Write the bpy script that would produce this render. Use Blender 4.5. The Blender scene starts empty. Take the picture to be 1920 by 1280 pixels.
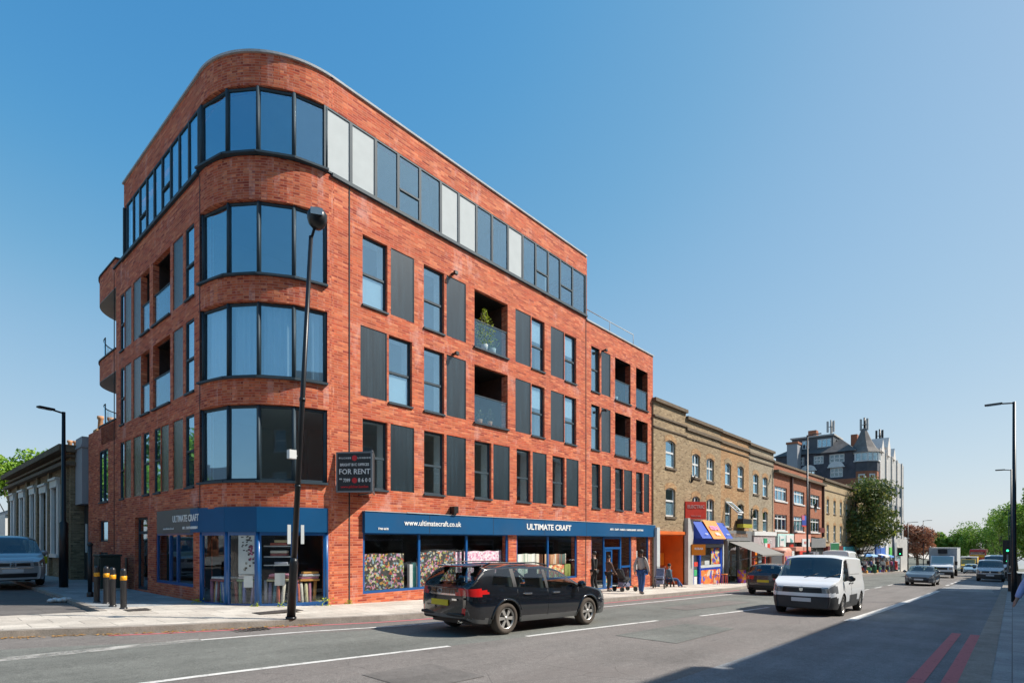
import bpy, bmesh, math, random
from mathutils import Vector, Matrix
R = math.radians
random.seed(7)
S = bpy.context.scene
COL = S.collection

# ------------------------------------------------------------------ camera
cam_d = bpy.data.cameras.new('camera'); cam = bpy.data.objects.new('camera', cam_d); COL.objects.link(cam)
YAW = math.atan2(938, 1035)
cam.location = (0, 0, 1.55)
# viewing direction (cos YAW, sin YAW): rotation about z is YAW - 90 degrees
cam.rotation_euler = (R(90), 0, YAW - math.pi/2)
cam_d.sensor_width = 36.0
cam_d.lens = 36.0*1035/1920
cam_d.shift_y = (1015-640)/1920
cam_d.clip_start = 0.1; cam_d.clip_end = 3000
S.camera = cam
S.render.resolution_x = 1024; S.render.resolution_y = 682

# ------------------------------------------------------------------ light
SUN_EL = 43.5; SUN_AZ = -45.0          # azimuth of the sun measured from +x towards +y
w = bpy.data.worlds.new('World'); S.world = w; w.use_nodes = True
nt = w.node_tree; nt.nodes.clear()
sky = nt.nodes.new('ShaderNodeTexSky'); sky.sky_type = 'NISHITA'; sky.sun_disc = False
sky.sun_elevation = R(SUN_EL); sky.sun_rotation = R(90 - SUN_AZ)
sky.air_density = 1.0; sky.dust_density = 0.6; sky.ozone_density = 1.0; sky.altitude = 30
bg = nt.nodes.new('ShaderNodeBackground'); bg.inputs['Strength'].default_value = 0.13
out = nt.nodes.new('ShaderNodeOutputWorld')
# the camera's response to the sky: deeper blue overhead, softer glare at the horizon
vm = nt.nodes.new('ShaderNodeVectorMath'); vm.operation = 'SCALE'; vm.inputs['Scale'].default_value = 1/8
rc = nt.nodes.new('ShaderNodeRGBCurve')
for ch, pts in enumerate((((0, 0), (.115, .075), (.16, .15), (.24, .29), (.42, .45), (.66, .59), (1, .72)), ((0, 0), (.19, .30), (.25, .385), (.36, .50), (.6, .63), (1, .77)), ((0, 0), (.34, .61), (.44, .66), (.6, .74), (.8, .79), (1, .83)))):
    cv = rc.mapping.curves[ch]
    cv.points[0].location = pts[0]; cv.points[1].location = pts[-1]
    for p in pts[1:-1]: cv.points.new(*p)
rc.mapping.update()
v2 = nt.nodes.new('ShaderNodeVectorMath'); v2.operation = 'SCALE'; v2.inputs['Scale'].default_value = 4.58
nt.links.new(sky.outputs[0], vm.inputs[0]); nt.links.new(vm.outputs[0], rc.inputs['Color']); nt.links.new(rc.outputs[0], v2.inputs[0])
nt.links.new(v2.outputs[0], bg.inputs[0]); nt.links.new(bg.outputs[0], out.inputs[0])
sd = bpy.data.lights.new('sun', 'SUN'); sd.energy = 4.0; sd.angle = R(0.5); sd.color = (1.0, 0.94, 0.85)
sun = bpy.data.objects.new('sun', sd); COL.objects.link(sun)
sv = Vector((math.cos(R(SUN_AZ))*math.cos(R(SUN_EL)), math.sin(R(SUN_AZ))*math.cos(R(SUN_EL)), math.sin(R(SUN_EL))))
sun.rotation_euler = sv.to_track_quat('Z', 'Y').to_euler(); sun.location = (0, 0, 60)
S.view_settings.view_transform = 'Standard'; S.view_settings.look = 'None'
S.view_settings.exposure = 0.75; S.view_settings.gamma = 1.0

# ------------------------------------------------------------------ helpers
def put(o, label=None, cat=None, group=None, kind=None):
    if label: o['label'] = label
    if cat: o['category'] = cat
    if group: o['group'] = group
    if kind: o['kind'] = kind
    return o
def thing(name, label, cat, loc=(0, 0, 0), rz=0, group=None, pitch=0):
    o = bpy.data.objects.new(name, None); COL.objects.link(o)
    o.empty_display_size = 0.2
    o.location = loc; o.rotation_euler = (0, pitch, rz)
    return put(o, label, cat, group)
def wloc(o):
    v = Vector((0, 0, 0))
    while o is not None:
        v += Vector(o.location); o = o.parent
    return v
def kids(o): return [c for c in bpy.data.objects if c.parent == o]
def copy_tree(o, parent=None):
    c = o.copy(); COL.objects.link(c)
    if parent is not None: c.parent = parent
    for ch in kids(o): copy_tree(ch, c)
    return c
def dup(root, loc, rz=None, label=None, scale=None):
    c = copy_tree(root); c.location = loc
    if rz is not None: c.rotation_euler[2] = rz
    if label: c['label'] = label
    if scale: c.scale = scale
    return c

class MB:
    def __init__(s): s.v = []; s.f = []; s.m = []; s.s = []
    def add(s, vs, fs, mi=0, sm=False):
        b = len(s.v); s.v += [tuple(v) for v in vs]
        for f in fs: s.f.append([b+i for i in f]); s.m.append(mi); s.s.append(sm)
        return s
    def quad(s, a, b, c, d, mi=0): return s.add([a, b, c, d], [(0, 1, 2, 3)], mi)
    def box(s, x0, x1, y0, y1, z0, z1, mi=0):
        x0, x1 = sorted((x0, x1)); y0, y1 = sorted((y0, y1)); z0, z1 = sorted((z0, z1))
        return s.add([(x0,y0,z0),(x1,y0,z0),(x1,y1,z0),(x0,y1,z0),(x0,y0,z1),(x1,y0,z1),(x1,y1,z1),(x0,y1,z1)],
              [(0,3,2,1),(4,5,6,7),(0,1,5,4),(1,2,6,5),(2,3,7,6),(3,0,4,7)], mi)
    def obox(s, c, ax, ay, az, mi=0):
        c = Vector(c); ax = Vector(ax); ay = Vector(ay); az = Vector(az)
        vs = [c+i*ax+j*ay+k*az for k in (-1, 1) for i, j in ((-1,-1),(1,-1),(1,1),(-1,1))]
        return s.add(vs, [(0,3,2,1),(4,5,6,7),(0,1,5,4),(1,2,6,5),(2,3,7,6),(3,0,4,7)], mi)
    def wbox(s, p0, p1, d0, d1, z0, z1, mi=0):
        """box along the plan segment p0-p1, from offset d0 to d1 on its right-hand side"""
        p0 = Vector((p0[0], p0[1])); p1 = Vector((p1[0], p1[1])); t = (p1-p0).normalized(); n = Vector((t.y, -t.x))
        q = [p0+n*d0, p1+n*d0, p1+n*d1, p0+n*d1]
        vs = [(a.x, a.y, z0) for a in q]+[(a.x, a.y, z1) for a in q]
        fs = [(0,1,2,3),(7,6,5,4),(0,4,5,1),(1,5,6,2),(2,6,7,3),(3,7,4,0)]
        if d1 > d0: pass
        return s.add(vs, fs, mi)
    def prism(s, poly, z0, z1, mi=0, bottom=True):
        n = len(poly)
        vs = [(p[0], p[1], z0) for p in poly]+[(p[0], p[1], z1) for p in poly]
        fs = [(i, (i+1) % n, n+(i+1) % n, n+i) for i in range(n)]+[tuple(range(n, 2*n))]
        if bottom: fs.append(tuple(reversed(range(n))))
        return s.add(vs, fs, mi)
    def tube(s, pts, r, n=8, mi=0, caps=True, sm=True):
        pts = [Vector(p) for p in pts]; rs = r if isinstance(r, (list, tuple)) else [r]*len(pts)
        vs = []; fs = []; up = None
        for i, p in enumerate(pts):
            d = (pts[min(i+1, len(pts)-1)]-pts[max(i-1, 0)]).normalized()
            a = Vector((0, 0, 1)) if abs(d.z) < .9 else Vector((1, 0, 0))
            if up is not None: a = up
            x = a.cross(d).normalized(); y = d.cross(x).normalized(); up = y if up is not None or True else up
            for k in range(n):
                t = 2*math.pi*k/n; vs.append(p+(x*math.cos(t)+y*math.sin(t))*rs[i])
            up = y
        for i in range(len(pts)-1):
            for k in range(n): fs.append((i*n+k, i*n+(k+1) % n, (i+1)*n+(k+1) % n, (i+1)*n+k))
        s.add(vs, fs, mi, sm)
        if caps:
            b = len(s.v)-len(vs)
            s.f.append([b+i for i in reversed(range(n))]); s.m.append(mi); s.s.append(False)
            s.f.append([b+len(vs)-n+i for i in range(n)]); s.m.append(mi); s.s.append(False)
        return s
    def lathe(s, prof, c=(0, 0, 0), axis='z', n=16, mi=0, sm=True):
        vs = []; fs = []
        for (r, h) in prof:
            for k in range(n):
                t = 2*math.pi*k/n; a, b = r*math.cos(t), r*math.sin(t)
                p = {'z': (a, b, h), 'y': (b, h, a), 'x': (h, a, b)}[axis]
                vs.append((c[0]+p[0], c[1]+p[1], c[2]+p[2]))
        for i in range(len(prof)-1):
            for k in range(n): fs.append((i*n+k, i*n+(k+1) % n, (i+1)*n+(k+1) % n, (i+1)*n+k))
        return s.add(vs, fs, mi, sm)
    def ball(s, c, rx, ry=None, rz=None, n=10, mi=0):
        ry = ry or rx; rz = rz or rx; m = max(4, n//2+1); vs = []; fs = []
        for i in range(m+1):
            p = math.pi*i/m
            for k in range(n):
                t = 2*math.pi*k/n
                vs.append((c[0]+rx*math.sin(p)*math.cos(t), c[1]+ry*math.sin(p)*math.sin(t), c[2]-rz*math.cos(p)))
        for i in range(m):
            for k in range(n): fs.append((i*n+k, i*n+(k+1) % n, (i+1)*n+(k+1) % n, (i+1)*n+k))
        return s.add(vs, fs, mi, True)
    def build(s, name, mats, parent=None, local=False, smooth=None, bevel=0, kind=None):
        if not isinstance(mats, (list, tuple)): mats = [mats]
        me = bpy.data.meshes.new(name)
        off = Vector((0, 0, 0)) if (local or parent is None) else wloc(parent)
        me.from_pydata([(x-off.x, y-off.y, z-off.z) for x, y, z in s.v], [], s.f)
        for m in mats: me.materials.append(m)
        me.polygons.foreach_set('material_index', s.m)
        me.polygons.foreach_set('use_smooth', [bool(x) if smooth is None else smooth for x in s.s])
        me.update()
        uv = me.uv_layers.new(name='UVMap').data
        for p in me.polygons:
            nx, ny, nz = p.normal
            h = math.hypot(nx, ny)
            for li in p.loop_indices:
                x, y, z = s.v[me.loops[li].vertex_index]
                if h < .5: uv[li].uv = (x, y)
                else: uv[li].uv = ((-ny*x+nx*y)/h, z)
        o = bpy.data.objects.new(name, me); COL.objects.link(o)
        if parent is not None: o.parent = parent
        if bevel:
            m = o.modifiers.new('bevel', 'BEVEL'); m.width = bevel; m.segments = 2; m.limit_method = 'ANGLE'; m.angle_limit = R(40)
        if kind: o['kind'] = kind
        return o

def curve(pts):
    """smooth monotone interpolation through (x, y) points"""
    xs = [p[0] for p in pts]; ys = [p[1] for p in pts]; n = len(xs)
    d = [(ys[i+1]-ys[i])/(xs[i+1]-xs[i]) for i in range(n-1)]
    m = [d[0]]+[0 if d[i-1]*d[i] <= 0 else 2*d[i-1]*d[i]/(d[i-1]+d[i]) for i in range(1, n-1)]+[d[-1]]
    def f(x):
        if x <= xs[0]: return ys[0]
        if x >= xs[-1]: return ys[-1]
        i = 0
        while x > xs[i+1]: i += 1
        h = xs[i+1]-xs[i]; t = (x-xs[i])/h
        return (ys[i]*(2*t**3-3*t**2+1)+m[i]*h*(t**3-2*t**2+t)+ys[i+1]*(-2*t**3+3*t**2)+m[i+1]*h*(t**3-t**2))
    return f
def G(u):
    """height of the road surface: the street runs downhill"""
    if u <= 35: return -.0344*u
    if u <= 75: return -1.204-.026*(u-35)
    if u <= 160: return -2.244-.03*(u-75)
    return -4.794-.004*(u-160)
def P(u): return G(u)+.12

# ------------------------------------------------------------------ materials
def nodes(name):
    m = bpy.data.materials.new(name); m.use_nodes = True; t = m.node_tree; t.nodes.clear()
    o = t.nodes.new('ShaderNodeOutputMaterial')
    def N(kind, **kw):
        n = t.nodes.new(kind)
        for k, v in kw.items():
            if k in n.inputs: n.inputs[k].default_value = v
            else: setattr(n, k, v)
        return n
    def L(a, b): t.links.new(a, b)
    return m, o, N, L
def c4(c): return (c[0], c[1], c[2], 1)
def ramp(N, L, src, stops):
    r = N('ShaderNodeValToRGB'); e = r.color_ramp.elements
    while len(e) < len(stops): e.new(.5)
    for i, (p, c) in enumerate(stops): e[i].position = p; e[i].color = c4(c)
    L(src, r.inputs[0]); return r.outputs[0]
def mix(N, L, f, a, b, mode='MIX'):
    m = N('ShaderNodeMix', data_type='RGBA', blend_type=mode)
    for i, x in ((0, f), (6, a), (7, b)):
        if hasattr(x, 'links'): L(x, m.inputs[i])
        elif i: m.inputs[i].default_value = c4(x)
        else: m.inputs[0].default_value = x
    return m.outputs[2]
def mat(name, col, rough=.7, metal=0.0, var=.12, scale=3.0, bump=0.0, bscale=40, spec=.5, coat=0.0, emit=None, dirt=0.0):
    m, o, N, L = nodes(name)
    p = N('ShaderNodeBsdfPrincipled', Roughness=rough, Metallic=metal); p.inputs['Specular IOR Level'].default_value = spec
    p.inputs['Coat Weight'].default_value = coat; p.inputs['Coat Roughness'].default_value = .05
    tc = N('ShaderNodeTexCoord')
    n = N('ShaderNodeTexNoise', Scale=scale, Detail=6.0, Roughness=.6); L(tc.outputs['Object'], n.inputs['Vector'])
    c = ramp(N, L, n.outputs[0], [(.3, tuple(x*(1-var) for x in col)), (.7, tuple(min(1, x*(1+var)) for x in col))])
    if dirt:
        d = N('ShaderNodeTexNoise', Scale=scale*.37, Detail=8.0, Roughness=.7); L(tc.outputs['Object'], d.inputs['Vector'])
        f = ramp(N, L, d.outputs[0], [(.52, (0, 0, 0)), (.75, (dirt,)*3)])
        c = mix(N, L, f, c, (.09, .08, .07))
    L(c, p.inputs['Base Color'])
    if bump:
        b = N('ShaderNodeBump', Strength=bump, Distance=.02)
        k = N('ShaderNodeTexNoise', Scale=bscale, Detail=4.0); L(tc.outputs['Object'], k.inputs['Vector']); L(k.outputs[0], b.inputs['Height']); L(b.outputs[0], p.inputs['Normal'])
    if emit: p.inputs['Emission Color'].default_value = c4(emit[0]); p.inputs['Emission Strength'].default_value = emit[1]
    L(p.outputs[0], o.inputs[0]); return m
def brick(name, cols, mortar, bw=.215, bh=.065, msize=.008, stain=None, stain_amt=.5, rough=.85, vary=.35, grime=0.0):
    m, o, N, L = nodes(name)
    uv = N('ShaderNodeUVMap')
    b = N('ShaderNodeTexBrick', offset=.5, **{'Scale': 1.0, 'Mortar Size': msize, 'Mortar Smooth': .3, 'Bias': 0.0, 'Brick Width': bw+.01, 'Row Height': bh+.01})
    b.inputs['Color1'].default_value = (0, 0, 0, 1); b.inputs['Color2'].default_value = (1, 1, 1, 1); b.inputs['Mortar'].default_value = (.5, .5, .5, 1)
    L(uv.outputs[0], b.inputs['Vector'])
    c = ramp(N, L, b.outputs[0], [(i/(len(cols)-1), x) for i, x in enumerate(cols)])
    n = N('ShaderNodeTexNoise', Scale=.9, Detail=7.0, Roughness=.65); L(uv.outputs[0], n.inputs['Vector'])
    v = ramp(N, L, n.outputs[0], [(.25, (1-vary,)*3), (.75, (1+vary*.6,)*3)])
    c = mix(N, L, 1.0, c, v, 'MULTIPLY')
    n2 = N('ShaderNodeTexNoise', Scale=14.0, Detail=4.0); mp = N('ShaderNodeMapping'); mp.inputs['Scale'].default_value = (.35, 1, 1)
    L(uv.outputs[0], mp.inputs[0]); L(mp.outputs[0], n2.inputs['Vector'])
    v2 = ramp(N, L, n2.outputs[0], [(.3, (.78,)*3), (.7, (1.2,)*3)]); c = mix(N, L, 1.0, c, v2, 'MULTIPLY')
    c = mix(N, L, b.outputs['Fac'], c, mortar)
    if stain:
        n3 = N('ShaderNodeTexNoise', Scale=1.3, Detail=9.0, Roughness=.75); mp2 = N('ShaderNodeMapping'); mp2.inputs['Scale'].default_value = (1.0, .45, 1)
        L(uv.outputs[0], mp2.inputs[0]); L(mp2.outputs[0], n3.inputs['Vector'])
        f = ramp(N, L, n3.outputs[0], [(.54, (0,)*3), (.74, (stain_amt,)*3)]); c = mix(N, L, f, c, stain)
    if grime:
        n4 = N('ShaderNodeTexNoise', Scale=.45, Detail=9.0, Roughness=.7); L(uv.outputs[0], n4.inputs['Vector'])
        f = ramp(N, L, n4.outputs[0], [(.45, (0,)*3), (.7, (grime,)*3)]); c = mix(N, L, f, c, (.06, .05, .04))
    p = N('ShaderNodeBsdfPrincipled', Roughness=rough); p.inputs['Specular IOR Level'].default_value = .25
    L(c, p.inputs['Base Color'])
    bp = N('ShaderNodeBump', Strength=.6, Distance=.006); bp.invert = True; L(b.outputs['Fac'], bp.inputs['Height']); L(bp.outputs[0], p.inputs['Normal'])
    L(p.outputs[0], o.inputs[0]); return m
def glass(name, tint=(.75, .85, .88), refl=.3, rcol=(.9, .95, 1.0), wav=.0):
    m, o, N, L = nodes(name)
    g = N('ShaderNodeBsdfGlossy', Roughness=.02); g.inputs['Color'].default_value = c4(rcol)
    t = N('ShaderNodeBsdfTransparent'); t.inputs['Color'].default_value = c4(tint)
    fr = N('ShaderNodeLayerWeight', Blend=.5); pw = N('ShaderNodeMath', operation='POWER'); L(fr.outputs['Facing'], pw.inputs[0]); pw.inputs[1].default_value = 4.0
    ma = N('ShaderNodeMath', operation='MULTIPLY_ADD', use_clamp=True); L(pw.outputs[0], ma.inputs[0]); ma.inputs[1].default_value = .8; ma.inputs[2].default_value = refl
    x = N('ShaderNodeMixShader'); L(ma.outputs[0], x.inputs[0]); L(t.outputs[0], x.inputs[1]); L(g.outputs[0], x.inputs[2])
    if wav:
        tc = N('ShaderNodeTexCoord'); n = N('ShaderNodeTexNoise', Scale=.8, Detail=1.0); L(tc.outputs['Object'], n.inputs['Vector'])
        b = N('ShaderNodeBump', Strength=wav, Distance=.05); L(n.outputs[0], b.inputs['Height']); L(b.outputs[0], g.inputs['Normal'])
    L(x.outputs[0], o.inputs[0]); return m
def speckle(name, c1, c2, big=.5, fine=90, crack=0.0, rough=.9, bump=.35, tint=None, spots=0.0):
    """asphalt or paving: fine grain over broad patches, optional cracks"""
    m, o, N, L = nodes(name)
    tc = N('ShaderNodeTexCoord'); v = tc.outputs['Object']
    n = N('ShaderNodeTexNoise', Scale=fine, Detail=3.0, Roughness=.7); L(v, n.inputs['Vector'])
    c = ramp(N, L, n.outputs[0], [(.3, c1), (.7, c2)])
    n2 = N('ShaderNodeTexNoise', Scale=big, Detail=8.0, Roughness=.65); L(v, n2.inputs['Vector'])
    c = mix(N, L, 1.0, c, ramp(N, L, n2.outputs[0], [(.3, (.78,)*3), (.7, (1.2,)*3)]), 'MULTIPLY')
    mp = N('ShaderNodeMapping'); mp.inputs['Scale'].default_value = (.12, 1.6, 1); L(v, mp.inputs[0])
    n3 = N('ShaderNodeTexNoise', Scale=1.0, Detail=5.0, Roughness=.6); L(mp.outputs[0], n3.inputs['Vector'])
    c = mix(N, L, 1.0, c, ramp(N, L, n3.outputs[0], [(.35, (.88,)*3), (.65, (1.1,)*3)]), 'MULTIPLY')
    n9 = N('ShaderNodeTexNoise', Scale=9.0, Detail=6.0, Roughness=.8); L(v, n9.inputs['Vector']); c = mix(N, L, 1.0, c, ramp(N, L, n9.outputs[0], [(.3, (.80,)*3), (.7, (1.18,)*3)]), 'MULTIPLY')
    if tint: c = mix(N, L, ramp(N, L, n2.outputs[0], [(.5, (0,)*3), (.68, (.5,)*3)]), c, tint)
    if crack:
        w1 = N('ShaderNodeTexNoise', Scale=2.0, Detail=4.0); L(v, w1.inputs['Vector'])
        dd = mix(N, L, .12, (0, 0, 0), w1.outputs[1]); ad = N('ShaderNodeVectorMath', operation='ADD'); L(v, ad.inputs[0]); L(dd, ad.inputs[1])
        vo = N('ShaderNodeTexVoronoi', feature='DISTANCE_TO_EDGE', Scale=.8); L(ad.outputs[0], vo.inputs['Vector'])
        msk = N('ShaderNodeTexNoise', Scale=.35, Detail=3.0); L(v, msk.inputs['Vector'])
        k = ramp(N, L, vo.outputs[0], [(.0, (crack,)*3), (.008, (0,)*3)]); k = mix(N, L, 1.0, k, ramp(N, L, msk.outputs[0], [(.5, (0,)*3), (.6, (1,)*3)]), 'MULTIPLY')
        c = mix(N, L, k, c, (.02, .02, .02))
    if spots:
        vo = N('ShaderNodeTexVoronoi', Scale=2.2); L(v, vo.inputs['Vector'])
        k = ramp(N, L, vo.outputs[0], [(.03, (spots,)*3), (.055, (0,)*3)]); c = mix(N, L, k, c, (.05, .05, .05))
    p = N('ShaderNodeBsdfPrincipled', Roughness=rough); p.inputs['Specular IOR Level'].default_value = .3; L(c, p.inputs['Base Color'])
    b = N('ShaderNodeBump', Strength=bump, Distance=.006); L(n.outputs[0], b.inputs['Height']); L(b.outputs[0], p.inputs['Normal'])
    L(p.outputs[0], o.inputs[0]); return m
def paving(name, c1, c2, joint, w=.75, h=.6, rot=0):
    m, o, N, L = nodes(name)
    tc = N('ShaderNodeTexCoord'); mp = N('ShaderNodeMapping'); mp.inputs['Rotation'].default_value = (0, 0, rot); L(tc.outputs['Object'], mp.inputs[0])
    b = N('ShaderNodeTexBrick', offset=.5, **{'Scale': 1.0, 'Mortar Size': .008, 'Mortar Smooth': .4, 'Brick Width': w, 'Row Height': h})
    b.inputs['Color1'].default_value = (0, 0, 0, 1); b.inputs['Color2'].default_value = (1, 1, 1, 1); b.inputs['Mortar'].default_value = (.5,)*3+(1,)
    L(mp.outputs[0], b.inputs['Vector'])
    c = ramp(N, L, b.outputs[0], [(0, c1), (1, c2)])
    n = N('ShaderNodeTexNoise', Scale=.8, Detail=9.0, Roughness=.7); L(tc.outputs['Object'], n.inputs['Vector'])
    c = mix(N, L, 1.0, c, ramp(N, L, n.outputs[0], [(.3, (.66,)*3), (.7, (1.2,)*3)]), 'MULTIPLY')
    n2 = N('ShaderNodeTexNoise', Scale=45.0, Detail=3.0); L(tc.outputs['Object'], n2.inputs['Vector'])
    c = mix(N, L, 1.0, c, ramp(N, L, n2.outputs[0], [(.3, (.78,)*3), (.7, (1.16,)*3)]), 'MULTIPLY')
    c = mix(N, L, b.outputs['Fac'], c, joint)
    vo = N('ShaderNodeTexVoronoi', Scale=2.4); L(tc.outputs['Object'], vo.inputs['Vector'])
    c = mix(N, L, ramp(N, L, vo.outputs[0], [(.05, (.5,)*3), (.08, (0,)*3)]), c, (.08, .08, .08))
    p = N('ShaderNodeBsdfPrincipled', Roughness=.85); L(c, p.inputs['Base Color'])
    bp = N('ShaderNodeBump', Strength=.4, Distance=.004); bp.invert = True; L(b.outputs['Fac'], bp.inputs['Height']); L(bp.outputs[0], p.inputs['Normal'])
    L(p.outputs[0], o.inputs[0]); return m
def worn(name, col, amt=.5, scale=3.0, rough=.8):
    """worn road paint: bare patches let the asphalt show"""
    m, o, N, L = nodes(name)
    tc = N('ShaderNodeTexCoord'); n = N('ShaderNodeTexNoise', Scale=scale, Detail=9.0, Roughness=.75); L(tc.outputs['Object'], n.inputs['Vector'])
    p = N('ShaderNodeBsdfPrincipled', Roughness=rough)
    n2 = N('ShaderNodeTexNoise', Scale=50.0, Detail=3.0); L(tc.outputs['Object'], n2.inputs['Vector'])
    L(ramp(N, L, n2.outputs[0], [(.3, tuple(x*.75 for x in col)), (.7, col)]), p.inputs['Base Color'])
    t = N('ShaderNodeBsdfTransparent'); x = N('ShaderNodeMixShader')
    f = ramp(N, L, n.outputs[0], [(amt-.12, (1,)*3), (amt+.14, (.0,)*3)])
    L(f, x.inputs[0]); L(t.outputs[0], x.inputs[1]); L(p.outputs[0], x.inputs[2]); L(x.outputs[0], o.inputs[0]); return m
def patterned(name, cols, scale=14, rough=.8, stretch=(1, 1, 1), seed=0.0):
    """printed cloth or paper: small cells of many colours"""
    m, o, N, L = nodes(name)
    tc = N('ShaderNodeTexCoord'); mp = N('ShaderNodeMapping'); mp.inputs['Scale'].default_value = stretch; mp.inputs['Location'].default_value = (seed, seed*.7, seed*.3); L(tc.outputs['Object'], mp.inputs[0])
    v = N('ShaderNodeTexVoronoi', Scale=scale); L(mp.outputs[0], v.inputs['Vector'])
    sp = N('ShaderNodeSeparateColor'); L(v.outputs['Color'], sp.inputs[0])
    r = N('ShaderNodeValToRGB'); r.color_ramp.interpolation = 'CONSTANT'; e = r.color_ramp.elements
    while len(e) < len(cols): e.new(.5)
    for i, c in enumerate(cols): e[i].position = i/len(cols); e[i].color = c4(c)
    L(sp.outputs[0], r.inputs[0])
    p = N('ShaderNodeBsdfPrincipled', Roughness=rough); L(r.outputs[0], p.inputs['Base Color']); L(p.outputs[0], o.inputs[0]); return m
def leafmat(name, c1, c2, c3):
    m, o, N, L = nodes(name)
    g = N('ShaderNodeNewGeometry'); tc = N('ShaderNodeTexCoord')
    n = N('ShaderNodeTexNoise', Scale=.9, Detail=3.0); L(tc.outputs['Object'], n.inputs['Vector'])
    a = ramp(N, L, n.outputs[0], [(.35, c1), (.65, c2)])
    rnd = ramp(N, L, g.outputs['Random Per Island'], [(.6, (0,)*3), (1, (.8,)*3)])
    c = mix(N, L, rnd, a, c3)
    d = N('ShaderNodeBsdfPrincipled', Roughness=.55); L(c, d.inputs['Base Color'])
    t = N('ShaderNodeBsdfTranslucent'); L(c, t.inputs[0])
    x = N('ShaderNodeMixShader'); x.inputs[0].default_value = .35; L(d.outputs[0], x.inputs[1]); L(t.outputs[0], x.inputs[2]); L(x.outputs[0], o.inputs[0]); return m
def ribbed(name, col, pitch=.05, vary=.15):
    m, o, N, L = nodes(name)
    uv = N('ShaderNodeUVMap'); w = N('ShaderNodeTexWave', wave_type='BANDS', bands_direction='X', Scale=1/(pitch*2*math.pi)*2.0); L(uv.outputs[0], w.inputs['Vector'])
    n = N('ShaderNodeTexNoise', Scale=1.5, Detail=5.0); mp = N('ShaderNodeMapping'); mp.inputs['Scale'].default_value = (4, .4, 1); L(uv.outputs[0], mp.inputs[0]); L(mp.outputs[0], n.inputs['Vector'])
    c = ramp(N, L, n.outputs[0], [(.3, tuple(x*(1-vary) for x in col)), (.7, tuple(x*(1+vary) for x in col))])
    p = N('ShaderNodeBsdfPrincipled', Roughness=.27); p.inputs['Specular IOR Level'].default_value = 1.0; L(c, p.inputs['Base Color'])
    b = N('ShaderNodeBump', Strength=.4, Distance=.01); L(w.outputs[0], b.inputs['Height']); L(b.outputs[0], p.inputs['Normal']); L(p.outputs[0], o.inputs[0]); return m

M = {}
M['brick'] = brick('red_brick', [(.28, .042, .026), (.60, .142, .058), (.50, .085, .038), (.72, .235, .110), (.38, .060, .036), (.66, .185, .080)], (.50, .19, .12), bw=.30, bh=.058, msize=.010, stain=(.76, .48, .42), stain_amt=.6, vary=.25)
M['tan'] = brick('tan_brick', [(.20, .13, .065), (.38, .27, .15), (.32, .22, .12), (.48, .36, .21)], (.36, .29, .21), vary=.3, grime=.3)
M['orangeb'] = brick('orange_stock_brick', [(.33, .17, .07), (.47, .27, .12), (.40, .20, .08), (.55, .36, .18)], (.36, .27, .18), vary=.3, grime=.3)
M['greyb'] = brick('grey_stock_brick', [(.26, .20, .13), (.38, .31, .21), (.33, .26, .17), (.45, .37, .26)], (.36, .31, .24), vary=.25, grime=.35)
M['paleb'] = brick('pale_yellow_brick', [(.38, .27, .14), (.50, .37, .2), (.44, .31, .17), (.56, .43, .26)], (.42, .35, .26), vary=.25, grime=.3)
M['terrab'] = brick('terracotta_brick', [(.30, .09, .045), (.42, .15, .075), (.36, .11, .06), (.46, .19, .1)], (.33, .2, .14), vary=.25, grime=.25)
M['darkb'] = brick('sooty_brick', [(.17, .125, .07), (.32, .24, .14), (.24, .17, .1), (.40, .31, .19)], (.28, .23, .16), vary=.35, grime=.4)
M['cornice'] = brick('weathered_cornice', [(.12, .09, .06), (.2, .15, .1), (.16, .11, .07)], (.16, .13, .1), vary=.3, grime=.4)
M['frame'] = mat('grey_aluminium', (.034, .056, .072), .6, 0, .12, spec=.3)
M['frame2'] = mat('dark_blue_frame', (.006, .085, .27), .35, 0, .08, coat=.3)
M['shutter'] = ribbed('ribbed_shutter', (.014, .028, .037), vary=.4)
M['coping'] = mat('metal_coping', (.40, .42, .43), .8, .0, .15, spec=.2)
M['cream'] = mat('inner_white', (.8, .82, .82), .7, 0, .03)
M['white'] = mat('white_paint', (.66, .66, .64), .5, 0, .05)
M['offwhite'] = mat('off_white_panel', (.50, .53, .53), .95, 0, .04, spec=.05)
M['black'] = mat('black_plastic', (.012, .012, .013), .45, 0, .2)
M['blackmetal'] = mat('black_metal', (.016, .017, .019), .35, .3, .15)
M['loggia_shade'] = mat('loggia_painted_shade', (.035, .018, .013), .8, 0, .3, 3)  # very dark brown: shade on the loggia side walls put into their colour
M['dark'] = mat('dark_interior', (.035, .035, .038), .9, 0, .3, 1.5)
M['room'] = mat('room_plaster', (.5, .52, .52), .9, 0, .08, 1.0)
M['roomfloor'] = mat('room_floor', (.16, .12, .09), .8, 0, .15, 1.0)
M['blue'] = mat('blue_fascia', (.004, .078, .20), .5, 0, .1, .6, spec=.25, dirt=.25)
M['greyfascia'] = mat('grey_fascia', (.095, .10, .10), .5, 0, .05)
M['glass'] = glass('window_glass', (.88, .95, .97), .30, rcol=(.58, .84, 1.0), wav=.05)
M['glassdark'] = glass('dark_office_glass', (.80, .86, .88), .12, rcol=(.8, .92, 1.0), wav=.05)
M['shopglass'] = glass('shop_glass', (.97, .985, .985), .03, wav=.02)
M['carglass'] = glass('car_glass', (.62, .72, .70), .10)
M['railglass'] = glass('rail_glass', (.88, .94, .95), .12, rcol=(.6, .85, 1.0))
M['asphalt'] = speckle('asphalt_warm', (.085, .075, .068), (.285, .26, .24), big=.35, fine=70, crack=.45, tint=(.14, .12, .11), spots=.5)
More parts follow.
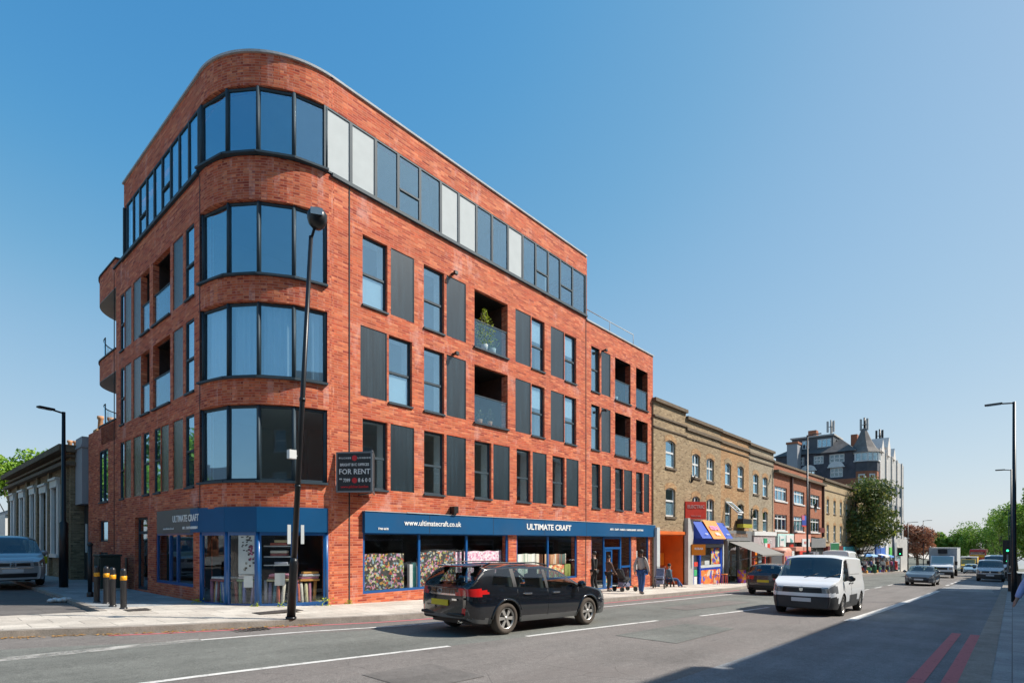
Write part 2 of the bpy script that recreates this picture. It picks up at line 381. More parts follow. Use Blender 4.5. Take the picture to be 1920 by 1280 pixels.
M['asphalt_green'] = speckle('asphalt_lane', (.070, .072, .064), (.235, .238, .215), big=.5, fine=70, crack=.25, spots=.4)
M['asphalt_blue'] = speckle('asphalt_resurfaced', (.10, .105, .11), (.29, .30, .31), big=.6, fine=70)
M['asphalt_side'] = speckle('asphalt_side_street', (.10, .09, .085), (.19, .175, .16), big=.7, crack=.7)
M['ground'] = speckle('ground_soil', (.10, .10, .08), (.17, .17, .13), big=.1, fine=10)
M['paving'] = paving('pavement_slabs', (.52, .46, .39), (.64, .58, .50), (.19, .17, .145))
M['paving2'] = paving('pavement_slabs_painted_shade', (.27, .28, .28), (.36, .37, .37), (.13, .13, .13), rot=.0)  # darker, cooler copy of the slabs, with shade put into the colour
M['kerb'] = speckle('granite_kerb', (.22, .195, .165), (.36, .32, .28), big=1.5, fine=60)
M['paint'] = worn('white_road_paint', (.72, .70, .66), .62, 4.0)
M['paintold'] = worn('old_road_paint', (.50, .48, .44), .50, 2.6)
M['paintghost'] = worn('faded_road_paint', (.36, .345, .32), .47, 1.6)
M['redline'] = worn('red_route_paint', (.56, .15, .16), .68, 5.0)
M['iron'] = speckle('cast_iron', (.035, .03, .028), (.10, .085, .075), big=3, fine=40)
M['slate'] = mat('roof_slate', (.07, .075, .085), .6, 0, .3, 8)
M['conc'] = mat('concrete', (.42, .41, .39), .85, 0, .15, 2, dirt=.2)
M['render'] = mat('grey_render', (.30, .31, .33), .7, 0, .06, 1)
M['bark'] = mat('bark', (.09, .07, .05), .95, 0, .35, 12, bump=.6)
M['leaf'] = leafmat('leaf_green', (.045, .08, .02), (.12, .17, .035), (.32, .30, .07))
M['leaf2'] = leafmat('leaf_bright', (.11, .24, .02), (.22, .38, .03), (.38, .52, .05))
M['leaf3'] = leafmat('leaf_far', (.10, .21, .02), (.20, .35, .04), (.36, .46, .09))
M['leafred'] = leafmat('leaf_copper', (.20, .08, .05), (.42, .17, .09), (.50, .32, .2))
M['leafy'] = leafmat('leaf_yellow', (.25, .34, .02), (.40, .48, .03), (.55, .6, .06))
M['pot'] = mat('terracotta', (.50, .26, .13), .8, 0, .2, 5)
M['skin'] = mat('skin', (.42, .24, .17), .6, 0, .08)
M['skind'] = mat('skin_dark', (.16, .085, .055), .6, 0, .08)
M['hair'] = mat('hair', (.02, .015, .012), .7, 0, .2)
M['rubber'] = mat('tyre_rubber', (.02, .019, .018), .85, 0, .15)
M['tyredust'] = mat('dusty_tyre_rubber', (.075, .06, .048), .9, 0, .2)
M['alloy'] = mat('alloy', (.50, .48, .45), .35, .6, .05)
M['chrome'] = mat('chrome', (.75, .75, .75), .12, 1, .02)
M['yellowplate'] = mat('yellow_plate', (.70, .50, .02), .5, 0, .04)
M['whiteplate'] = mat('white_plate', (.62, .62, .62), .5, 0, .04)
M['redlamp'] = mat('red_lamp', (.55, .012, .012), .15, 0, .05, coat=1)
M['clearlamp'] = mat('clear_lamp', (.30, .32, .33), .1, .5, .08, coat=1)
M['amber'] = mat('amber_lamp', (.75, .28, .02), .2, 0, .05, coat=1)

def text(s, loc, rz, size, m, parent=None, name='lettering', sx=1.0, depth=.004, align='CENTER', local=False, rx=R(90), bold=0):
    cu = bpy.data.curves.new(name, 'FONT'); cu.body = s; cu.size = size; cu.align_x = align; cu.align_y = 'CENTER'; cu.extrude = depth; cu.offset = bold
    cu.resolution_u = 2
    o = bpy.data.objects.new(name, cu)
    COL.objects.link(o); bpy.context.view_layer.update()
    me = bpy.data.meshes.new_from_object(o.evaluated_get(bpy.context.evaluated_depsgraph_get()))
    bpy.data.objects.remove(o); me.materials.clear(); me.materials.append(m)
    n = bpy.data.objects.new(name, me); COL.objects.link(n)
    n.scale = (sx, 1, 1); n.rotation_euler = (rx, 0, rz)
    if parent is not None:
        n.parent = parent; n.location = Vector(loc)-(Vector((0, 0, 0)) if local else wloc(parent))
    else: n.location = loc
    return n

# ------------------------------------------------------------------ ground, road, pavements
KL = curve([(-60, 13.2), (-5, 13.0), (1, 12.35), (3, 11.65), (5.4, 11.1), (8.3, 10.55), (17, 10.6), (27, 10.85), (31, 11.1), (36, 11.9), (60, 12.3), (100, 12.6), (150, 12.8), (200, 15), (400, 55)])
KR = curve([(-60, .5), (0, .5), (40, .5), (100, .45), (150, .6), (200, 4), (260, 12), (400, 40)])
US = [-60, -40, -20, -10, -5]+[x*.5 for x in range(-4, 41)]+list(range(21, 60))+list(range(60, 132, 4))+[150, 200, 260, 330, 400]
def cst(v): return lambda u: v
def strip(name, fa, fb, dza, dzb, m, us=US, kind='structure', mb=None, mi=0):
    b = mb or MB(); vs = []; fs = []
    for u in us: vs += [(u, fa(u), G(u)+dza), (u, fb(u), G(u)+dzb)]
    for i in range(len(us)-1): fs.append((2*i, 2*i+2, 2*i+3, 2*i+1))
    b.add(vs, fs, mi)
    return b.build(name, m, kind=kind) if mb is None else None
b = MB(); ug = [-900, -300, -60, -20, 0, 10, 20, 35, 50, 75, 100, 130, 200, 400, 900, 1600]; vg = [-900, -300, -60, -16, 12, 60, 300, 900]
b.add([(u, v, G(max(u, -60))-.06) for u in ug for v in vg], [(i*8+j, (i+1)*8+j, (i+1)*8+j+1, i*8+j+1) for i in range(len(ug)-1) for j in range(7)])
b.build('ground', M['ground'], kind='structure')
b = MB()
l1 = curve([(-60, 3.22), (140, 3.22), (200, 7), (400, 44)]); l2 = curve([(-60, 7.9), (2, 7.35), (8, 6.95), (20, 6.3), (60, 6.6), (140, 6.6), (200, 10), (400, 48)])
strip('', KR, l1, 0, 0, None, mb=b, mi=2); strip('', l1, l2, 0, 0, None, mb=b, mi=0); l3 = lambda u: KL(u)-1.35; strip('', l2, l3, 0, 0, None, mb=b, mi=1); strip('', l3, lambda u: KL(u)+.02, 0, 0, None, mb=b, mi=0)
b.build('road', [M['asphalt'], M['asphalt_green'], M['asphalt_blue']], kind='structure')
# left pavement, with the side street opening behind a continuous footway
strip('kerb_left', KL, lambda u: KL(u)+.16, 0, .12, M['kerb'])
b = MB()
def KB(u): return KL(u)+.155
strip('', KL, lambda u: KL(u)+.001, 0, .118, None, mb=b); strip('', lambda u: KL(u)+.001, KB, .118, .125, None, mb=b)
o = bpy.data.objects['kerb_left']; bpy.data.objects.remove(o); b.build('kerb', M['kerb'], kind='structure')
usl = [u for u in US if u <= 3]+[3.05]; usr = [3.05]+[u for u in US if u > 3.05]
strip('footway', KB, cst(14.9), .12, .12, M['paving'], usl)
strip('pavement', KB, cst(15.6), .12, .12, M['paving'], usr)
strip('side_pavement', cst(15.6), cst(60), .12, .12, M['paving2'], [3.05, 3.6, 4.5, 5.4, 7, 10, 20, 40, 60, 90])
b = MB(); b.box(2.93, 3.05, 14.9, 60, -.4, .01); b.box(2.93, 3.05, 14.9, 60, -.4, .012); b = MB(); b.box(2.93, 3.06, 14.95, 60, -.4, .02)
b.build('side_kerb', M['kerb'], kind='structure')
strip('side_street', cst(14.9), cst(80), .035, .035, M['asphalt_side'], [-6, -4, -2, 0, 1, 2, 2.93])
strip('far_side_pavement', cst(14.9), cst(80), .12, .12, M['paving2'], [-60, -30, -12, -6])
# right pavement
b = MB(); strip('', KR, lambda u: KR(u)-.001, 0, .12, None, mb=b); strip('', lambda u: KR(u)-.001, lambda u: KR(u)-.3, .12, .125, None, mb=b); b.build('right_kerb', M['kerb'], kind='structure')
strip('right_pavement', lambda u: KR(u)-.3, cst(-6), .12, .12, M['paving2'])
# painted markings
def dash(name, f, u0, u1, wd, m, dz=.004, n=8):
    us = [u0+(u1-u0)*i/n for i in range(n+1)]
    return strip(name, lambda u: f(u)-wd/2, lambda u: f(u)+wd/2, dz, dz, m, us)
cl = curve([(-10, 7.5), (2, 7.33), (6.2, 7.05), (8.1, 6.96), (12.7, 6.65), (14.9, 6.43), (19.7, 6.15), (38, 6.4), (60, 6.4)])
for a, z in ((-8, -3), (1.0, 6.2), (8.1, 12.8), (14.9, 19.8), (22, 26.5), (29, 33), (36, 39), (41, 43.5), (46, 48), (56, 59), (63, 66), (70, 74)): dash('lane_line', cl, a, z, .11, M['paint'])
dash('bus_lane_line', cst(3.28), 17.2, 41.5, .26, M['paint'], n=20)
for a in (50, 54, 58, 62): dash('bus_lane_line', cst(3.5), a, a+2.4, .15, M['paint'])
le = curve([(-6, 10.0), (.9, 10.06), (2.8, 10.22), (4.9, 10.1), (7.6, 9.65), (17, 9.6), (27, 9.7)])
dash('edge_line', le, -6, 3.4, .32, M['paintold'], n=12); dash('edge_line', le, 3.4, 26, .10, M['paint'], n=24)
dash('red_route_line', lambda u: KL(u)-.22, 2.4, 30, .12, M['redline'], n=40)
for f in (cst(.95), cst(.62)): dash('red_route_line', f, 2, 16.3, .17, M['redline'], dz=.005, n=10)
def patch(name, pts, m, dz=.006): 
    b = MB(); b.add([(u, v, G(u)+dz) for u, v in pts], [tuple(range(len(pts)))]); return b.build(name, m, kind='structure')
patch('asphalt_repair', [(9.6, 4.6), (12.8, 4.7), (12.8, 5.9), (9.6, 5.9)], M['asphalt_green']); patch('asphalt_repair', [(3.9, 5.0), (5.0, 5.0), (5.0, 6.1), (3.9, 6.1)], M['asphalt_side']); patch('asphalt_repair', [(16.2, 7.4), (21.5, 7.3), (21.5, 8.2), (16.2, 8.3)], M['asphalt'])
for a in (44.0, 45.2, 46.4): patch('crossing_stripe', [(a, 3.4), (a+.35, 3.4), (a+.35, .9), (a, .9)], M['paint'])
patch('crossing_line', [(42.6, 3.3), (43.0, 3.3), (43.0, .8), (42.6, .8)], M['paint'])
b = MB()
for i in range(9):
    for j in range(2): b.box(4.1+i*.085, 4.15+i*.085, 10.72+j*.22, 10.90+j*.22, G(4.5)+.004, G(4.5)+.012)
put(b.build('drain_grate', M['iron']), 'rusty slotted drain grate in the road by the kerb in front of the corner', 'drain')
b = MB(); b.box(5.3, 6.3, 12.3, 12.75, P(5.8)+.02, P(5.8)+.03); b.box(5.35, 6.25, 12.35, 12.7, P(5.8)+.03, P(5.8)+.034)
put(b.build('inspection_cover', M['iron']), 'flat rusty inspection cover in the paving between corner shop and lamp post', 'manhole cover')
b = MB(); b.box(3.35, 3.8, 14.5, 14.95, P(3.5)+.005, P(3.5)+.012); b.box(3.38, 3.77, 14.53, 14.92, P(3.5)+.012, P(3.5)+.016)
put(b.build('inspection_cover', M['iron']), 'small dark square cover in the paving beside the bollards', 'manhole cover')
b = MB(); b.lathe([(0, .012), (.22, .012), (.25, .004)], (.45, 9.9, G(.45)), n=20); put(b.build('inspection_cover', M['iron']), 'round iron cover in the road near the bottom left', 'manhole cover')
b = MB()
for k in range(5): b.ball((2.62+.09*k, 18.75+.05*math.sin(k*2), .0), .09, .12, .06+.02*(k % 2), 8)
put(b.build('litter_bag', M['white']), 'crumpled white plastic bag lying in the side street by the kerb', 'litter')

# ------------------------------------------------------------------ walls with openings
class Face:
    def __init__(s, p0, p1): s.p0 = Vector(p0); s.p1 = Vector(p1); s.t = (s.p1-s.p0).normalized(); s.n = Vector((s.t.y, -s.t.x)); s.L = (s.p1-s.p0).length
    def pt(s, a, d=0, z=0): q = s.p0+s.t*a+s.n*d; return (q.x, q.y, z)
    def box(s, mb, a0, a1, d0, d1, z0, z1, mi=0):
        vs = [s.pt(a0, d0, z0), s.pt(a1, d0, z0), s.pt(a1, d1, z0), s.pt(a0, d1, z0), s.pt(a0, d0, z1), s.pt(a1, d0, z1), s.pt(a1, d1, z1), s.pt(a0, d1, z1)]
        mb.add(vs, [(0, 1, 2, 3), (7, 6, 5, 4), (0, 4, 5, 1), (1, 5, 6, 2), (2, 6, 7, 3), (3, 7, 4, 0)] if True else [], mi)
    def ang(s): return math.atan2(s.t.y, s.t.x)
def wall(mb, F, a0, a1, z0, z1, holes, depth=.3, mi=0, rmi=None, arch=0):
    rmi = mi if rmi is None else rmi
    xs = sorted(set([a0, a1]+[h[0] for h in holes]+[h[1] for h in holes])); zs = sorted(set([z0, z1]+[h[2] for h in holes]+[h[3] for h in holes]))
    for i in range(len(xs)-1):
        for j in range(len(zs)-1):
            x = (xs[i]+xs[i+1])/2; z = (zs[j]+zs[j+1])/2
            if x < a0 or x > a1 or z < z0 or z > z1 or any(h[0] < x < h[1] and h[2] < z < h[3] for h in holes): continue
            mb.quad(F.pt(xs[i], 0, zs[j]), F.pt(xs[i+1], 0, zs[j]), F.pt(xs[i+1], 0, zs[j+1]), F.pt(xs[i], 0, zs[j+1]), mi)
    for h in holes:
        x0, x1, b0, b1 = h[:4]
        for q in (((x0, 0, b0), (x0, 0, b1), (x0, -depth, b1), (x0, -depth, b0)), ((x1, 0, b0), (x1, 0, b1), (x1, -depth, b1), (x1, -depth, b0)),
                  ((x0, 0, b0), (x1, 0, b0), (x1, -depth, b0), (x0, -depth, b0)), ((x0, 0, b1), (x1, 0, b1), (x1, -depth, b1), (x0, -depth, b1))):
            mb.quad(*[F.pt(*p) for p in q], rmi)
        if arch:
            n = 6; pr = None
            for k in range(n+1):
                t = k/n; x = x0+(x1-x0)*t; zz = b1-arch*(2*t-1)**2
                if pr: mb.quad(F.pt(pr[0], -.02, pr[1]), F.pt(x, -.02, zz), F.pt(x, -.02, b1+.001), F.pt(pr[0], -.02, b1+.001), rmi)
                pr = (x, zz)
def window(F, a0, a1, z0, z1, parent, trans=(), mull=(), d=-.09, fw=.055, fm=None, gm=None, sill=None, white=(), name='window', pname='pane', gl=True):
    """frame mesh with its glass as a child"""
    b = MB(); e = .06; dd = d-e
    F.box(b, a0, a1, dd, d, z1-fw, z1); F.box(b, a0, a1, dd, d, z0, z0+fw); F.box(b, a0, a0+fw, dd, d, z0+fw, z1-fw); F.box(b, a1-fw, a1, dd, d, z0+fw, z1-fw)
    for t in trans: F.box(b, a0+fw, a1-fw, dd+.005, d+.012, t-fw*.6, t+fw*.6)
    for t in mull: F.box(b, t-fw*.5, t+fw*.5, dd+.007, d+.01, z0+fw, z1-fw)
    if sill: F.box(b, a0-sill, a1+sill, dd, .05, z0-.055, z0-.003)
    lin = None
    if sill:
        lin = MB(); q = .02; e0, e1 = -.5, dd-.004
        F.box(lin, a0+.002, a0+q, e0, e1, z0+.002, z1-.002); F.box(lin, a1-q, a1-.002, e0, e1, z0+.002, z1-.002); F.box(lin, a0+q, a1-q, e0, e1, z1-q, z1-.002); F.box(lin, a0+q, a1-q, e0, e1, z0+.002, z0+q)
    f = b.build(name, fm or M['frame'], parent)
    if lin: lin.build('inner_reveal', M['cream'], f)
    if gl:
        g = MB(); j = [random.uniform(-.004, .004) for _ in range(4)]
        for dd_ in (d-.034, d-.029): g.quad(F.pt(a0+fw*.7, dd_+j[0], z0+fw*.7), F.pt(a1-fw*.7, dd_+j[1], z0+fw*.7), F.pt(a1-fw*.7, dd_+j[2], z1-fw*.7), F.pt(a0+fw*.7, dd_+j[3], z1-fw*.7))
        g.build(pname, gm or M['glass'], f)
    if white:
        g = MB(); F.box(g, a0+fw+.01, a1-fw-.01, d-.06, d-.05, white[0], white[1]); g.build('blind', M['cream'], f)
    return f

# ------------------------------------------------------------------ the corner block of flats over the shop
MBLD = thing('apartment_building', 'large five storey red brick block with rounded corner above the blue craft shop', 'building', (8, 14, 0))
FM = Face((7.75, 13.59), (26.42, 13.968))                 # street front
FS = Face((5.08, 27.9), (5.334, 16.12))                   # side street front
def a_(u):
    """distance along the street front of a point given by its bearing from the kerb opposite"""
    k = (13.59*FM.t.x-7.75*FM.t.y)/(13.8*FM.t.x-u*FM.t.y); return (u*k-7.75)/FM.t.x
def yf(x): return 13.59+(x-7.75)*.02025
def VS(v): r = v/5.6; return 5.691*r/(1+.0222*r)
b_ = lambda v: (27.9-VS(v))*FS.L/(27.9-16.12)
Z1, Z2, Z3 = (3.06, 5.04), (5.67, 7.66), (8.27, 10.25)
m_holes = []; wins = []; shuts = []; bals = []
r3 = dict(w=[(8.85, 9.70), (11.07, 11.92), (16.36, 17.16), (18.5, 19.32), (20.45, 21.12)], s=[(9.82, 10.69), (12.02, 12.89), (15.42, 16.31), (17.56, 18.45), (21.26, 22.03)], b=[(13.29, 14.99), (22.42, 23.84), (24.37, 25.55)])
r2 = dict(w=[(9.75, 10.61), (11.08, 11.92), (16.36, 17.16), (18.5, 19.32), (20.45, 21.12)], s=[(8.78, 9.68), (12.02, 12.89), (15.42, 16.31), (17.56, 18.45), (21.26, 22.03)], b=r3['b'])
r1 = dict(w=[(8.85, 9.70), (11.08, 11.92), (13.29, 14.13), (15.49, 16.29), (17.67, 18.49), (20.49, 21.16), (22.43, 23.14), (24.37, 25.03)], s=[(9.81, 10.69), (12.02, 12.89), (14.23, 15.1), (16.42, 17.29), (18.61, 19.48), (21.3, 22.06), (23.23, 23.99), (25.15, 25.7)], b=[])
for row, (z0, z1) in ((r1, Z1), (r2, Z2), (r3, Z3)):
    for k in 'wsb':
        for (x0, x1) in row[k]: m_holes.append((a_(x0), a_(x1), z0, z1))
m_holes += [(a_(8.86), a_(15.03), .07, 1.85), (a_(15.49), a_(19.38), .02, 1.85), (a_(20.45), a_(23.92), -.62, 1.85), (a_(24.40), a_(25.62), -.15, 1.85)]
s_win3 = [(17.36, 18.08), (24.82, 25.36)]; s_sh3 = [(18.31, 19.22), (22.66, 23.61), (23.86, 24.78)]; s_op = [(19.48, 21.25), (21.63, 22.62)]
s_win1 = [(17.36, 18.08), (20.45, 21.09), (21.67, 22.36), (24.82, 25.38), (27.27, 28.75)]; s_sh1 = [(18.31, 19.22), (19.62, 20.4), (22.6, 23.61), (23.9, 24.78)]
s_holes = []
for z0, z1 in (Z2, Z3):
    for (x0, x1) in s_win3+s_sh3+s_op: s_holes.append((b_(x1), b_(x0), z0, z1))
for (x0, x1) in s_win1+s_sh1: s_holes.append((b_(x1), b_(x0), Z1[0], Z1[1]))
s_holes += [(b_(20.95), b_(17.43), .30, 1.82), (b_(23.38), b_(21.84), -.02, 2.35), (b_(28.75), b_(27.3), -.02, 1.15), (b_(28.75), b_(27.3), 1.55, 2.35)]
b = MB()
wall(b, FM, 0, a_(20.05), -1.6, 11.38, m_holes); wall(b, FM, a_(20.05), a_(26.10), -1.6, 11.25, [h for h in m_holes if h[0] > a_(20.05)])
# two flat joints read as dark vertical lines
sj = b_(26.0)
wall(b, FS, sj, FS.L, -1.6, 11.40, [h for h in s_holes if h[0] >= sj-.3]); wall(b, FS, 0, sj, -1.6, 5.9, [h for h in s_holes if h[0] < sj-.3])
# top storey parapet and returns
wall(b, FM, 0, a_(20.05), 13.20, 14.02, []); FM.box(b, 0, a_(20.05), -.3, -.02, 13.2, 14.0)
s9 = b_(24.86)
wall(b, FS, s9, FS.L, 13.20, 14.02, []); FS.box(b, s9, FS.L, -.3, -.02, 13.2, 14.0)
b.box(19.95, 20.23, 13.88, 20, 11.3, 14.0); b.box(5.5, 8, VS(24.86)-.25, VS(24.86)-.003, 11.46, 14.0)
# curved corner in brick
CX, CY, CR = 7.79, 16.05, 2.46
def arc(ph, r, z): return (CX-r*math.cos(R(ph)), CY-r*math.sin(R(ph)), z)
def band(mb, z0, z1, ro=CR, ri=CR-.3, p0=0.0, p1=94.0, n=26, mi=0):
    for i in range(n):
        a, c = p0+(p1-p0)*i/n, p0+(p1-p0)*(i+1)/n
        mb.quad(arc(a, ro, z0), arc(c, ro, z0), arc(c, ro, z1), arc(a, ro, z1), mi); mb.quad(arc(a, ri, z0), arc(c, ri, z0), arc(c, ri, z1), arc(a, ri, z1), mi)
        mb.quad(arc(a, ri, z0), arc(c, ri, z0), arc(c, ro, z0), arc(a, ro, z0), mi); mb.quad(arc(a, ri, z1), arc(c, ri, z1), arc(c, ro, z1), arc(a, ro, z1), mi)
    return mb
for z0, z1 in ((-1.6, -.12), (2.41, 3.09), (5.07, 5.74), (7.70, 8.36), (10.29, 11.40), (13.2, 14.02)): band(b, z0, z1, p0=-2, p1=91)
for z0, z1 in ((3.09, 5.07), (5.74, 7.70), (8.36, 10.29), (-.12, 2.41)): band(b, z0, z1, p0=86.3, p1=91, n=3); band(b, z0, z1, p0=-2, p1=-.3, n=1)
# end of the side wing: rounded bands between open balconies
def endband(mb, z0, z1):
    pts = [FS.pt(sj, 0)[:2], FS.pt(1.9, 0)[:2]]
    cx, cy = FS.pt(1.9, -2.0)[:2]
    for k in range(1, 13): t = R(90*k/12); pts.append((cx-2.0*math.cos(t), cy+2.0*math.sin(t)))
    pts += [(12, cy+2.0), (12, cy-4)]
    mb.prism(pts, z0, z1)
    return pts
endband(b, 5.25, 5.95); endband(b, 7.72, 8.5); endband(b, 10.75, 11.75)
b.box(5.9, 6.2, 26.0, 27.3, 5.9, 10.8); b.box(6.2, 12, 27.0, 27.3, 5.9, 10.8)
b.box(26.30, 26.41, 14.0, 26, -1.6, 11.25); b.box(6.0, 26.08, 25.8, 26.08, 6, 11.2); b.box(8, 20, VS(24.86)-.25, VS(24.86)-.003, 11.3, 14)
b.build('wall', M['brick'], MBLD)
# joints
for u in (8.42, 20.03): b = MB(); FM.box(b, a_(u)-.018, a_(u)+.018, -.01, .012, -.5 if u < 10 else 2.42, 11.35); b.build('movement_joint', M['dark'], MBLD)
for v in (16.89, 26.28): b = MB(); FS.box(b, b_(v)-.018, b_(v)+.018, -.01, .012, -.1 if v > 20 else 2.5, 11.3); b.build('movement_joint', M['dark'], MBLD)
b = MB(); FM.box(b, a_(20.02)-.02, a_(20.02)+.02, -.01, .012, -.7, 1.78); b.build('movement_joint', M['dark'], MBLD)
b = MB(); FM.box(b, -.02, a_(20.07), -.32, .05, 14.02, 14.08); FS.box(b, s9-.05, FS.L, -.32, .05, 14.02, 14.08); band(b, 14.02, 14.08, CR+.05, CR-.32, -1.2, 90)
FM.box(b, a_(20.07), a_(26.14), -.32, .05, 11.25, 11.31); b.build('parapet_coping', M['coping'], MBLD)
b = MB(); pts = endband(MB(), 0, 1); cxy = [(x*1.0, y) for x, y in pts]
for z in (5.95, 8.5, 11.75):
    q = MB(); q.prism([(x-.04 if x < 8 else x, y+.03 if y > 28 else y) for x, y in pts], z, z+.05); b.v += []; b.add(q.v, q.f)
b.build('balcony_coping', M['frame'], MBLD)
b = MB()
for z in (7.70, 10.73): b.prism([(x, y) for x, y in pts], z, z+.015)
b.build('balcony_soffit', M['conc'], MBLD)
def rail_panel(pts2, z0, z1, nm='balcony_glass'):
    g = MB(); r = MB()
    for p, q in zip(pts2[:-1], pts2[1:]):
        g.add([(p[0], p[1], z0), (q[0], q[1], z0), (q[0], q[1], z1), (p[0], p[1], z1)], [(0, 1, 2, 3)])
    r.tube([(p[0], p[1], z1) for p in pts2], .02, 6)
    for p in (pts2[0], pts2[-1]): r.tube([(p[0], p[1], z0), (p[0], p[1], z1)], .018, 6)
    o = r.build('balcony_rail', M['frame'], MBLD); g.build(nm, M['railglass'], o)
for z in (6.0, 8.55): rail_panel([(x+.12, y-.1) for x, y in pts[1:9]], z, z+.85)
r = MB(); r.tube([(20.4, 14.2, 12.0), (24.8, 14.2, 12.0)], .022, 6); r.tube([(20.4, 14.2, 11.3), (20.4, 14.2, 12.0)], .02, 6); r.tube([(24.8, 14.2, 11.3), (24.8, 14.2, 12.0)], .02, 6); r.tube([(22.6, 14.2, 11.3), (22.6, 14.2, 12.0)], .02, 6)
r.build('roof_guardrail', M['coping'], MBLD)
# floors, ceilings and rooms
b = MB()
foot = [(5.72, 22.9), (5.72, 16.3)]+[arc(p, 2.15, 0)[:2] for p in range(10, 90, 10)]+[(7.87, 13.95), (19.9, 14.2), (19.9, 22.9)]
foot2 = [(5.72, 25.7), (5.72, 16.3)]+[arc(p, 2.15, 0)[:2] for p in range(10, 90, 10)]+[(7.87, 13.95), (26.1, 14.32), (26.1, 25.7)]
for z in (2.62, 5.28, 7.94): b.prism(foot2, z, z+.22, 0)
b.prism(foot2, 10.98, 11.22, 0); b.prism(foot, 13.35, 13.6, 0); b.prism(foot2, -.75, -.68, 0)
b.build('floor_slab', M['room'], MBLD)
b = MB()
for z0, z1 in ((2.84, 5.28), (5.5, 7.94), (8.16, 10.98)):
    b.box(9.0, 25.9, 17.2, 17.3, z0, z1); b.box(8.9, 9.0, 17.3, 25.7, z0, z1)
    for u in (10.95, 13.1, 15.2, 17.4, 19.9, 22.2, 24.1): b.box(u, u+.08, 14.2, 17.2, z0, z1)
    for v in (18.2, 20.4, 22.6): b.box(5.6, 8.9, v, v+.08, z0, z1)
b.box(8.9, 19.7, 17.4, 17.5, 11.22, 13.35); b.box(8.8, 8.9, 17.5, 22.9, 11.22, 13.35)
for u in (8.5, 11.75, 15.0, 17.8): b.box(u, u+.08, 14.3, 17.4, 11.22, 13.35)
b.build('room_wall', M['room'], MBLD)
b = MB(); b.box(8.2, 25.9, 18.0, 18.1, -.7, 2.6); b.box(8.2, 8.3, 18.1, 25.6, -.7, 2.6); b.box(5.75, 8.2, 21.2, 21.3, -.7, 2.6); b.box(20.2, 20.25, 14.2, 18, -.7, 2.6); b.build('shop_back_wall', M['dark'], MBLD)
# windows of the street front
gi = 0
for ri, (row, (z0, z1)) in enumerate(((r1, Z1), (r2, Z2), (r3, Z3))):
    for i, (x0, x1) in enumerate(row['w']):
        tz = z0+(z1-z0)*(.46 if x0 < 20 else .5)
        wh = (z0+.06, tz-.03) if (i == 0 and ri > 0) else ((tz+.2, z1-.06) if (i in (2, 3) and ri > 0) else ())
        tr = (tz,) if ri else (tz, z0+(z1-z0)*.40)
        window(FM, a_(x0), a_(x1), z0, z1, MBLD, tr[:1], gm=M['glass'] if ri else M['glassdark'], sill=.02, white=wh)
    for (x0, x1) in row['s']:
        b = MB(); FM.box(b, a_(x0)+.01, a_(x1)-.01, -.07, -.02, z0+.01, z1-.01)
        for (c0, c1) in ((a_(x0), a_(x0)+.02), (a_(x1)-.02, a_(x1))): FM.box(b, c0, c1, -.07, -.004, z0, z1)
        b.build('shutter_panel', M['shutter'], MBLD)
    for (x0, x1) in row['b']:
        A0, A1 = a_(x0), a_(x1)
        b = MB(); FM.box(b, A0-.12, A0-.001, -1.5, -.3, z0-.2, z1+.1)
        lg = b.build('loggia', M['loggia_shade'], MBLD); b = MB(); FM.box(b, A1+.001, A1+.12, -1.5, -.3, z0-.2, z1+.1); b.build('loggia_wall', M['loggia_shade'], lg); b = MB(); FM.box(b, A0-.12, A1+.12, -1.6, -1.5, z0-.2, z1+.1); b.build('loggia_back_wall', M['dark'], lg)
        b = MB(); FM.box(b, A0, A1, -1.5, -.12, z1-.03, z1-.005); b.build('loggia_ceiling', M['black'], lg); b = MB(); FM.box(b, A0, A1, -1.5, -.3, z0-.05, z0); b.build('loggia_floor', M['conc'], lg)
        window(FM, A0+.25, A1-.25, z0, z1-.15, lg, mull=((A0+A1)/2,), d=-1.42, gm=M['glassdark'])
        g = MB(); FM.box(g, A0+.02, A1-.02, -.06, -.045, z0+.04, z0+.93)
        r = MB(); FM.box(r, A0, A1, -.075, -.03, z0+.93, z0+.965)
        o = r.build('balcony_rail', M['frame'], MBLD); r = MB(); FM.box(r, A0-.04, A1+.04, -.2, .07, z0-.06, z0-.004); r.build('balcony_sill', M['frame'], MBLD); g.build('balcony_glass', M['railglass'], o)
for (x, z) in ((12.1, 10.32), (12.15, 7.7), (21.4, 10.22), (21.4, 7.5)):
    b = MB(); b.box(x, x+.09, yf(x)-.18, yf(x)+.01, z, z+.05); b.box(x-.03, x+.1, yf(x)-.25, yf(x)-.16, z-.04, z+.06); b.build('wall_light', M['black'], MBLD)
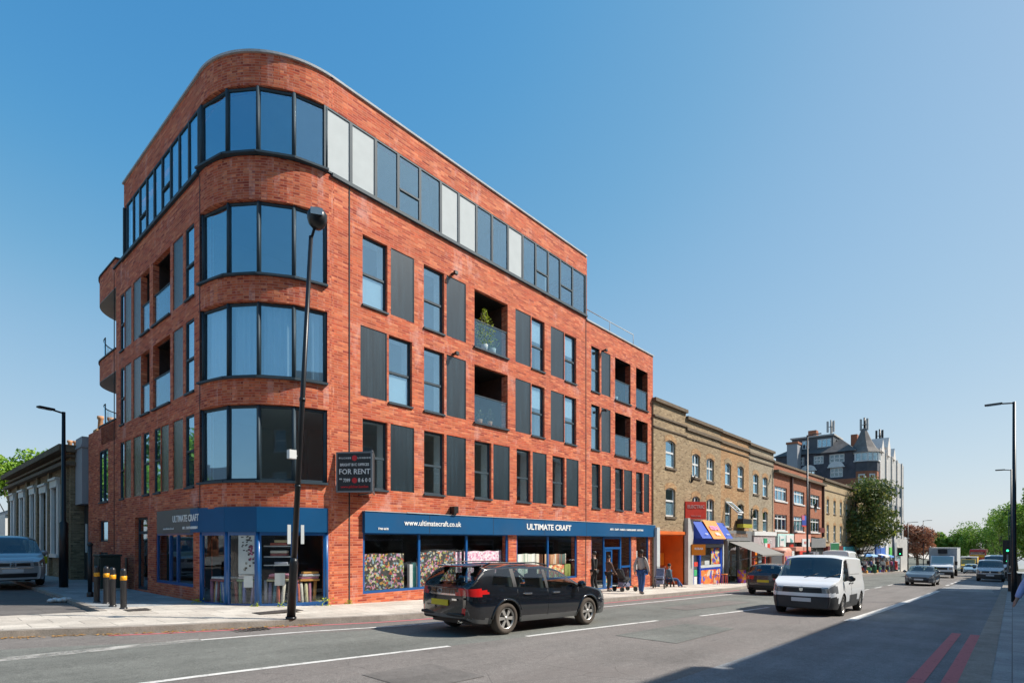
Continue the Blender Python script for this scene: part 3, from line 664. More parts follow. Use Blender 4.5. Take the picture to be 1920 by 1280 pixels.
# windows of the side front
for ri, (z0, z1) in ((2, Z2), (3, Z3)):
    for (x0, x1) in s_win3: window(FS, b_(x1), b_(x0), z0, z1, MBLD, (z0+(z1-z0)*.46,), d=-.015, fw=.045, sill=.02)
    for (x0, x1) in s_sh3:
        b = MB(); FS.box(b, b_(x1)+.01, b_(x0)-.01, -.07, -.02, z0+.01, z1-.01); FS.box(b, b_(x1), b_(x0), -.07, -.01, z0, z0+.03); b.build('shutter_panel', M['shutter'], MBLD)
    for (x0, x1) in s_op:
        A0, A1 = b_(x1), b_(x0); b = MB(); FS.box(b, A0+.002, A0+.03, -1.5, -.17, z0+.01, z1-.01)
        lg = b.build('loggia', M['loggia_shade'], MBLD); b = MB(); FS.box(b, A1-.03, A1-.002, -1.5, -.17, z0+.01, z1-.01); b.build('loggia_wall', M['loggia_shade'], lg); b = MB(); FS.box(b, A0-.1, A1+.1, -1.6, -1.5, z0-.2, z1+.1); b.build('loggia_back_wall', M['dark'], lg); b = MB(); FS.box(b, A0, A1, -1.5, -.12, z1-.03, z1-.005); b.build('loggia_ceiling', M['black'], lg)
        g = MB(); FS.box(g, A0+.02, A1-.02, -.06, -.045, z0+.04, z0+.93); r = MB(); FS.box(r, A0, A1, -.075, -.03, z0+.93, z0+.965)
        o = r.build('balcony_rail', M['frame'], MBLD); r = MB(); FS.box(r, A0-.04, A1+.04, -.2, .06, z0-.06, z0-.004); r.build('balcony_sill', M['frame'], MBLD); g.build('balcony_glass', M['railglass'], o)
for (x0, x1) in s_win1: window(FS, b_(x1), b_(x0), Z1[0], Z1[1], MBLD, () if x0 > 27 else (4.05,), mull=(b_(28.0),) if x0 > 27 else (), d=-.015, fw=.045, sill=.02)
for (x0, x1) in s_sh1:
    b = MB(); FS.box(b, b_(x1)+.01, b_(x0)-.01, -.07, -.02, Z1[0]+.01, Z1[1]-.01); FS.box(b, b_(x1), b_(x0), -.07, -.01, Z1[0], Z1[0]+.03); b.build('shutter_panel', M['shutter'], MBLD)
# faceted corner glazing
PH = [0, 26, 46, 66.5, 86]
def facet_faces(r, PHS=PH): return [Face(arc(PHS[i], r, 0)[:2], arc(PHS[i+1], r, 0)[:2]) for i in range(len(PHS)-1)]
# arc runs from the side front to the street front, so outward is on the right-hand side
for z0, z1, gm in ((3.12, 5.05, M['glassdark']), (5.78, 7.68, M['glass']), (8.40, 10.27, M['glass']), (11.47, 13.18, M['glass'])):
    rr = 2.41 if z0 < 11 else 2.45
    for i, F in enumerate(facet_faces(rr)):
        window(F, .0, F.L, z0, z1, MBLD, d=-.02, fw=.06, gm=M['glass'] if (gm is M['glassdark'] and i < 2) else gm)
    for p in PH: x, y, _ = arc(p, rr-.02, 0); b = MB(); b.tube([(x, y, z0), (x, y, z1)], .042, 8); b.build('corner_mullion', M['frame'], MBLD)
    b = MB()
    for F in facet_faces(rr): F.box(b, -.02, F.L+.02, -.15, .16, z0-.06, z0-.005)
    b.build('corner_sill', M['frame'], MBLD)
# top storey glazing along both fronts
tops = [(7.66, 8.48, 'w'), (8.48, 9.30, 'w'), (9.30, 10.10, 'g'), (10.10, 10.93, 't'), (10.93, 11.78, 'g'), (11.78, 12.57, 'w'), (12.57, 13.40, 'w'), (13.40, 14.18, 'g'), (14.18, 15.02, 'g'), (15.02, 15.85, 'w'), (15.85, 16.62, 'g'), (16.62, 17.40, 't'), (17.40, 18.20, 'g'), (18.20, 19.06, 't'), (19.06, 19.98, 'g')]
for (x0, x1, k) in tops:
    A0, A1 = a_(x0), a_(x1)
    f = window(FM, A0, A1, 11.46, 13.19, MBLD, trans=(12.15,) if k == 't' else (), d=-.0, fw=.045, gl=(k != 'w'))
    if k == 'w':
        g = MB(); FM.box(g, A0+.045, A1-.045, -.05, -.025, 11.5, 13.145); g.build('infill_panel', M['offwhite'], f)
spx = [389, 371, 353, 335, 319, 303, 288, 274, 261, 249, 237]
def vside(px):
    t = (px-960)/1035; c, s_ = math.cos(YAW), math.sin(YAW); du = c+s_*t; dv = s_-c*t; Y = 5.691/(du+.0222*dv); return Y*dv
for i in range(10):
    v0, v1 = vside(spx[i]), vside(spx[i+1]); A1 = min(FS.L, (27.9-v0)*FS.L/11.78); A0 = (27.9-v1)*FS.L/11.78
    f = window(FS, A0, A1, 11.46, 13.19, MBLD, trans=(12.15,) if i in (0, 4, 7) else (), d=0, fw=.045)
    if i in (1, 2, 3, 5, 8):
        g = MB(); FS.box(g, A0+.05, A1-.05, -.09, -.08, 11.5, 13.1); g.build('blind', M['render'], f)
b = MB(); FM.box(b, 0, a_(20.06), -.2, .08, 11.36, 11.455); FS.box(b, s9-.2, FS.L, -.2, .08, 11.36, 11.455); FS.box(b, sj-.2, s9-.2, -.3, .06, 11.4, 11.455); b.build('storey_flashing', M['frame'], MBLD)
b = MB(); FM.box(b, a_(19.98), a_(20.06), -.2, .02, 11.46, 13.2); FS.box(b, s9-.06, s9+.02, -.2, .02, 11.46, 13.2); b.build('corner_post', M['frame'], MBLD)
# ---------------- shop front
b = MB(); FM.box(b, a_(8.84), a_(26.14), .0, .13, 1.80, 2.41); fas = b.build('shop_fascia', M['blue'], MBLD)
b = MB(); FM.box(b, a_(8.84), a_(26.14), -.02, .15, 2.41, 2.425); FM.box(b, a_(10.3), a_(11.6), .13, .16, 2.41, 2.44); b.build('fascia_trim', M['coping'], fas)
b = MB()
for i, F in enumerate(facet_faces(2.52)): F.box(b, -.01, F.L+.01, -.2, .0, 1.80, 2.44, 0)
q = Face(FS.pt(FS.L-.5, .06)[:2], arc(0, 2.52, 0)[:2]); q.box(b, 0, q.L+.01, -.2, 0, 1.80, 2.44, 0)
cf = b.build('corner_fascia', M['blue'], MBLD)
b = MB(); F = FS; F.box(b, b_(20.6), b_(16.9), .0, .06, 1.80, 2.47); sf = b.build('side_fascia', M['greyfascia'], MBLD)
for u in (11.2, 14.1, 17.0, 19.9, 22.9): b = MB(); FM.box(b, a_(u)-.006, a_(u)+.006, .131, .134, 1.81, 2.40); b.build('panel_seam', M['dark'], fas)
WL = mat('white_letters', (.80, .80, .78), .5, 0, .02)
GA = FM.ang()
text('www.ultimatecraft.co.uk', FM.pt(a_(11.37), .14, 2.115), GA, .235, WL, fas, sx=1.0, bold=.003)
text('ULTIMATE CRAFT', FM.pt(a_(17.33), .14, 2.11), GA, .31, WL, fas, sx=1.19, bold=.008)
text('7700 6678', FM.pt(a_(9.45), .14, 1.92), GA, .085, WL, fas, bold=.002)
text('ARTS . CRAFT . FABRICS . HABERDASHERY . KNITTING', FM.pt(a_(23.3), .14, 2.12), GA, .115, WL, fas, sx=1.15, bold=.004)
ang = FS.ang()
p = FS.pt(b_(17.9), .068, 2.19); text('ULTIMATE CRAFT', p, ang, .26, WL, sf, sx=.95, bold=.005)
p = FS.pt(b_(19.4), .068, 1.93); text('www.ultimatecraft.co.uk', p, ang, .09, WL, sf)
p = FS.pt(b_(17.55), .068, 1.93); text('ART . CRAFT . FABRICS', p, ang, .10, WL, sf, bold=.003)
F0 = q; text('HABERDASHERY', q.pt(q.L*.5, .008, 1.93), q.ang(), .075, WL, cf, bold=.003)
for (x0, x1, ms, z0) in ((8.86, 15.03, (10.91, 12.95), .07), (15.49, 19.38, (17.41,), .02)):
    window(FM, a_(x0), a_(x1), z0, 1.84, MBLD, mull=[a_(x) for x in ms], d=-.03, fw=.075, fm=M['frame2'], gm=M['shopglass'], name='shop_window')
window(FM, a_(24.4), a_(25.62), -.15, 1.84, MBLD, d=-.03, fw=.05, fm=M['frame2'], gm=M['shopglass'], name='shop_window')
ent = window(FM, a_(20.45), a_(21.55), -.62, 1.84, MBLD, d=-.03, fw=.07, fm=M['frame2'], gm=M['shopglass'], name='shop_window')
window(FM, a_(22.95), a_(23.92), -.62, 1.84, MBLD, trans=(.35,), d=-.03, fw=.08, fm=M['frame2'], gm=M['shopglass'], name='shop_window')
b = MB(); FM.box(b, a_(21.55), a_(22.95), -.12, -.02, 1.68, 1.84); FM.box(b, a_(21.55), a_(22.95), -.12, -.02, 1.2, 1.3); FM.box(b, a_(21.55), a_(21.62), -.12, -.02, -.62, 1.2); FM.box(b, a_(22.88), a_(22.95), -.12, -.02, -.62, 1.2)
ef = b.build('entrance_frame', M['frame2'], MBLD)
window(FM, a_(21.62), a_(22.26), -.62, 1.2, ef, d=-.05, fw=.1, fm=M['frame2'], gm=M['shopglass'], name='door')
# entrance door to the flats and the side shop windows
window(FS, b_(20.95), b_(17.43), .30, 1.82, MBLD, mull=(b_(18.9), b_(19.6)), d=-.03, fw=.08, fm=M['frame2'], gm=M['shopglass'], name='shop_window')
d_ = window(FS, b_(23.38), b_(21.84), -.02, 2.35, MBLD, trans=(1.85,), mull=(), d=-.1, fw=.08, gm=M['glassdark'], name='flats_door')
b = MB(); FS.box(b, b_(22.35), b_(22.30), -.1, -.03, .8, 1.1); b.build('handle', M['chrome'], d_)
window(FS, b_(28.75), b_(27.3), 1.55, 2.35, MBLD, d=-.05, gm=M['glass']); window(FS, b_(28.75), b_(27.3), -.02, 1.15, MBLD, mull=(b_(28.0),), d=-.05, gm=M['glassdark'])
b = MB(); FS.box(b, b_(24.6), b_(24.35), 0, .03, .45, 1.0); b.build('entry_panel', M['black'], MBLD)
# corner shop glazing
cb = MB()
for i, F in enumerate(facet_faces(2.46)):
    window(F, 0, F.L, -.12, 1.80, MBLD, d=-.0, fw=.085, fm=M['frame2'], gm=M['shopglass'], name='shop_window')
    F.box(cb, -.03, F.L+.03, -.2, .07, -.19, -.12)
for p in PH: x, y, _ = arc(p, 2.42, 0); cb.tube([(x, y, -.12), (x, y, 1.8)], .06, 8)
cb.build('shop_corner_post', M['frame2'], MBLD)
b = MB(); b.box(12.05, 12.23, 13.45, 13.69, 2.48, 2.70); b.lathe([(0, 2.42), (.06, 2.43), (.08, 2.48)], (12.14, 13.55, 0), n=10)
put(b.build('alarm_box', M['black']), 'small black alarm box above the blue fascia near the web address', 'alarm')

ORD = ['leftmost', 'second from the left', 'third from the left', 'fourth from the left', 'fifth from the left', 'sixth from the left', 'seventh from the left', 'eighth from the left', 'ninth from the left', 'tenth from the left', 'eleventh from the left', 'twelfth from the left', 'thirteenth from the left', 'fourteenth from the left', 'fifteenth from the left', 'sixteenth from the left', 'seventeenth from the left', 'rightmost of the crates']

# ------------------------------------------------------------------ shop display
ft = patterned('flower_print_cloth', [(.02, .02, .02), (.03, .03, .025), (.40, .20, .03), (.02, .02, .02), (.32, .04, .025), (.45, .40, .26), (.035, .035, .035), (.20, .25, .06), (.02, .02, .025), (.42, .2, .3), (.06, .05, .045), (.2, .28, .32), (.03, .025, .02)], 17)
pk = patterned('pink_print_cloth', [(.65, .32, .42), (.72, .55, .6), (.55, .2, .32), (.75, .68, .68), (.7, .5, .56)], 17)
st = patterned('striped_bolts', [(.45, .16, .07), (.60, .42, .25), (.22, .07, .04), (.5, .25, .12), (.08, .12, .1), (.62, .55, .45), (.4, .1, .07)], 9, stretch=(1, 1, .04))
wt = patterned('pale_bolts', [(.72, .70, .64), (.62, .58, .5), (.76, .75, .72), (.35, .4, .32), (.7, .66, .6)], 9, stretch=(1, 1, .04))
og = patterned('orange_print_cloth', [(.55, .14, .05), (.7, .35, .1), (.25, .35, .12), (.72, .6, .4), (.45, .08, .06)], 12)
olive = mat('olive_cloth', (.22, .25, .06), .9, 0, .2, 9)
def drape(x0, x1, z0, z1, y, m, lab, wob=.015):
    x0, x1 = 7.75+a_(x0), 7.75+a_(x1); y = yf((x0+x1)/2)+y-13.80
    b = MB(); n = 26; vs = []
    for i in range(n+1):
        x = x0+(x1-x0)*i/n; yy = y+(x-(x0+x1)/2)*.02025+wob*math.sin(x*17)+wob*.6*math.sin(x*41+2)
        vs += [(x, yy, z0), (x, yy, z1+.012*math.sin(x*9)), (x, yy+.02, z1+.012*math.sin(x*9)), (x, yy+.02, z0)]
    fs = []
    for i in range(n):
        for k in range(3): fs.append((4*i+k, 4*i+4+k, 4*i+5+k, 4*i+1+k))
    b.add(vs, fs, 0, True); return put(b.build('fabric_display', m), lab, 'fabric', 'fabrics shown behind the long shop window')
drape(8.98, 10.45, .14, 1.20, 14.02, ft, 'dark flower print fabric filling the lower half of the leftmost long shop window')
drape(10.99, 12.60, .14, 1.24, 14.02, ft, 'dark flower print fabric behind the second pane of the long shop window')
drape(12.62, 12.88, .5, 1.2, 14.03, pk, 'narrow pink print fabric at the right edge of the second shop pane')
drape(13.02, 14.92, .2, 1.22, 14.04, pk, 'pink and white print fabric behind the third shop pane')
drape(15.62, 16.85, .1, 1.08, 14.04, wt, 'cream and white rolled fabrics in the pane just right of the narrow brick pier')
drape(16.88, 17.32, .1, 1.06, 14.04, st, 'brown striped rolled fabrics left of the blue mullion')
drape(17.50, 18.95, .62, 1.04, 14.06, st, 'rust striped rolled fabrics above the orange print')
drape(17.50, 18.70, .08, .6, 14.00, og, 'orange and green print fabric hanging low in the shop window')
drape(18.72, 19.2, .08, .6, 14.00, olive, 'plain olive fabric at the right end of the window by the entrance')
b = MB(); b.box(10.5, 10.62, 13.78, 13.9, .1, .85, 0); b.box(10.64, 10.75, 13.78, 13.9, .1, .9, 1); b.box(10.77, 10.84, 13.78, 13.9, .1, .8, 0)
put(b.build('pattern_card', [M['white'], mat('teal_card', (.05, .3, .26), .6)]), 'white and teal cards standing beside the flower print in the first pane', 'card')
for k, (u, z) in enumerate(((21.8, .28), (21.82, -.05), (21.82, -.35))):
    b = MB(); b.box(u-.13, u+.22, 13.98, 13.985, z, z+.3, 0); put(b.build('poster', [mat('poster_red', (.65, .2, .1), .5) if k == 0 else og]), ['red and white notice on the shop door above two flower posters', 'upper of two colourful posters low on the shop door', 'lowest colourful poster on the shop door'][k], 'poster')
b = MB(); b.box(22.4, 22.95, 14.3, 14.32, -.5, .45); b.box(22.45, 22.9, 14.29, 14.3, -.45, .4); put(b.build('banner_stand', mat('teal_banner', (.12, .32, .34), .6, 0, .3, 3)), 'pale teal pull-up banner standing inside the open shop entrance', 'banner')
b = MB(); b.box(23.1, 23.5, 14.03, 14.035, -.2, .2); b.box(23.12, 23.45, 14.03, 14.035, -.5, -.25); put(b.build('notice', M['white']), 'white notices low in the glass right of the shop door', 'notice')
b = MB(); b.box(24.5, 24.9, 14.03, 14.035, .1, 1.1); put(b.build('notice', M['white']), 'tall white sheet in the narrow window at the right end of the shop', 'notice')
# corner window contents
cols = [(.55, .22, .3), (.16, .2, .42), (.6, .56, .48), (.3, .1, .1), (.1, .22, .28), (.62, .3, .08), (.45, .45, .5), (.55, .5, .3), (.2, .3, .16), (.5, .14, .1), (.7, .68, .66), (.25, .22, .35)]
clothm = [mat('cloth_colour', c, .9, 0, .15, 14) for c in cols]
rollp = MB(); rollp.lathe([(.012, .0), (.042, .0), (.045, .02), (.044, .45), (.041, .82), (.012, .82), (.012, .0)], n=10)
k = 0; FF = facet_faces(2.46)
names = ['pink', 'navy', 'cream', 'maroon', 'teal', 'orange', 'grey', 'straw', 'green', 'red', 'white', 'purple']
for fi, F in enumerate(FF):
    n = int((F.L-.3)/.1)
    for i in range(n):
        if fi == 1 and i in (3, ): continue
        x, y, _ = F.pt(.16+i*.1+random.uniform(-.012, .012), -.20-.05*random.random()); zz = -.66+random.uniform(-.05, .05)
        rr = rollp.build('fabric_roll', clothm[(i*5+fi*3) % 12]); rr.location = (x, y, zz+.6 if True else zz); rr.rotation_euler = (random.uniform(-.05, .05), random.uniform(-.09, .09), 0)
        put(rr, '%s fabric roll in the %s pane of the corner shop, %s' % (names[(i*5+fi*3) % 12], ['leftmost', 'second', 'third', 'rightmost'][fi], ORD[i]), 'fabric roll', 'fabric rolls standing in the corner shop window')
        rr.scale = (1, 1, .72 if fi < 3 else .66)
for fi, (cs, zz) in enumerate((((3, 10), .50), ((8, 6, 10), .52), ((7, 3, 0), .52), ((5, 0, 10, 5), .50))):
    F = FF[fi]
    for i, c in enumerate(cs):
        b = MB(); F.box(b, .18+.03*i, F.L-.14-.02*(i % 2), -.45, -.14-.02*(i % 2), zz+i*.065, zz+i*.065+.058)
        o = b.build('folded_fabric', clothm[c], bevel=.02)
        put(o, '%s folded fabric over the rolls in the %s corner pane, %s' % (names[c], ['leftmost', 'second', 'third', 'rightmost'][fi], ['bottom layer', 'second layer up', 'third layer up', 'top layer'][i]), 'fabric', 'folded fabrics in the corner shop window')
F = FF[2]; b = MB()
for z in (1.42, 1.14, .92): F.box(b, .1, F.L-.1, -.55, -.25, z, z+.03)
sh = put(b.build('display_shelf', M['offwhite']), 'pale shelves inside the third pane of the corner shop window', 'shelf')
for i, (z, c) in enumerate(((1.45, 9), (1.53, 7), (1.17, 3), (.95, 6), (1.25, 2))):
    b = MB(); F.box(b, .25+.1*(i % 2), F.L-.2, -.5, -.27, z, z+.07); put(b.build('folded_fabric', clothm[c], bevel=.015), '%s folded fabric in the third corner pane, %s' % (names[c], ['lying on the top shelf', 'topmost of all', 'on the middle shelf', 'on the lowest shelf', 'upper one on the middle shelf'][i]), 'fabric', 'fabrics on the corner window shelves')
F = FF[1]; b = MB(); F.box(b, .30, F.L-.1, -.06, -.055, .72, 1.76, 0)
for i in range(26):
    x = random.uniform(.36, F.L-.2); z = random.uniform(1.3, 1.72); F.box(b, x, x+.05, -.055, -.052, z, z+.03, 1)
for i in range(34):
    t = random.random(); z = .8+.62*t; hw = .16*(1-t)+.03; x = .62+random.uniform(-hw, hw); F.box(b, x, x+.05, -.052, -.049, z, z+.05, random.choice((2, 2, 1, 3)))
put(b.build('poster', [M['offwhite'], M['black'], mat('magenta_ink', (.35, .04, .14), .6), mat('grey_ink', (.3, .3, .28), .6)]), 'large white poster with magenta figure in the second pane of the corner shop', 'poster')
for fi, a0, lab in ((1, .45, 'white paper notice below the magenta poster in the corner window'), (2, .40, 'white paper notice in the middle of the third corner pane')):
    F = FF[fi]; b = MB(); F.box(b, a0, a0+.25, -.048, -.044, .38 if fi == 1 else .42, .68 if fi == 1 else .74); put(b.build('notice', M['white']), lab, 'notice')
# curtains behind the second-storey corner panes
for i, F in enumerate(facet_faces(2.24)):
    b = MB(); n = 40; vs = []; fs = []; a0, a1 = (.08, F.L-.05) if i < 3 else (.45, F.L-.05)
    for k in range(n+1):
        a = a0+(a1-a0)*k/n; d = .035*math.sin(a*42); vs += [F.pt(a, d, 5.8), F.pt(a, d*.8, 7.64)]
    for k in range(n): fs.append((2*k, 2*k+2, 2*k+3, 2*k+1))
    b.add(vs, fs, 0, True); put(b.build('curtain', mat('net_curtain', (.62, .68, .72), .9, 0, .05)), ['pale net curtain in the leftmost rounded corner pane one floor above the office', 'pale net curtain in the second rounded corner pane', 'pale net curtain in the third rounded corner pane', 'short white curtain in the rightmost rounded corner pane behind the lamp post'][i], 'curtain', 'curtains behind the curved corner window')
# balcony plants
def plant(loc, h, n, m, lab, pot=M['offwhite'], pr=.13, spread=.22, name='potted_plant'):
    t = thing(name, lab, 'plant', loc); b = MB(); b.lathe([(0, 0), (pr*.7, 0), (pr, pr*1.9), (pr*.9, pr*1.9), (pr*.8, pr*1.7), (0, pr*1.7)], n=12); b.build('pot', pot, t, local=True)
    f = MB(); s_ = MB()
    for i in range(5):
        a = random.uniform(0, 6.28); s_.tube([(0, 0, pr*1.7), (spread*.4*math.cos(a), spread*.4*math.sin(a), h*.9)], .008, 5)
    for i in range(n):
        a = random.uniform(0, 6.28); q = random.random(); z = pr*2+(h-pr*2)*q; rr = spread*(.3+.9*math.sin(math.pi*min(1, q+.15)))*random.random()**.5
        leafq(f, Vector((rr*math.cos(a), rr*math.sin(a), z)), .06)
    f.build('foliage', m, t, local=True); s_.build('stem', M['bark'], t, local=True); return t
def leafq(b, c, s_, el=1.6):
    n = Vector((random.gauss(0, 1), random.gauss(0, 1), random.gauss(.4, 1))).normalized(); x = n.orthogonal().normalized(); x = (Matrix.Rotation(random.uniform(0, 6.28), 3, n) @ x); y = n.cross(x)
    l = s_*random.uniform(.6, 1.2); w_ = l/el
    b.add([c-x*l*.5, c-y*w_*.5+n*l*.06, c+x*l*.5, c+y*w_*.5+n*l*.06], [(0, 1, 2, 3)])
plant((13.85, 13.87, 8.28), 1.5, 520, M['leafy'], 'tall bright green plant in a white pot on the upper balcony', spread=.34)
plant((14.35, 13.95, 8.28), .75, 120, M['leaf2'], 'smaller plant in a white pot right of the tall one on the upper balcony', spread=.2)
plant((13.7, 13.95, 5.68), .55, 80, M['leaf'], 'small dark plant at the left of the lower balcony', pot=M['pot'], pr=.1, spread=.15)
plant((14.2, 13.95, 5.68), .65, 90, M['leaf'], 'small dark plant in the middle of the lower balcony', pot=M['pot'], pr=.1, spread=.15)
plant((23.1, 14.2, 8.28), .8, 90, M['leaf'], 'green plant behind glass on the upper balcony near the right end', spread=.2)
for i, (u, v, h_) in enumerate(((7.45, 13.44, .22), (6.5, 13.75, .14), (5.95, 14.15, .12), (8.25, 13.56, .1), (5.15, 15.7, .14), (24.3, 13.85, .1))):
    b = MB()
    for k in range(60 if i == 0 else 26): leafq(b, Vector((u+random.gauss(0, .07 if i else .12), v-.02+random.gauss(0, .03), P(u)+random.random()*h_)), .06)
    put(b.build('weed', M['leafy']), ['largest weed, at the wall foot right of the lamp post', 'weed below the third corner pane', 'yellow weed below the second corner pane', 'low weed at the dark wall joint', 'weed at the shaded side of the corner', 'tiny weed by the right end of the shop'][i], 'weed', 'weeds along the foot of the shop wall')

# ------------------------------------------------------------------ letting board
t = thing('letting_board', 'black FOR RENT letting board with red discs on the brick wall beside the lamp', 'sign', (8.0, 13.5, 3.4))
FB = Face((7.88, 13.53), (8.44, 12.73)); FB2 = Face((8.47, 12.71), (9.05, 13.5))
b = MB(); FB.box(b, .0, FB.L, -.03, .0, 2.90, 3.95); b.build('panel', mat('board_black', (.012, .011, .013), .4), t)
b = MB(); FB2.box(b, 0, FB2.L, -.03, 0, 2.90, 3.95); b.build('panel', mat('board_back', (.02, .02, .022), .5), t)
b = MB()
for z in (2.88, 3.93): FB.box(b, -.02, FB.L+.02, -.035, .012, z, z+.04); FB2.box(b, -.02, FB2.L+.02, -.035, .012, z, z+.04)
FB.box(b, -.02, .02, -.035, .012, 2.9, 3.95); FB.box(b, FB.L-.02, FB.L+.03, -.04, .02, 2.88, 4.0); b.tube([(8.5, 12.85, 2.86), (8.6, 13.62, 2.86)], .02, 6); b.tube([(8.5, 12.85, 3.9), (8.6, 13.62, 3.9)], .02, 6)
b.build('frame', mat('board_frame', (.18, .19, .2), .4, .4), t)
RD = mat('red_vinyl', (.62, .01, .015), .45); ga = FB.ang()
b = MB()
for a, z in ((.5, 3.80), (.5, 3.20)):
    n = 18; b.add([FB.pt(a+.075*math.cos(2*math.pi*k/n), .006, z+.075*math.sin(2*math.pi*k/n)) for k in range(n)], [tuple(range(n))])
b.build('disc', RD, t)
for s_, a, z, sz, sx, m in (('P I L C H E R', .23, 3.80, .062, 1, WL), ('L O N D O N', .77, 3.80, .062, 1, WL), ('BRIGHT B1C OFFICES', .5, 3.62, .10, .86, WL), ('FOR RENT', .5, 3.43, .20, .95, WL), ('020', .11, 3.24, .05, 1, WL), ('7399', .28, 3.20, .13, .75, WL), ('8 6 0 0', .78, 3.20, .15, .85, WL), ('www.pilcher.london', .5, 3.03, .095, 1, RD)):
    text(s_, FB.pt(a, .008, z), ga, sz, m, t, sx=sx, bold=.002)

# ------------------------------------------------------------------ lamp posts and street furniture
bm_ = M['blackmetal']
t = thing('street_lamp', 'tall black leaning street lamp on the near pavement in front of the rounded brick corner', 'street lamp', (5.45, 11.18, P(5.45)))
b = MB(); top = (.30, -.32, 8.42); mid = lambda z: (top[0]*z/8.42, top[1]*z/8.42, z)
b.tube([mid(0), mid(.05)], .11, 14); b.tube([mid(.05), mid(1.15), mid(1.2), mid(1.28)], [.088, .085, .082, .062], 16); b.tube([mid(1.28), mid(4.6), mid(8.0)], [.060, .052, .042], 12)
b.tube([mid(4.55), mid(4.62)], .062, 12); b.tube([mid(2.75), mid(2.8)], .066, 12); b.build('pole', bm_, t, local=True)
hd = MB(); hx, hy = top[0]+.06, top[1]-.1
hd.tube([mid(7.9), (top[0]+.03, top[1]-.03, 8.15), (hx, hy, 8.25)], .03, 8)
hd.build('bracket', bm_, t, local=True)
hd = MB(); hd.lathe([(0, 8.14), (.10, 8.16), (.17, 8.24), (.20, 8.34), (.20, 8.44), (.15, 8.52), (0, 8.54)], (hx, hy, 0), n=16); h_ = hd.build('lamp_head', bm_, t, local=True)
hd = MB(); hd.obox((hx-.08, hy-.13, 8.42), (.10, -.06, 0), (.0, .0, .07), (.03, .05, .015)); hd.build('lens', M['clearlamp'], h_, local=True)
b = MB(); b.obox((top[0]*.41-.18, top[1]*.41-.02, 3.42), (.075, 0, 0), (0, .06, 0), (0, 0, .09), 0); b.tube([(top[0]*.41-.1, top[1]*.41, 3.42), (top[0]*.41, top[1]*.41, 3.38)], .015, 6, 0)
put(b.build('monitoring_box', M['white']), 'small white box clamped to the tall leaning lamp post', 'box').location = (5.45, 11.18, P(5.45))
for z, sx in ((1.45, .13),):
    b = MB(); b.obox((.08-.16, -.08, z+.32), (.035, .0, 0), (0, .01, 0), (0, 0, .20)); b.obox((.08+.13, -.08, z+.32), (.035, 0, 0), (0, .01, 0), (0, 0, .20))
    o = b.build('notice_strip', M['offwhite']); o.location = (5.45, 11.18, P(5.45)); put(o, 'pair of small white notices tied to the tall leaning lamp post', 'notice')
def lamp(loc, h, arm, lab, r=.06, armd=(0, -1), base=.09, bh=1.2, grp='flat headed street lamps along the road'):
    t = thing('street_lamp', lab, 'street lamp', loc, group=grp); b = MB()
    b.tube([(0, 0, 0), (0, 0, bh), (0, 0, bh+.06), (0, 0, h)], [base, base, r, r*.75], 10); b.build('pole', bm_, t, local=True)
    b = MB(); b.tube([(0, 0, h-.05), (armd[0]*arm*.5, armd[1]*arm*.5, h)], .03, 8); b.build('bracket', bm_, t, local=True)
    b = MB(); a = Vector((armd[0], armd[1], 0)); c = Vector((armd[0]*arm*.72, armd[1]*arm*.72, h+.01)); b.obox(c, a*arm*.32, a.cross(Vector((0, 0, 1)))*.09, (0, 0, .035)); hd = b.build('lamp_head', bm_, t, local=True, bevel=.02)
    b = MB(); b.obox(c+Vector((0, 0, -.04)), a*arm*.25, a.cross(Vector((0, 0, 1)))*.07, (0, 0, .006)); b.build('lens', M['clearlamp'], hd, local=True); return t
lamp((3.7, 24.1, P(3.7)), 6.0, .75, 'black street lamp on the side street pavement before the old brick house', r=.07, armd=(-.92, -.38), base=.13, bh=2.2)
lamp((31.0, -.06, P(31)), 8.3, .9, 'nearest and tallest looking lamp at the right edge of the picture', armd=(0.1, 1), r=.075, base=.1)
lamp((51, .05, P(51)), 8.0, .8, 'second lamp on the right pavement, its top level with the tree tops behind', armd=(0, 1))
lamp((90, .3, P(90)), 8.0, .9, 'third, thin lamp on the right pavement before the green trees', armd=(0, 1))
lamp((47.6, 11.9, P(47.6)), 11.3, .95, 'tall lamp in front of the terracotta brick terrace on the left pavement', armd=(0, -1), r=.08, base=.1)
lamp((110, 12.6, P(110)), 7.9, 1.3, 'small far lamp standing over the copper leaved tree, the left one', armd=(0, -1), r=.08)
lamp((131, 12.6, P(131)), 9.4, 1.3, 'small far lamp standing over the copper leaved tree, the right one', armd=(0, -1), r=.08)
lamp((99, 13.2, P(99)), 7.0, .5, 'grey lamp beside the dark post at the right side of the big green tree', armd=(0, -1), r=.09)
# bollards
def bollard():
    t = thing('bollard', 'b', 'bollard', group='black bollards with yellow bands at the side street corner')
    b = MB(); b.lathe([(.064, 0), (.064, .66)], n=16); b.lathe([(.064, .76), (.064, .86), (.058, .90), (.04, .93), (0, .94)], n=16); b.lathe([(.08, 0), (.08, .03), (.064, .035)], n=16); b.build('post', mat('bollard_black', (.018, .018, .02), .35, 0, .15, coat=.3), t, local=True)
    b = MB(); b.lathe([(.064, .66), (.067, .662), (.067, .758), (.064, .76)], n=16); b.build('reflective_band', mat('amber_band', (.80, .34, .01), .4), t, local=True)
    return t
bo = bollard()
for i, (u, v, lab) in enumerate(((3.32, 17.3, 'farthest left of the four black and yellow bollards'), (3.42, 16.8, 'second from the left of the four black and yellow bollards'), (3.36, 15.9, 'third from the left of the four black and yellow bollards'), (3.42, 15.2, 'nearest and rightmost of the four black and yellow bollards'))):
    o = bo if i == 0 else copy_tree(bo); o.location = (u, v, P(u)); o['label'] = lab
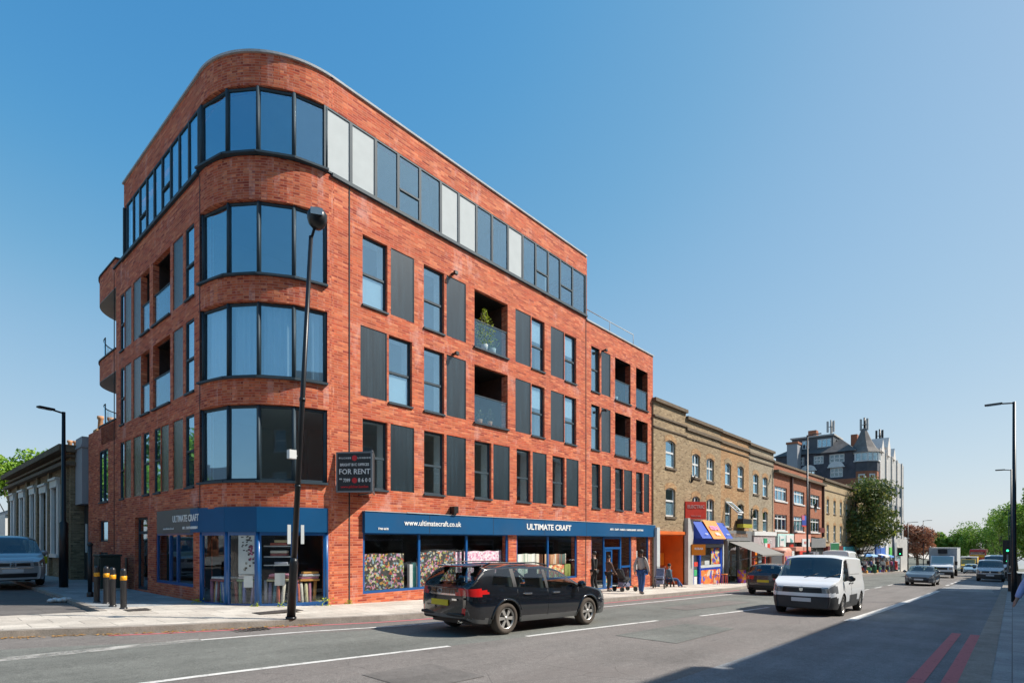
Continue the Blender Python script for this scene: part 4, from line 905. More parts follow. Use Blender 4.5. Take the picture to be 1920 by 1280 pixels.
t = thing('marker_post', 'slim black post taller than the bollards it stands behind', 'post', (3.55, 19.3, P(3.5)))
b = MB(); b.tube([(0, 0, 0), (0, 0, 1.45)], .055, 10); b.ball((0, 0, 1.47), .07); b.build('post', bm_, t, local=True); b = MB(); b.lathe([(.08, 0), (.08, .12), (.055, .14)], n=10); b.build('base', bm_, t, local=True)
t = thing('utility_cabinet', 'dark green telecoms cabinet standing against the side wall behind the bollards', 'cabinet', (4.55, 22.2, P(4.5)))
gm_ = mat('cabinet_green', (.012, .03, .025), .45, 0, .15)
b = MB(); b.box(-.28, .28, -.42, .42, .06, 1.1); b.build('body', gm_, t, local=True, bevel=.02); b = MB(); b.box(-.31, .31, -.45, .45, 1.1, 1.17); b.build('lid', gm_, t, local=True, bevel=.02); b = MB(); b.box(-.295, -.282, -.36, -.01, .12, 1.04); b.box(-.295, -.282, .01, .36, .12, 1.04); b.build('door', gm_, t, local=True); b = MB(); b.box(-.3, .3, -.44, .44, 0, .06); b.build('plinth', M['conc'], t, local=True)
t = thing('grit_bin', 'small bright yellow box on a dark stand behind the parked silver car', 'bin', (3.62, 28.0, P(4)))
b = MB(); b.box(-.16, .16, -.16, .16, .72, 1.0); b.build('box', mat('bright_yellow', (.62, .60, .02), .5), t, local=True, bevel=.02); b = MB(); b.box(-.05, .05, -.05, .05, 0, .72); b.build('stand', bm_, t, local=True)
t = thing('litter_bin', 'dark square litter bin beside the lamp at the right edge', 'bin', (41.5, -.1, P(41.5)))
b = MB(); b.box(-.28, .28, -.28, .28, .05, .72); b.box(-.28, -.2, -.28, .28, .72, .95); b.box(.2, .28, -.28, .28, .72, .95); b.build('body', mat('bin_dark', (.045, .03, .025), .5, 0, .2), t, local=True, bevel=.015); b = MB(); b.box(-.31, .31, -.31, .31, .95, 1.06); b.build('lid', bm_, t, local=True, bevel=.03)
# bus stop at the right edge, traffic signals
t = thing('bus_shelter', 'dark bus shelter cut off by the right edge of the picture', 'bus shelter', (35, -2.2, P(35)))
b = MB(); b.box(-1.8, 1.8, -.9, .9, 2.35, 2.47); b.build('roof', bm_, t, local=True)
for x, y in ((-1.7, -.8), (1.7, -.8), (-1.7, .8), (1.7, .8)):
    b = MB(); b.box(x-.05, x+.05, y-.05, y+.05, 0, 2.35); b.build('post', bm_, t, local=True)
b = MB(); b.box(-1.65, 1.65, -.82, -.79, .3, 2.2); b.build('glass_panel', M['railglass'], t, local=True)
t = thing('direction_board', 'dark panel with a small blue sign above it at the right edge', 'sign', (27, -1.0, P(27)))
b = MB(); b.tube([(0, 0, 0), (0, 0, 3.6)], .04, 8); b.build('post', bm_, t, local=True); b = MB(); b.box(-.05, .0, -.5, .6, 1.55+.35, 2.75); b.build('panel', bm_, t, local=True); b = MB(); b.box(-.05, -.02, -.1, .3, 3.0, 3.3); b.build('blue_sign', mat('sign_blue', (.05, .2, .55), .4), t, local=True)
def signal(loc, h, lab, rz=0):
    t = thing('traffic_light', lab, 'traffic light', loc, rz, group='traffic lights showing green'); b = MB(); b.tube([(0, 0, 0), (0, 0, h)], .06, 8); b.build('pole', mat('grey_pole', (.2, .21, .22), .5), t, local=True)
    b = MB(); b.box(-.13, .08, -.2, .2, h-1.0, h+.05); b.box(-.09, -.07, -.32, .32, h-1.1, h+.13); hd = b.build('signal_head', M['black'], t, local=True)
    for k, (nm, m) in enumerate((('red_lens', M['black']), ('amber_lens', M['black']), ('green_lens', mat('green_light', (.02, .5, .2), .4, emit=((.05, 1, .4), 1.6))))):
        b = MB(); b.lathe([(0, -.15), (.085, -.14), (.085, -.12)], (0, 0, h-.13-.32*k), 'x', 12); b.build(nm, m, hd, local=True)
    return t
signal((64, .3, P(64)), 3.4, 'traffic light at the right kerb beside the near white van, the upper one'); signal((72, .35, P(72)), 2.5, 'lower traffic light just under the upper one at the right kerb'); signal((100, 12.4, P(100)), 3.4, 'traffic light on the far left pavement in front of the copper tree')

# ------------------------------------------------------------------ street on the left: old house, link building
t = thing('old_brick_house', 'old sooty brick house with tall white window surrounds on the side street at the left', 'building', (8, 33, 0))
FH = Face((4.45, 46.0), (4.74, 29.4)); hb = lambda v: (46.0-v)*FH.L/16.6
b = MB(); hs = [(hb(32.8), hb(31.6), 1.0, 4.0), (hb(35.4), hb(34.0), -.0, 3.9), (hb(38.2), hb(37.0), 1.0, 4.0), (hb(41.6), hb(40.3), 1.0, 4.0), (hb(44.8), hb(43.8), 1.0, 4.0)]
wall(b, FH, 0, FH.L, -1, 5.45, hs, .25)
for v in (29.9, 33.4, 36.3, 39.3, 42.6, 45.6): FH.box(b, hb(v)-.22, hb(v)+.22, 0, .12, -1, 4.75)
b.box(4.74, 15, 29.4, 29.7, -1, 5.45); b.box(14.7, 15, 29.7, 46, -1, 5.45); b.box(4.7, 15, 45.7, 46, -1, 5.45)
b.build('wall', M['darkb'], t)
b = MB(); FH.box(b, -.1, FH.L+.2, -.2, .3, 4.75, 4.9); FH.box(b, -.1, FH.L+.2, -.2, .42, 5.35, 5.6); FH.box(b, -.1, FH.L+.15, -.2, .2, 5.1, 5.2); b.box(4.4, 15, 29.1, 29.4, 5.3, 5.5); b.build('cornice', M['cornice'], t)
b = MB(); b.prism([(4.9, 29.6), (14.8, 29.6), (14.8, 45.8), (4.6, 45.8)], 5.2, 5.3); rf = b.build('roof', M['slate'], t)
for i, (x0, x1, z0, z1) in enumerate(hs):
    b = MB(); FH.box(b, x0-.26, x0+.06, -.02, .1, z0-.1, z1+.1); FH.box(b, x1-.06, x1+.26, -.02, .1, z0-.1, z1+.1); FH.box(b, x0-.16, x1+.16, -.02, .14, z1+.0, z1+.32); FH.box(b, x0-.2, x1+.2, -.02, .2, z1+.32, z1+.42); FH.box(b, x0-.16, x1+.16, -.02, .16, z0-.16, z0)
    b.build('window_surround', M['white'], t)
    if i == 1:
        b = MB(); FH.box(b, x0+.06, x1-.06, -.2, -.12, 0, 2.3); b.build('door', M['black'], t); window(FH, x0+.06, x1-.06, 2.35, z1, t, d=-.12, fw=.08, fm=M['white'], gm=M['glassdark'])
    else: window(FH, x0+.06, x1-.06, z0, z1, t, trans=((z0+z1)/2,), mull=((x0+x1)/2,), d=-.05, fw=.12, fm=M['white'], gm=M['glassdark'], white=(z0+.1, z1-.1))
b = MB()
for v in (37.6, 42.8): b.box(5.9, 7.5, v, v+.9, 5.2, 6.35)
ch = b.build('chimney', M['orangeb'], rf)
for v, n, x0 in ((37.8, 5, 6.1), (43.0, 3, 6.3)):
    for k in range(n):
        b = MB(); x = x0+k*.26; b.lathe([(.11, 6.35), (.095, 6.9), (.13, 6.94), (.13, 7.05), (.07, 7.05)], (x, v+.2, 0), n=8); b.build('chimney_pot', M['pot'], ch)
t = thing('chimney_stack', 'brick chimney with two clay pots rising just left of the curved balconies', 'chimney', (12, 40, 4)); b = MB(); b.box(6.9, 7.9, 36.0, 36.8, 3, 7.55); b.build('stack', M['orangeb'], t)
for k in range(2):
    b = MB(); b.lathe([(.14, 7.55), (.11, 8.1), (.16, 8.15), (.16, 8.3), (.1, 8.3)], (7.15+k*.45, 36.4, 0), n=8); b.build('pot', M['pot'], t)
t = thing('link_building', 'black tiled wall with an overhanging grey rendered box between old house and flats', 'building', (6, 28.8, 0))
b = MB(); b.box(5.2, 12, 28.15, 29.35, -1, 3.1); b.build('wall', mat('black_tiles', (.018, .026, .034), .35, 0, .3, 6), t)
b = MB(); b.box(4.9, 12, 28.1, 29.38, 3.1, 5.4); b.build('rendered_box', M['render'], t); b = MB(); b.box(4.85, 12.05, 28.05, 29.39, 5.4, 5.5); b.box(4.9, 12, 28.1, 29.3, 5.5, 5.85); b.build('parapet', M['render'], t)
b = MB(); b.box(5.17, 5.2, 28.75, 29.0, 1.1, 2.3); b.build('wall_sign', M['white'], t)
t = thing('white_terrace', 'row of low white fronted houses far down the side street behind the tree', 'building', (5, 60, 0)); b = MB()
FW = Face((4.2, 90), (4.6, 50)); wh = [(i*4+.9+j*1.6, i*4+1.9+j*1.6, z, z+1.4) for i in range(9) for j in (0, 1) for z in (.6,)]
wall(b, FW, 0, FW.L, -1, 3.4, wh, .2); b.box(4.6, 14, 50, 50.3, -1, 3.4); b.build('wall', M['white'], t)
b = MB(); b.add([(4.2, 90, 3.4), (4.6, 49.8, 3.4), (9, 49.8, 5.6), (9, 90, 5.6), (14, 49.8, 3.4), (14, 90, 3.4)], [(0, 1, 2, 3), (3, 2, 4, 5), (1, 4, 2)]); b.build('roof', M['slate'], t)
for h in wh: window(FW, h[0], h[1], h[2], h[3], t, trans=((h[2]+h[3])/2,), d=-.08, fw=.07, fm=M['white'], gm=M['glassdark'])
# houses across the side street, outside the left edge
t = thing('brick_terrace', 'brown brick terrace across the side street beyond the parked car', 'building', (-13, 30, 0)); FX = Face((-13, 16), (-13, 80)); b = MB()
wh = [(i*4+1+j*1.7, i*4+2+j*1.7, z, z+1.5) for i in range(14) for j in (0, 1) for z in (.6, 3.2)]
wall(b, FX, 0, FX.L, -1, 5.4, wh, .2); b.box(-22, -13, 16, 16.3, -1, 5.4); b.build('wall', M['terrab'], t); b = MB(); b.add([(-12.7, 15.8, 5.4), (-12.7, 80, 5.4), (-17.5, 80, 7.4), (-17.5, 15.8, 7.4), (-22, 15.8, 5.4), (-22, 80, 5.4)], [(0, 1, 2, 3), (3, 2, 5, 4), (0, 3, 4)]); b.build('roof', M['slate'], t)

# ------------------------------------------------------------------ vehicles
def car_body(sp):
    zt, zb, zs, W = (curve(sp[k]) for k in ('zt', 'zb', 'zs', 'W')); xr, xf = sp['x']; ra, rw = sp['ra'], sp['rw']; tum = sp.get('tum', .32); ke = sp.get('ke', .86)
    xs = set([xr, xf]); n = int((xf-xr)/.045)
    for i in range(n+1): xs.add(round(xr+(xf-xr)*i/n, 4))
    for d in (.01, .025): xs.add(xr+d); xs.add(xf-d)
    for a in sp['ax']:
        for k in range(0, 181, 8): xs.add(round(a+ra*math.cos(R(k)), 4))
    xs = sorted(xs); xs = [x for i, x in enumerate(xs) if i == 0 or x-xs[i-1] > .006]
    nl, ng, nr = sp.get('nl', 18), 10, 12
    def ring(x):
        s_ = zs(x)
        for a in sp['ax']:
            if abs(x-a) < ra: s_ = max(s_, rw+math.sqrt(ra*ra-(x-a)**2))
        B = max(zb(x), s_+.02); T = max(zt(x), B+.005); w_ = W(x); lo = zs(x); zm = lo+(B-lo)*.5; out = []
        def yy(z): return w_*(1-.07*((zm-z)/(zm-lo+.01))**2) if z < zm else w_*(1-.055*((z-zm)/(B-zm+.01))**2)
        for j in range(nl): z = s_+(B-s_)*j/(nl-1); out.append((yy(z), z))
        yb = out[-1][0]; E = B+(T-B)*ke; ye = max(.05, yb-tum*(E-B))
        for j in range(1, ng+1): t = j/ng; out.append((yb+(ye-yb)*(t**1.15), B+(E-B)*t))
        for j in range(1, nr+1): t = j/nr; y = ye*math.cos(t*math.pi/2); out.append((y, T-(T-E)*(y/ye)**sp.get('rp', 2.6)))
        return out
    V = []; F = []; rings = []; N = nl+ng+nr
    for x in xs:
        r = ring(x); row = []
        for sgn in (1, -1):
            ids = []
            for j, (y, z) in enumerate(r):
                if j == N-1 and sgn == -1: ids.append(row[0][-1]); continue
                V.append((x, sgn*y, z)); ids.append(len(V)-1)
            row.append(ids)
        rings.append(row)
    cls = sp['cls']
    for i in range(len(xs)-1):
        for q, sgn in enumerate((1, -1)):
            for j in range(N-1):
                f = [rings[i][q][j], rings[i+1][q][j], rings[i+1][q][j+1], rings[i][q][j+1]]
                if sgn == 1: f = f[::-1]
                f = [a for k, a in enumerate(f) if a not in f[:k]]
                c = [sum(V[a][k] for a in f)/len(f) for k in range(3)]
                reg = 'low' if j < nl-1 else ('side' if j < nl-1+ng else 'top')
                if reg == 'top' and j == nl-1+ng: reg = 'rail'
                F.append((f, cls(c[0], abs(c[1]), c[2], reg, zb(c[0]), zt(c[0]), c[1])))
            a = rings[i][q][0]; bb = rings[i+1][q][0]; k = len(V)
            for z in (a, bb): p = V[z]; V.append((p[0], p[1]-sgn*.22, p[2]))
            F.append(([a, k, k+1, bb], 'well'))
    for end, x in ((0, xr), (-1, xf)):
        bul = sp['bulge'][0 if end == 0 else 1]; r = rings[end]; K = 16; grid = []
        for j in range(N-1):
            a = r[0][j]; c = r[1][j]; row = [a]
            y0, z0 = V[a][1], V[a][2]; wmax = max(V[r[0][0]][1], V[r[0][nl//2]][1])
            for k in range(1, K):
                y = y0+(V[c][1]-y0)*k/K; V.append((x+(1 if end else -1)*bul*max(0, (y0*y0-y*y))/(wmax*wmax)*(1 if j < nl else max(.0, 1-(j-nl)/6)), y, z0)); row.append(len(V)-1)
            row.append(c); grid.append(row)
        for j in range(len(grid)-1):
            for k in range(K):
                f = [grid[j][k], grid[j][k+1], grid[j+1][k+1], grid[j+1][k]]
                if end == 0: f = f[::-1]
                c = [sum(V[a][q] for a in f)/4 for q in range(3)]
                F.append((f, cls(c[0], abs(c[1]), c[2], 'rear' if end == 0 else 'front', zb(c[0]), zt(c[0]), c[1])))
    return V, F, ring
def emit(V, F, key, name, m, parent, smooth=True):
    b = MB(); mp = {}; vs = []; fs = []
    for f, k in F:
        if k != key: continue
        for a in f:
            if a not in mp: mp[a] = len(vs); vs.append(V[a])
        fs.append([mp[a] for a in f])
    if not fs: return None
    b.add(vs, fs, 0, smooth); return b.build(name, m, parent, local=True)
def wheel(parent, x, y, r, w_, side, spokes=6, rim=None, tyre=None, n=28):
    t = bpy.data.objects.new('wheel', None); COL.objects.link(t); t.parent = parent; t.location = (x, y, r); t.empty_display_size = .1
    if side < 0: t.rotation_euler = (0, 0, math.pi)
    h = w_/2; b = MB(); ri = r*.66
    b.lathe([(ri, -h), (r*.9, -h), (r*.975, -h*.75), (r, -h*.3), (r, h*.3), (r*.975, h*.75), (r*.9, h), (ri, h), (ri, h*.75)], axis='y', n=n); b.build('tyre', tyre or M['rubber'], t, local=True)
    b = MB(); b.lathe([(ri*1.02, h*.72), (ri*1.02, h*.9), (ri*.93, h*.95), (ri*.9, h*.5)], axis='y', n=n); b.lathe([(0, h*.86), (ri*.2, h*.84), (ri*.24, h*.55)], axis='y', n=14)
    for k in range(spokes):
        a = 2*math.pi*k/spokes; dx, dz = math.cos(a), math.sin(a); px, pz = -dz, dx
        q = [(dx*ri*.15+px*s_*ri*.10, h*.82, dz*ri*.15+pz*s_*ri*.10) for s_ in (-1, 1)]+[(dx*ri*.95+px*s_*ri*.19, h*.78, dz*ri*.95+pz*s_*ri*.19) for s_ in (1, -1)]
        b.add(q+[(p[0], p[1]-.03, p[2]) for p in q], [(0, 1, 2, 3), (7, 6, 5, 4), (0, 4, 5, 1), (1, 5, 6, 2), (2, 6, 7, 3), (3, 7, 4, 0)])
    b.build('rim', rim or M['alloy'], t, local=True); b = MB(); b.lathe([(0, h*.15), (ri, h*.15), (ri, -h*.9), (0, -h*.9)], axis='y', n=18); b.build('brake_disc', M['black'], t, local=True); return t
def seat(parent, x, y, m):
    b = MB(); b.box(x-.25, x+.25, y-.24, y+.24, .5, .66); b.obox((x-.28, y, .92), (.06, 0, .02), (0, .23, 0), (-.08, 0, .3)); b.obox((x-.37, y, 1.29), (.04, 0, 0), (0, .12, 0), (0, 0, .08)); b.build('seat', m, parent, local=True, bevel=.03)
def finish(t, sp, V, F, paint, seats=(), wl=None, spokes=6, rim=None, tyre=None, wy=None):
    body = emit(V, F, 'body', 'body', paint, t)
    emit(V, F, 'well', 'wheel_arch_liner', M['black'], t, False)
    for k, nm, m in (('ws', 'windscreen', M['carglass']), ('rw', 'rear_window', M['carglass']), ('clad', 'lower_cladding', sp.get('clad', M['black'])), ('grille', 'grille', M['black']), ('roofrail', 'roof_rail', M['black']), ('trim', 'window_trim', sp.get('trimm', M['black'])), ('bright', 'bright_strip', M['chrome'])):
        emit(V, F, k, nm, m, t)
    for k in ('sg1', 'sg2', 'sg3', 'sgl1', 'sgl2', 'sgl3'): emit(V, F, k, 'side_window', M['carglass'], t)
    for k in ('hl', 'hr'): emit(V, F, k, 'headlight', M['clearlamp'], t)
    for k in ('tl', 'tr'): emit(V, F, k, 'tail_light', M['redlamp'], t)
    for k in ('rl', 'rr'): emit(V, F, k, 'reflector', M['redlamp'], t)
    for k in ('il', 'ir'): emit(V, F, k, 'indicator', M['amber'], t)
    wmax = max(p[1] for p in sp['W']); xr, xf = sp['x']
    b = MB(); b.box(xr+.2, xf-.25, -(wmax-.3), wmax-.3, .22, .62); b.build('underbody', M['black'], t, local=True)
    for i, a in enumerate(sp['ax']):
        for s_ in (1, -1): wheel(t, a, s_*(wmax-.02-(wl or .2)/2), sp['rw'], wl or .2, s_, spokes, rim, tyre)
    for x, y in seats: seat(t, x, y, mat('seat_cloth', (.05, .05, .052), .9))
    return body
def line(t, pts, m, r=.006, name='door_seam'):
    b = MB(); b.tube(pts, r, 4); return b.build(name, m, t, local=True)
def ysurf(ring, x, z):
    r = ring(x); best = None
    for (y0, z0), (y1, z1) in zip(r[:-1], r[1:]):
        if z0 <= z <= z1 or z1 <= z <= z0: k = (z-z0)/((z1-z0) or 1); return y0+(y1-y0)*k
    return r[0][0]
def mirror(t, x, y, z, m, s_=1):
    b = MB(); b.ball((x, s_*(y+.13), z), .06, .12, .09, 10); b.tube([(x, s_*y, z-.05), (x, s_*(y+.1), z-.03)], .025, 6); b.build('door_mirror', m, t, local=True)
def handle(t, x, y, z, m, s_=1, ln=.11):
    b = MB(); b.box(x-ln, x+ln, s_*(y+.005), s_*(y+.04), z-.018, z+.018); b.build('door_handle', m, t, local=True, bevel=.012)
def ring_badge(t, x, y, z, r, m, axis='x', ry=1):
    b = MB(); n = 16
    for k in range(n):
        a, c = 2*math.pi*k/n, 2*math.pi*(k+1)/n
        b.tube([(x, y+r*ry*math.cos(a), z+r*math.sin(a)), (x, y+r*ry*math.cos(c), z+r*math.sin(c))], r*.12, 4)
    return b

# black estate
blackp = mat('black_car_paint', (.006, .008, .012), .12, 0, .1, coat=1)
def cls_e(x, y, z, reg, zb, zt, ys):
    L_ = 'l' if ys > 0 else ''
    if reg == 'low':
        if x < -1.80 and abs(z-.885) < .085*(1.0 if x < -2.1 else max(0, (-1.80-x)/.30)**.6): return 'tl' if ys > 0 else 'tr'
        if x > 2.0 and .62 < z < .8 and y > .5: return 'hl' if ys > 0 else 'hr'
        if z < .40 and (abs(x-1.44) < .47 or abs(x+1.32) < .47): return 'body'
        return 'clad' if z < .36 else 'body'
    if reg == 'side':
        e = zb+(zt-zb)*.86
        if e-zb < .1 or z < zb+.02 or z > e-.03: return 'body'
        if z > e-.055: return 'trim'
        if -1.78+(z-.98)*.75 < x < -1.12: return 'sg1'+'' if ys < 0 else 'sgl1'
        if -1.03 < x < -.10+(.0): return 'sg2' if ys < 0 else 'sgl2'
        if -.01 < x < 1.02-(z-zb)*.1 and z < e-.03: return 'sg3' if ys < 0 else 'sgl3'
        return 'trim' if (-1.12 < x < -1.03) or (-.1 < x < -.01) else 'body'
    if reg in ('top', 'rail'):
        if reg == 'top' and .42 < x < 1.12: return 'ws'
        if reg == 'top' and -2.20 < x < -1.86: return 'rw'
        return 'body'
    if reg == 'rear':
        if .80 < z < .80+.15*min(1, (y-.36)/.16) and y > .36: return 'tl' if ys > 0 else 'tr'
        if .795 < z < .825: return 'bright'
        if .44 < z < .58 and .60 < y < .71: return 'rl' if ys > 0 else 'rr'
        return 'clad' if z < .42 else 'body'
    if reg == 'front': return 'grille' if (.5 < z < .64 and y < .5) or z < .42 and y < .5 else 'body'
    return 'body'
E1 = dict(x=(-2.26, 2.38), ax=(1.44, -1.32), ra=.385, rw=.335, ke=.86, tum=.38, bulge=(.10, .13), cls=cls_e, clad=mat('sill_grey', (.11, .11, .11), .4, .2),
    zt=[(-2.26, .955), (-2.21, 1.01), (-1.86, 1.37), (-1.80, 1.41), (-1.5, 1.44), (-.8, 1.465), (0, 1.455), (.38, 1.40), (.8, 1.185), (1.14, 1.01), (1.3, .97), (1.9, .88), (2.2, .78), (2.38, .64)],
    zb=[(-2.26, .945), (-1.6, .985), (0, .93), (1.1, .89), (1.9, .80), (2.2, .71), (2.38, .60)],
    zs=[(-2.26, .36), (-2.1, .28), (-1.8, .25), (0, .24), (1.9, .25), (2.2, .26), (2.38, .30)],
    W=[(-2.26, .68), (-2.19, .78), (-2.02, .86), (-1.3, .895), (0, .89), (1.5, .89), (1.9, .87), (2.2, .79), (2.38, .60)])
V, F, rg = car_body(E1)
t = thing('parked_car', 'black estate car driving past the shop, its rear and red tail lights towards us', 'car', (9.27, 8.16, G(9.27)), R(-2.0), pitch=math.atan(.0344)); t.name = 'estate_car'; t.scale = (.97, .97, .955)
finish(t, E1, V, F, blackp, seats=((.35, .36), (.35, -.36), (-.65, .36), (-.65, -.36), (-.65, 0)), wl=.215, tyre=M['tyredust'])
for s_ in (1, -1):
    mirror(t, .98, .87, 1.0, blackp, s_)
    for hx in (-.72, .22): handle(t, hx, ysurf(rg, hx, .83), .83, M['chrome'], s_)
    for x in (-.05, 1.05): line(t, [(x+.0, s_*(ysurf(rg, x, z)+.001), z) for z in (.34, .5, .65, .8, .92)], M['black'])
    line(t, [(-1.02+.28*max(0, (.75-z))*1.6, s_*(ysurf(rg, -1.0, z)+.001), z) for z in (.5, .65, .8, .93)], M['black'])
    b = MB(); b.tube([(-1.7, s_*.585, 1.415), (-1.55, s_*.60, 1.465), (-.2, s_*.61, 1.485), (.2, s_*.59, 1.43)], .016, 6); b.build('roof_rail', M['blackmetal'], t, local=True)
    for a in E1['ax']:
        b = MB(); pts = []
        for k in range(0, 181, 12): x = a+.395*math.cos(R(k)); z = .335+.395*math.sin(R(k)); pts.append((x, s_*(ysurf(rg, x, max(z, .4))+.004), z))
        b.tube(pts, .022, 6); b.build('arch_trim', blackp, t, local=True)
b = MB(); b.add([(-1.80, -.58, 1.425), (-1.80, .58, 1.425), (-2.04, .52, 1.395), (-2.04, -.52, 1.395), (-1.80, -.58, 1.38), (-1.80, .58, 1.38), (-2.04, .52, 1.37), (-2.04, -.52, 1.37)], [(0, 1, 2, 3), (7, 6, 5, 4), (3, 2, 6, 7), (0, 3, 7, 4), (1, 5, 6, 2)]); sp_ = b.build('spoiler', blackp, t, local=True, bevel=.01)
b = MB(); b.box(-2.055, -2.035, -.28, .28, 1.372, 1.392); b.build('brake_light', M['redlamp'], sp_, local=True)
b = MB(); b.box(-2.375, -2.36, -.26+.0, .26, .60, .715); b.build('number_plate', M['yellowplate'], t, local=True)
b = ring_badge(t, -2.37, 0, .885, .04, M['chrome'], ry=1.6); b.build('badge', M['chrome'], t, local=True)
b = MB(); b.obox((-2.30, 0, .43), (.045, 0, 0), (0, .64, 0), (0, 0, .03)); b.build('bumper_step', M['black'], t, local=True, bevel=.02)
b = MB(); b.obox((-2.34, -.42, .73), (.004, 0, 0), (0, .07, 0), (0, 0, .018)); b.build('model_badge', M['chrome'], t, local=True)
b = MB(); b.tube([(-2.26, -.55, .30), (-2.33, -.55, .30)], .035, 10, caps=False); b.build('exhaust_tip', M['chrome'], t, local=True)
b = MB(); b.tube([(-2.21, 0, 1.04), (-2.12, -.35, 1.13)], .01, 5); b.build('rear_wiper', M['black'], t, local=True)

# white van
whitep = mat('white_van_paint', (.80, .81, .81), .3, 0, .02, coat=.6)
def cls_v(x, y, z, reg, zb, zt, ys):
    if reg == 'low':
        if z < .42 or (x > 1.9 and z < .60) or (-.75 < x < .75 and .42 < z < .56 and False): return 'clad'
        if x > 1.86 and .72 < z < .93 and y > .5: return ('hl' if ys > 0 else 'hr')
        if abs(x-(-.1)) < .62 and .44 < z < .62: return 'clad'
        return 'body'
    if reg == 'side':
        e = zb+(zt-zb)*.86
        if .30 < x < 1.30-(z-zb)*.95 and zb+.02 < z < e-.06 and z > zb+.02: return 'sg1' if ys > 0 else 'sg2'
        return 'body'
    if reg == 'top': return 'ws' if .80 < x < 1.50 else 'body'
    if reg == 'front':
        if .72 < z < .90 and y > .52: return 'hl' if ys > 0 else 'hr'
        if .715 < z < .87: return 'grille'
        if .66 < z < .735: return 'body'
        if z < .62: return 'clad'
        return 'body'
    if reg == 'rear': return 'clad' if z < .5 else 'body'
    return 'body'
E2 = dict(x=(-2.2, 2.2), ax=(1.33, -1.45), ra=.38, rw=.325, ke=.9, tum=.14, rp=4.5, bulge=(.03, .14), cls=cls_v, clad=mat('van_grey_plastic', (.035, .036, .038), .6),
    zt=[(-2.2, 1.80), (-1.6, 1.84), (0, 1.85), (.55, 1.83), (.82, 1.74), (1.2, 1.40), (1.5, 1.16), (1.65, 1.09), (1.95, 1.02), (2.12, .95), (2.2, .88)],
    zb=[(-2.2, 1.06), (.3, 1.05), (1.4, 1.02), (1.95, .96), (2.12, .90), (2.2, .84)], zs=[(-2.2, .34), (-1.9, .26), (1.9, .24), (2.2, .27)],
    W=[(-2.2, .87), (-2.1, .91), (-1.5, .925), (1.3, .925), (1.8, .90), (2.05, .83), (2.2, .72)])
def van(loc, rz, lab, paint, sp=E2, pitch=0, group=None, simple=False, scale=None):
    V, F, rg = car_body(sp); t = thing('van', lab, 'van', loc, rz, pitch=pitch, group=group)
    finish(t, sp, V, F, paint, seats=((.25, .38), (.25, -.38)), spokes=5, rim=M['alloy'])
    xf = sp['x'][1]
    for s_ in (1, -1):
        mirror(t, 1.12, .93, 1.13, M['black'], s_)
        if not simple:
            for hx in (.42, .02): handle(t, hx, ysurf(rg, hx, .98), .98, M['black'], s_, .07)
            line(t, [(.22, s_*(ysurf(rg, .22, z)+.001), z) for z in (.36, .6, .8, 1.0, 1.3, 1.6)], M['dark']); line(t, [(1.18, s_*(ysurf(rg, 1.18, z)+.001), z) for z in (.72, .9, 1.0)], M['dark'])
            line(t, [(x, s_*(ysurf(rg, x, 1.25)+.001), 1.25) for x in (.1, -.4, -.9, -1.4)], M['dark'], name='slide_rail')
            b = MB(); b.box(xf-.04, xf+.02, s_*.60-.05, s_*.60+.05, .72, .76); b.build('indicator', M['amber'], t, local=True)
            b = MB(); b.ball((xf-.02, s_*.62, .46), .04, .05, .05, 8); b.build('fog_lamp', M['clearlamp'], t, local=True)
    b = MB(); b.box(xf+.125, xf+.145, -.26, .26, .45, .56); b.build('number_plate', M['whiteplate'], t, local=True)
    b = MB(); b.add([(xf+.15, -.05, .84), (xf+.15, .05, .84), (xf+.15, .045, .77), (xf+.15, 0, .745), (xf+.15, -.045, .77)], [(0, 1, 2, 3, 4)]); b.build('badge', M['chrome'], t, local=True)
    if not simple:
        b = MB(); b.tube([(.6, 0, 1.84), (.5, 0, 2.0)], .008, 5); b.build('aerial', M['black'], t, local=True)
        for y in (-.1, .45): b = MB(); b.tube([(1.56, y, 1.13), (1.35, y+.35, 1.26)], .008, 4); b.build('wiper', M['black'], t, local=True)
    return t
van((19.95, 4.62, G(19.95)-.03), math.pi+R(1.0), 'white delivery van coming towards us in the middle lane', whitep, pitch=-math.atan(.034))
# dark hatchback, dark saloon, silver people carrier
def cls_h(x, y, z, reg, zb, zt, ys):
    L0 = 1.95
    if reg == 'low':
        if x < -1.7 and .72 < z < .9 and y > .4: return 'tl' if ys > 0 else 'tr'
        if x > 1.62 and .56 < z < .74 and y > .4: return 'hl' if ys > 0 else 'hr'
        return 'clad' if z < .3 else 'body'
    if reg == 'side':
        e = zb+(zt-zb)*.86
        if e-zb < .08 or z < zb+.02 or z > e-.04: return 'body'
        if -1.35+(z-.9)*.4 < x < -.2: return 'sg1' if ys < 0 else 'sgl1'
        if -.12 < x < .85: return 'sg2' if ys < 0 else 'sgl2'
        return 'body'
    if reg == 'top':
        if .38 < x < .98: return 'ws'
        if -1.88 < x < -1.62: return 'rw'
        return 'body'
    if reg == 'rear':
        if .74 < z < .88 and y > .42: return 'tl' if ys > 0 else 'tr'
        return 'clad' if z < .48 else 'body'
    if reg == 'front':
        if .56 < z < .70 and y > .48: return 'hl' if ys > 0 else 'hr'
        if .52 < z < .66 and y < .46 or z < .42 and y < .55: return 'grille'
    return 'body'
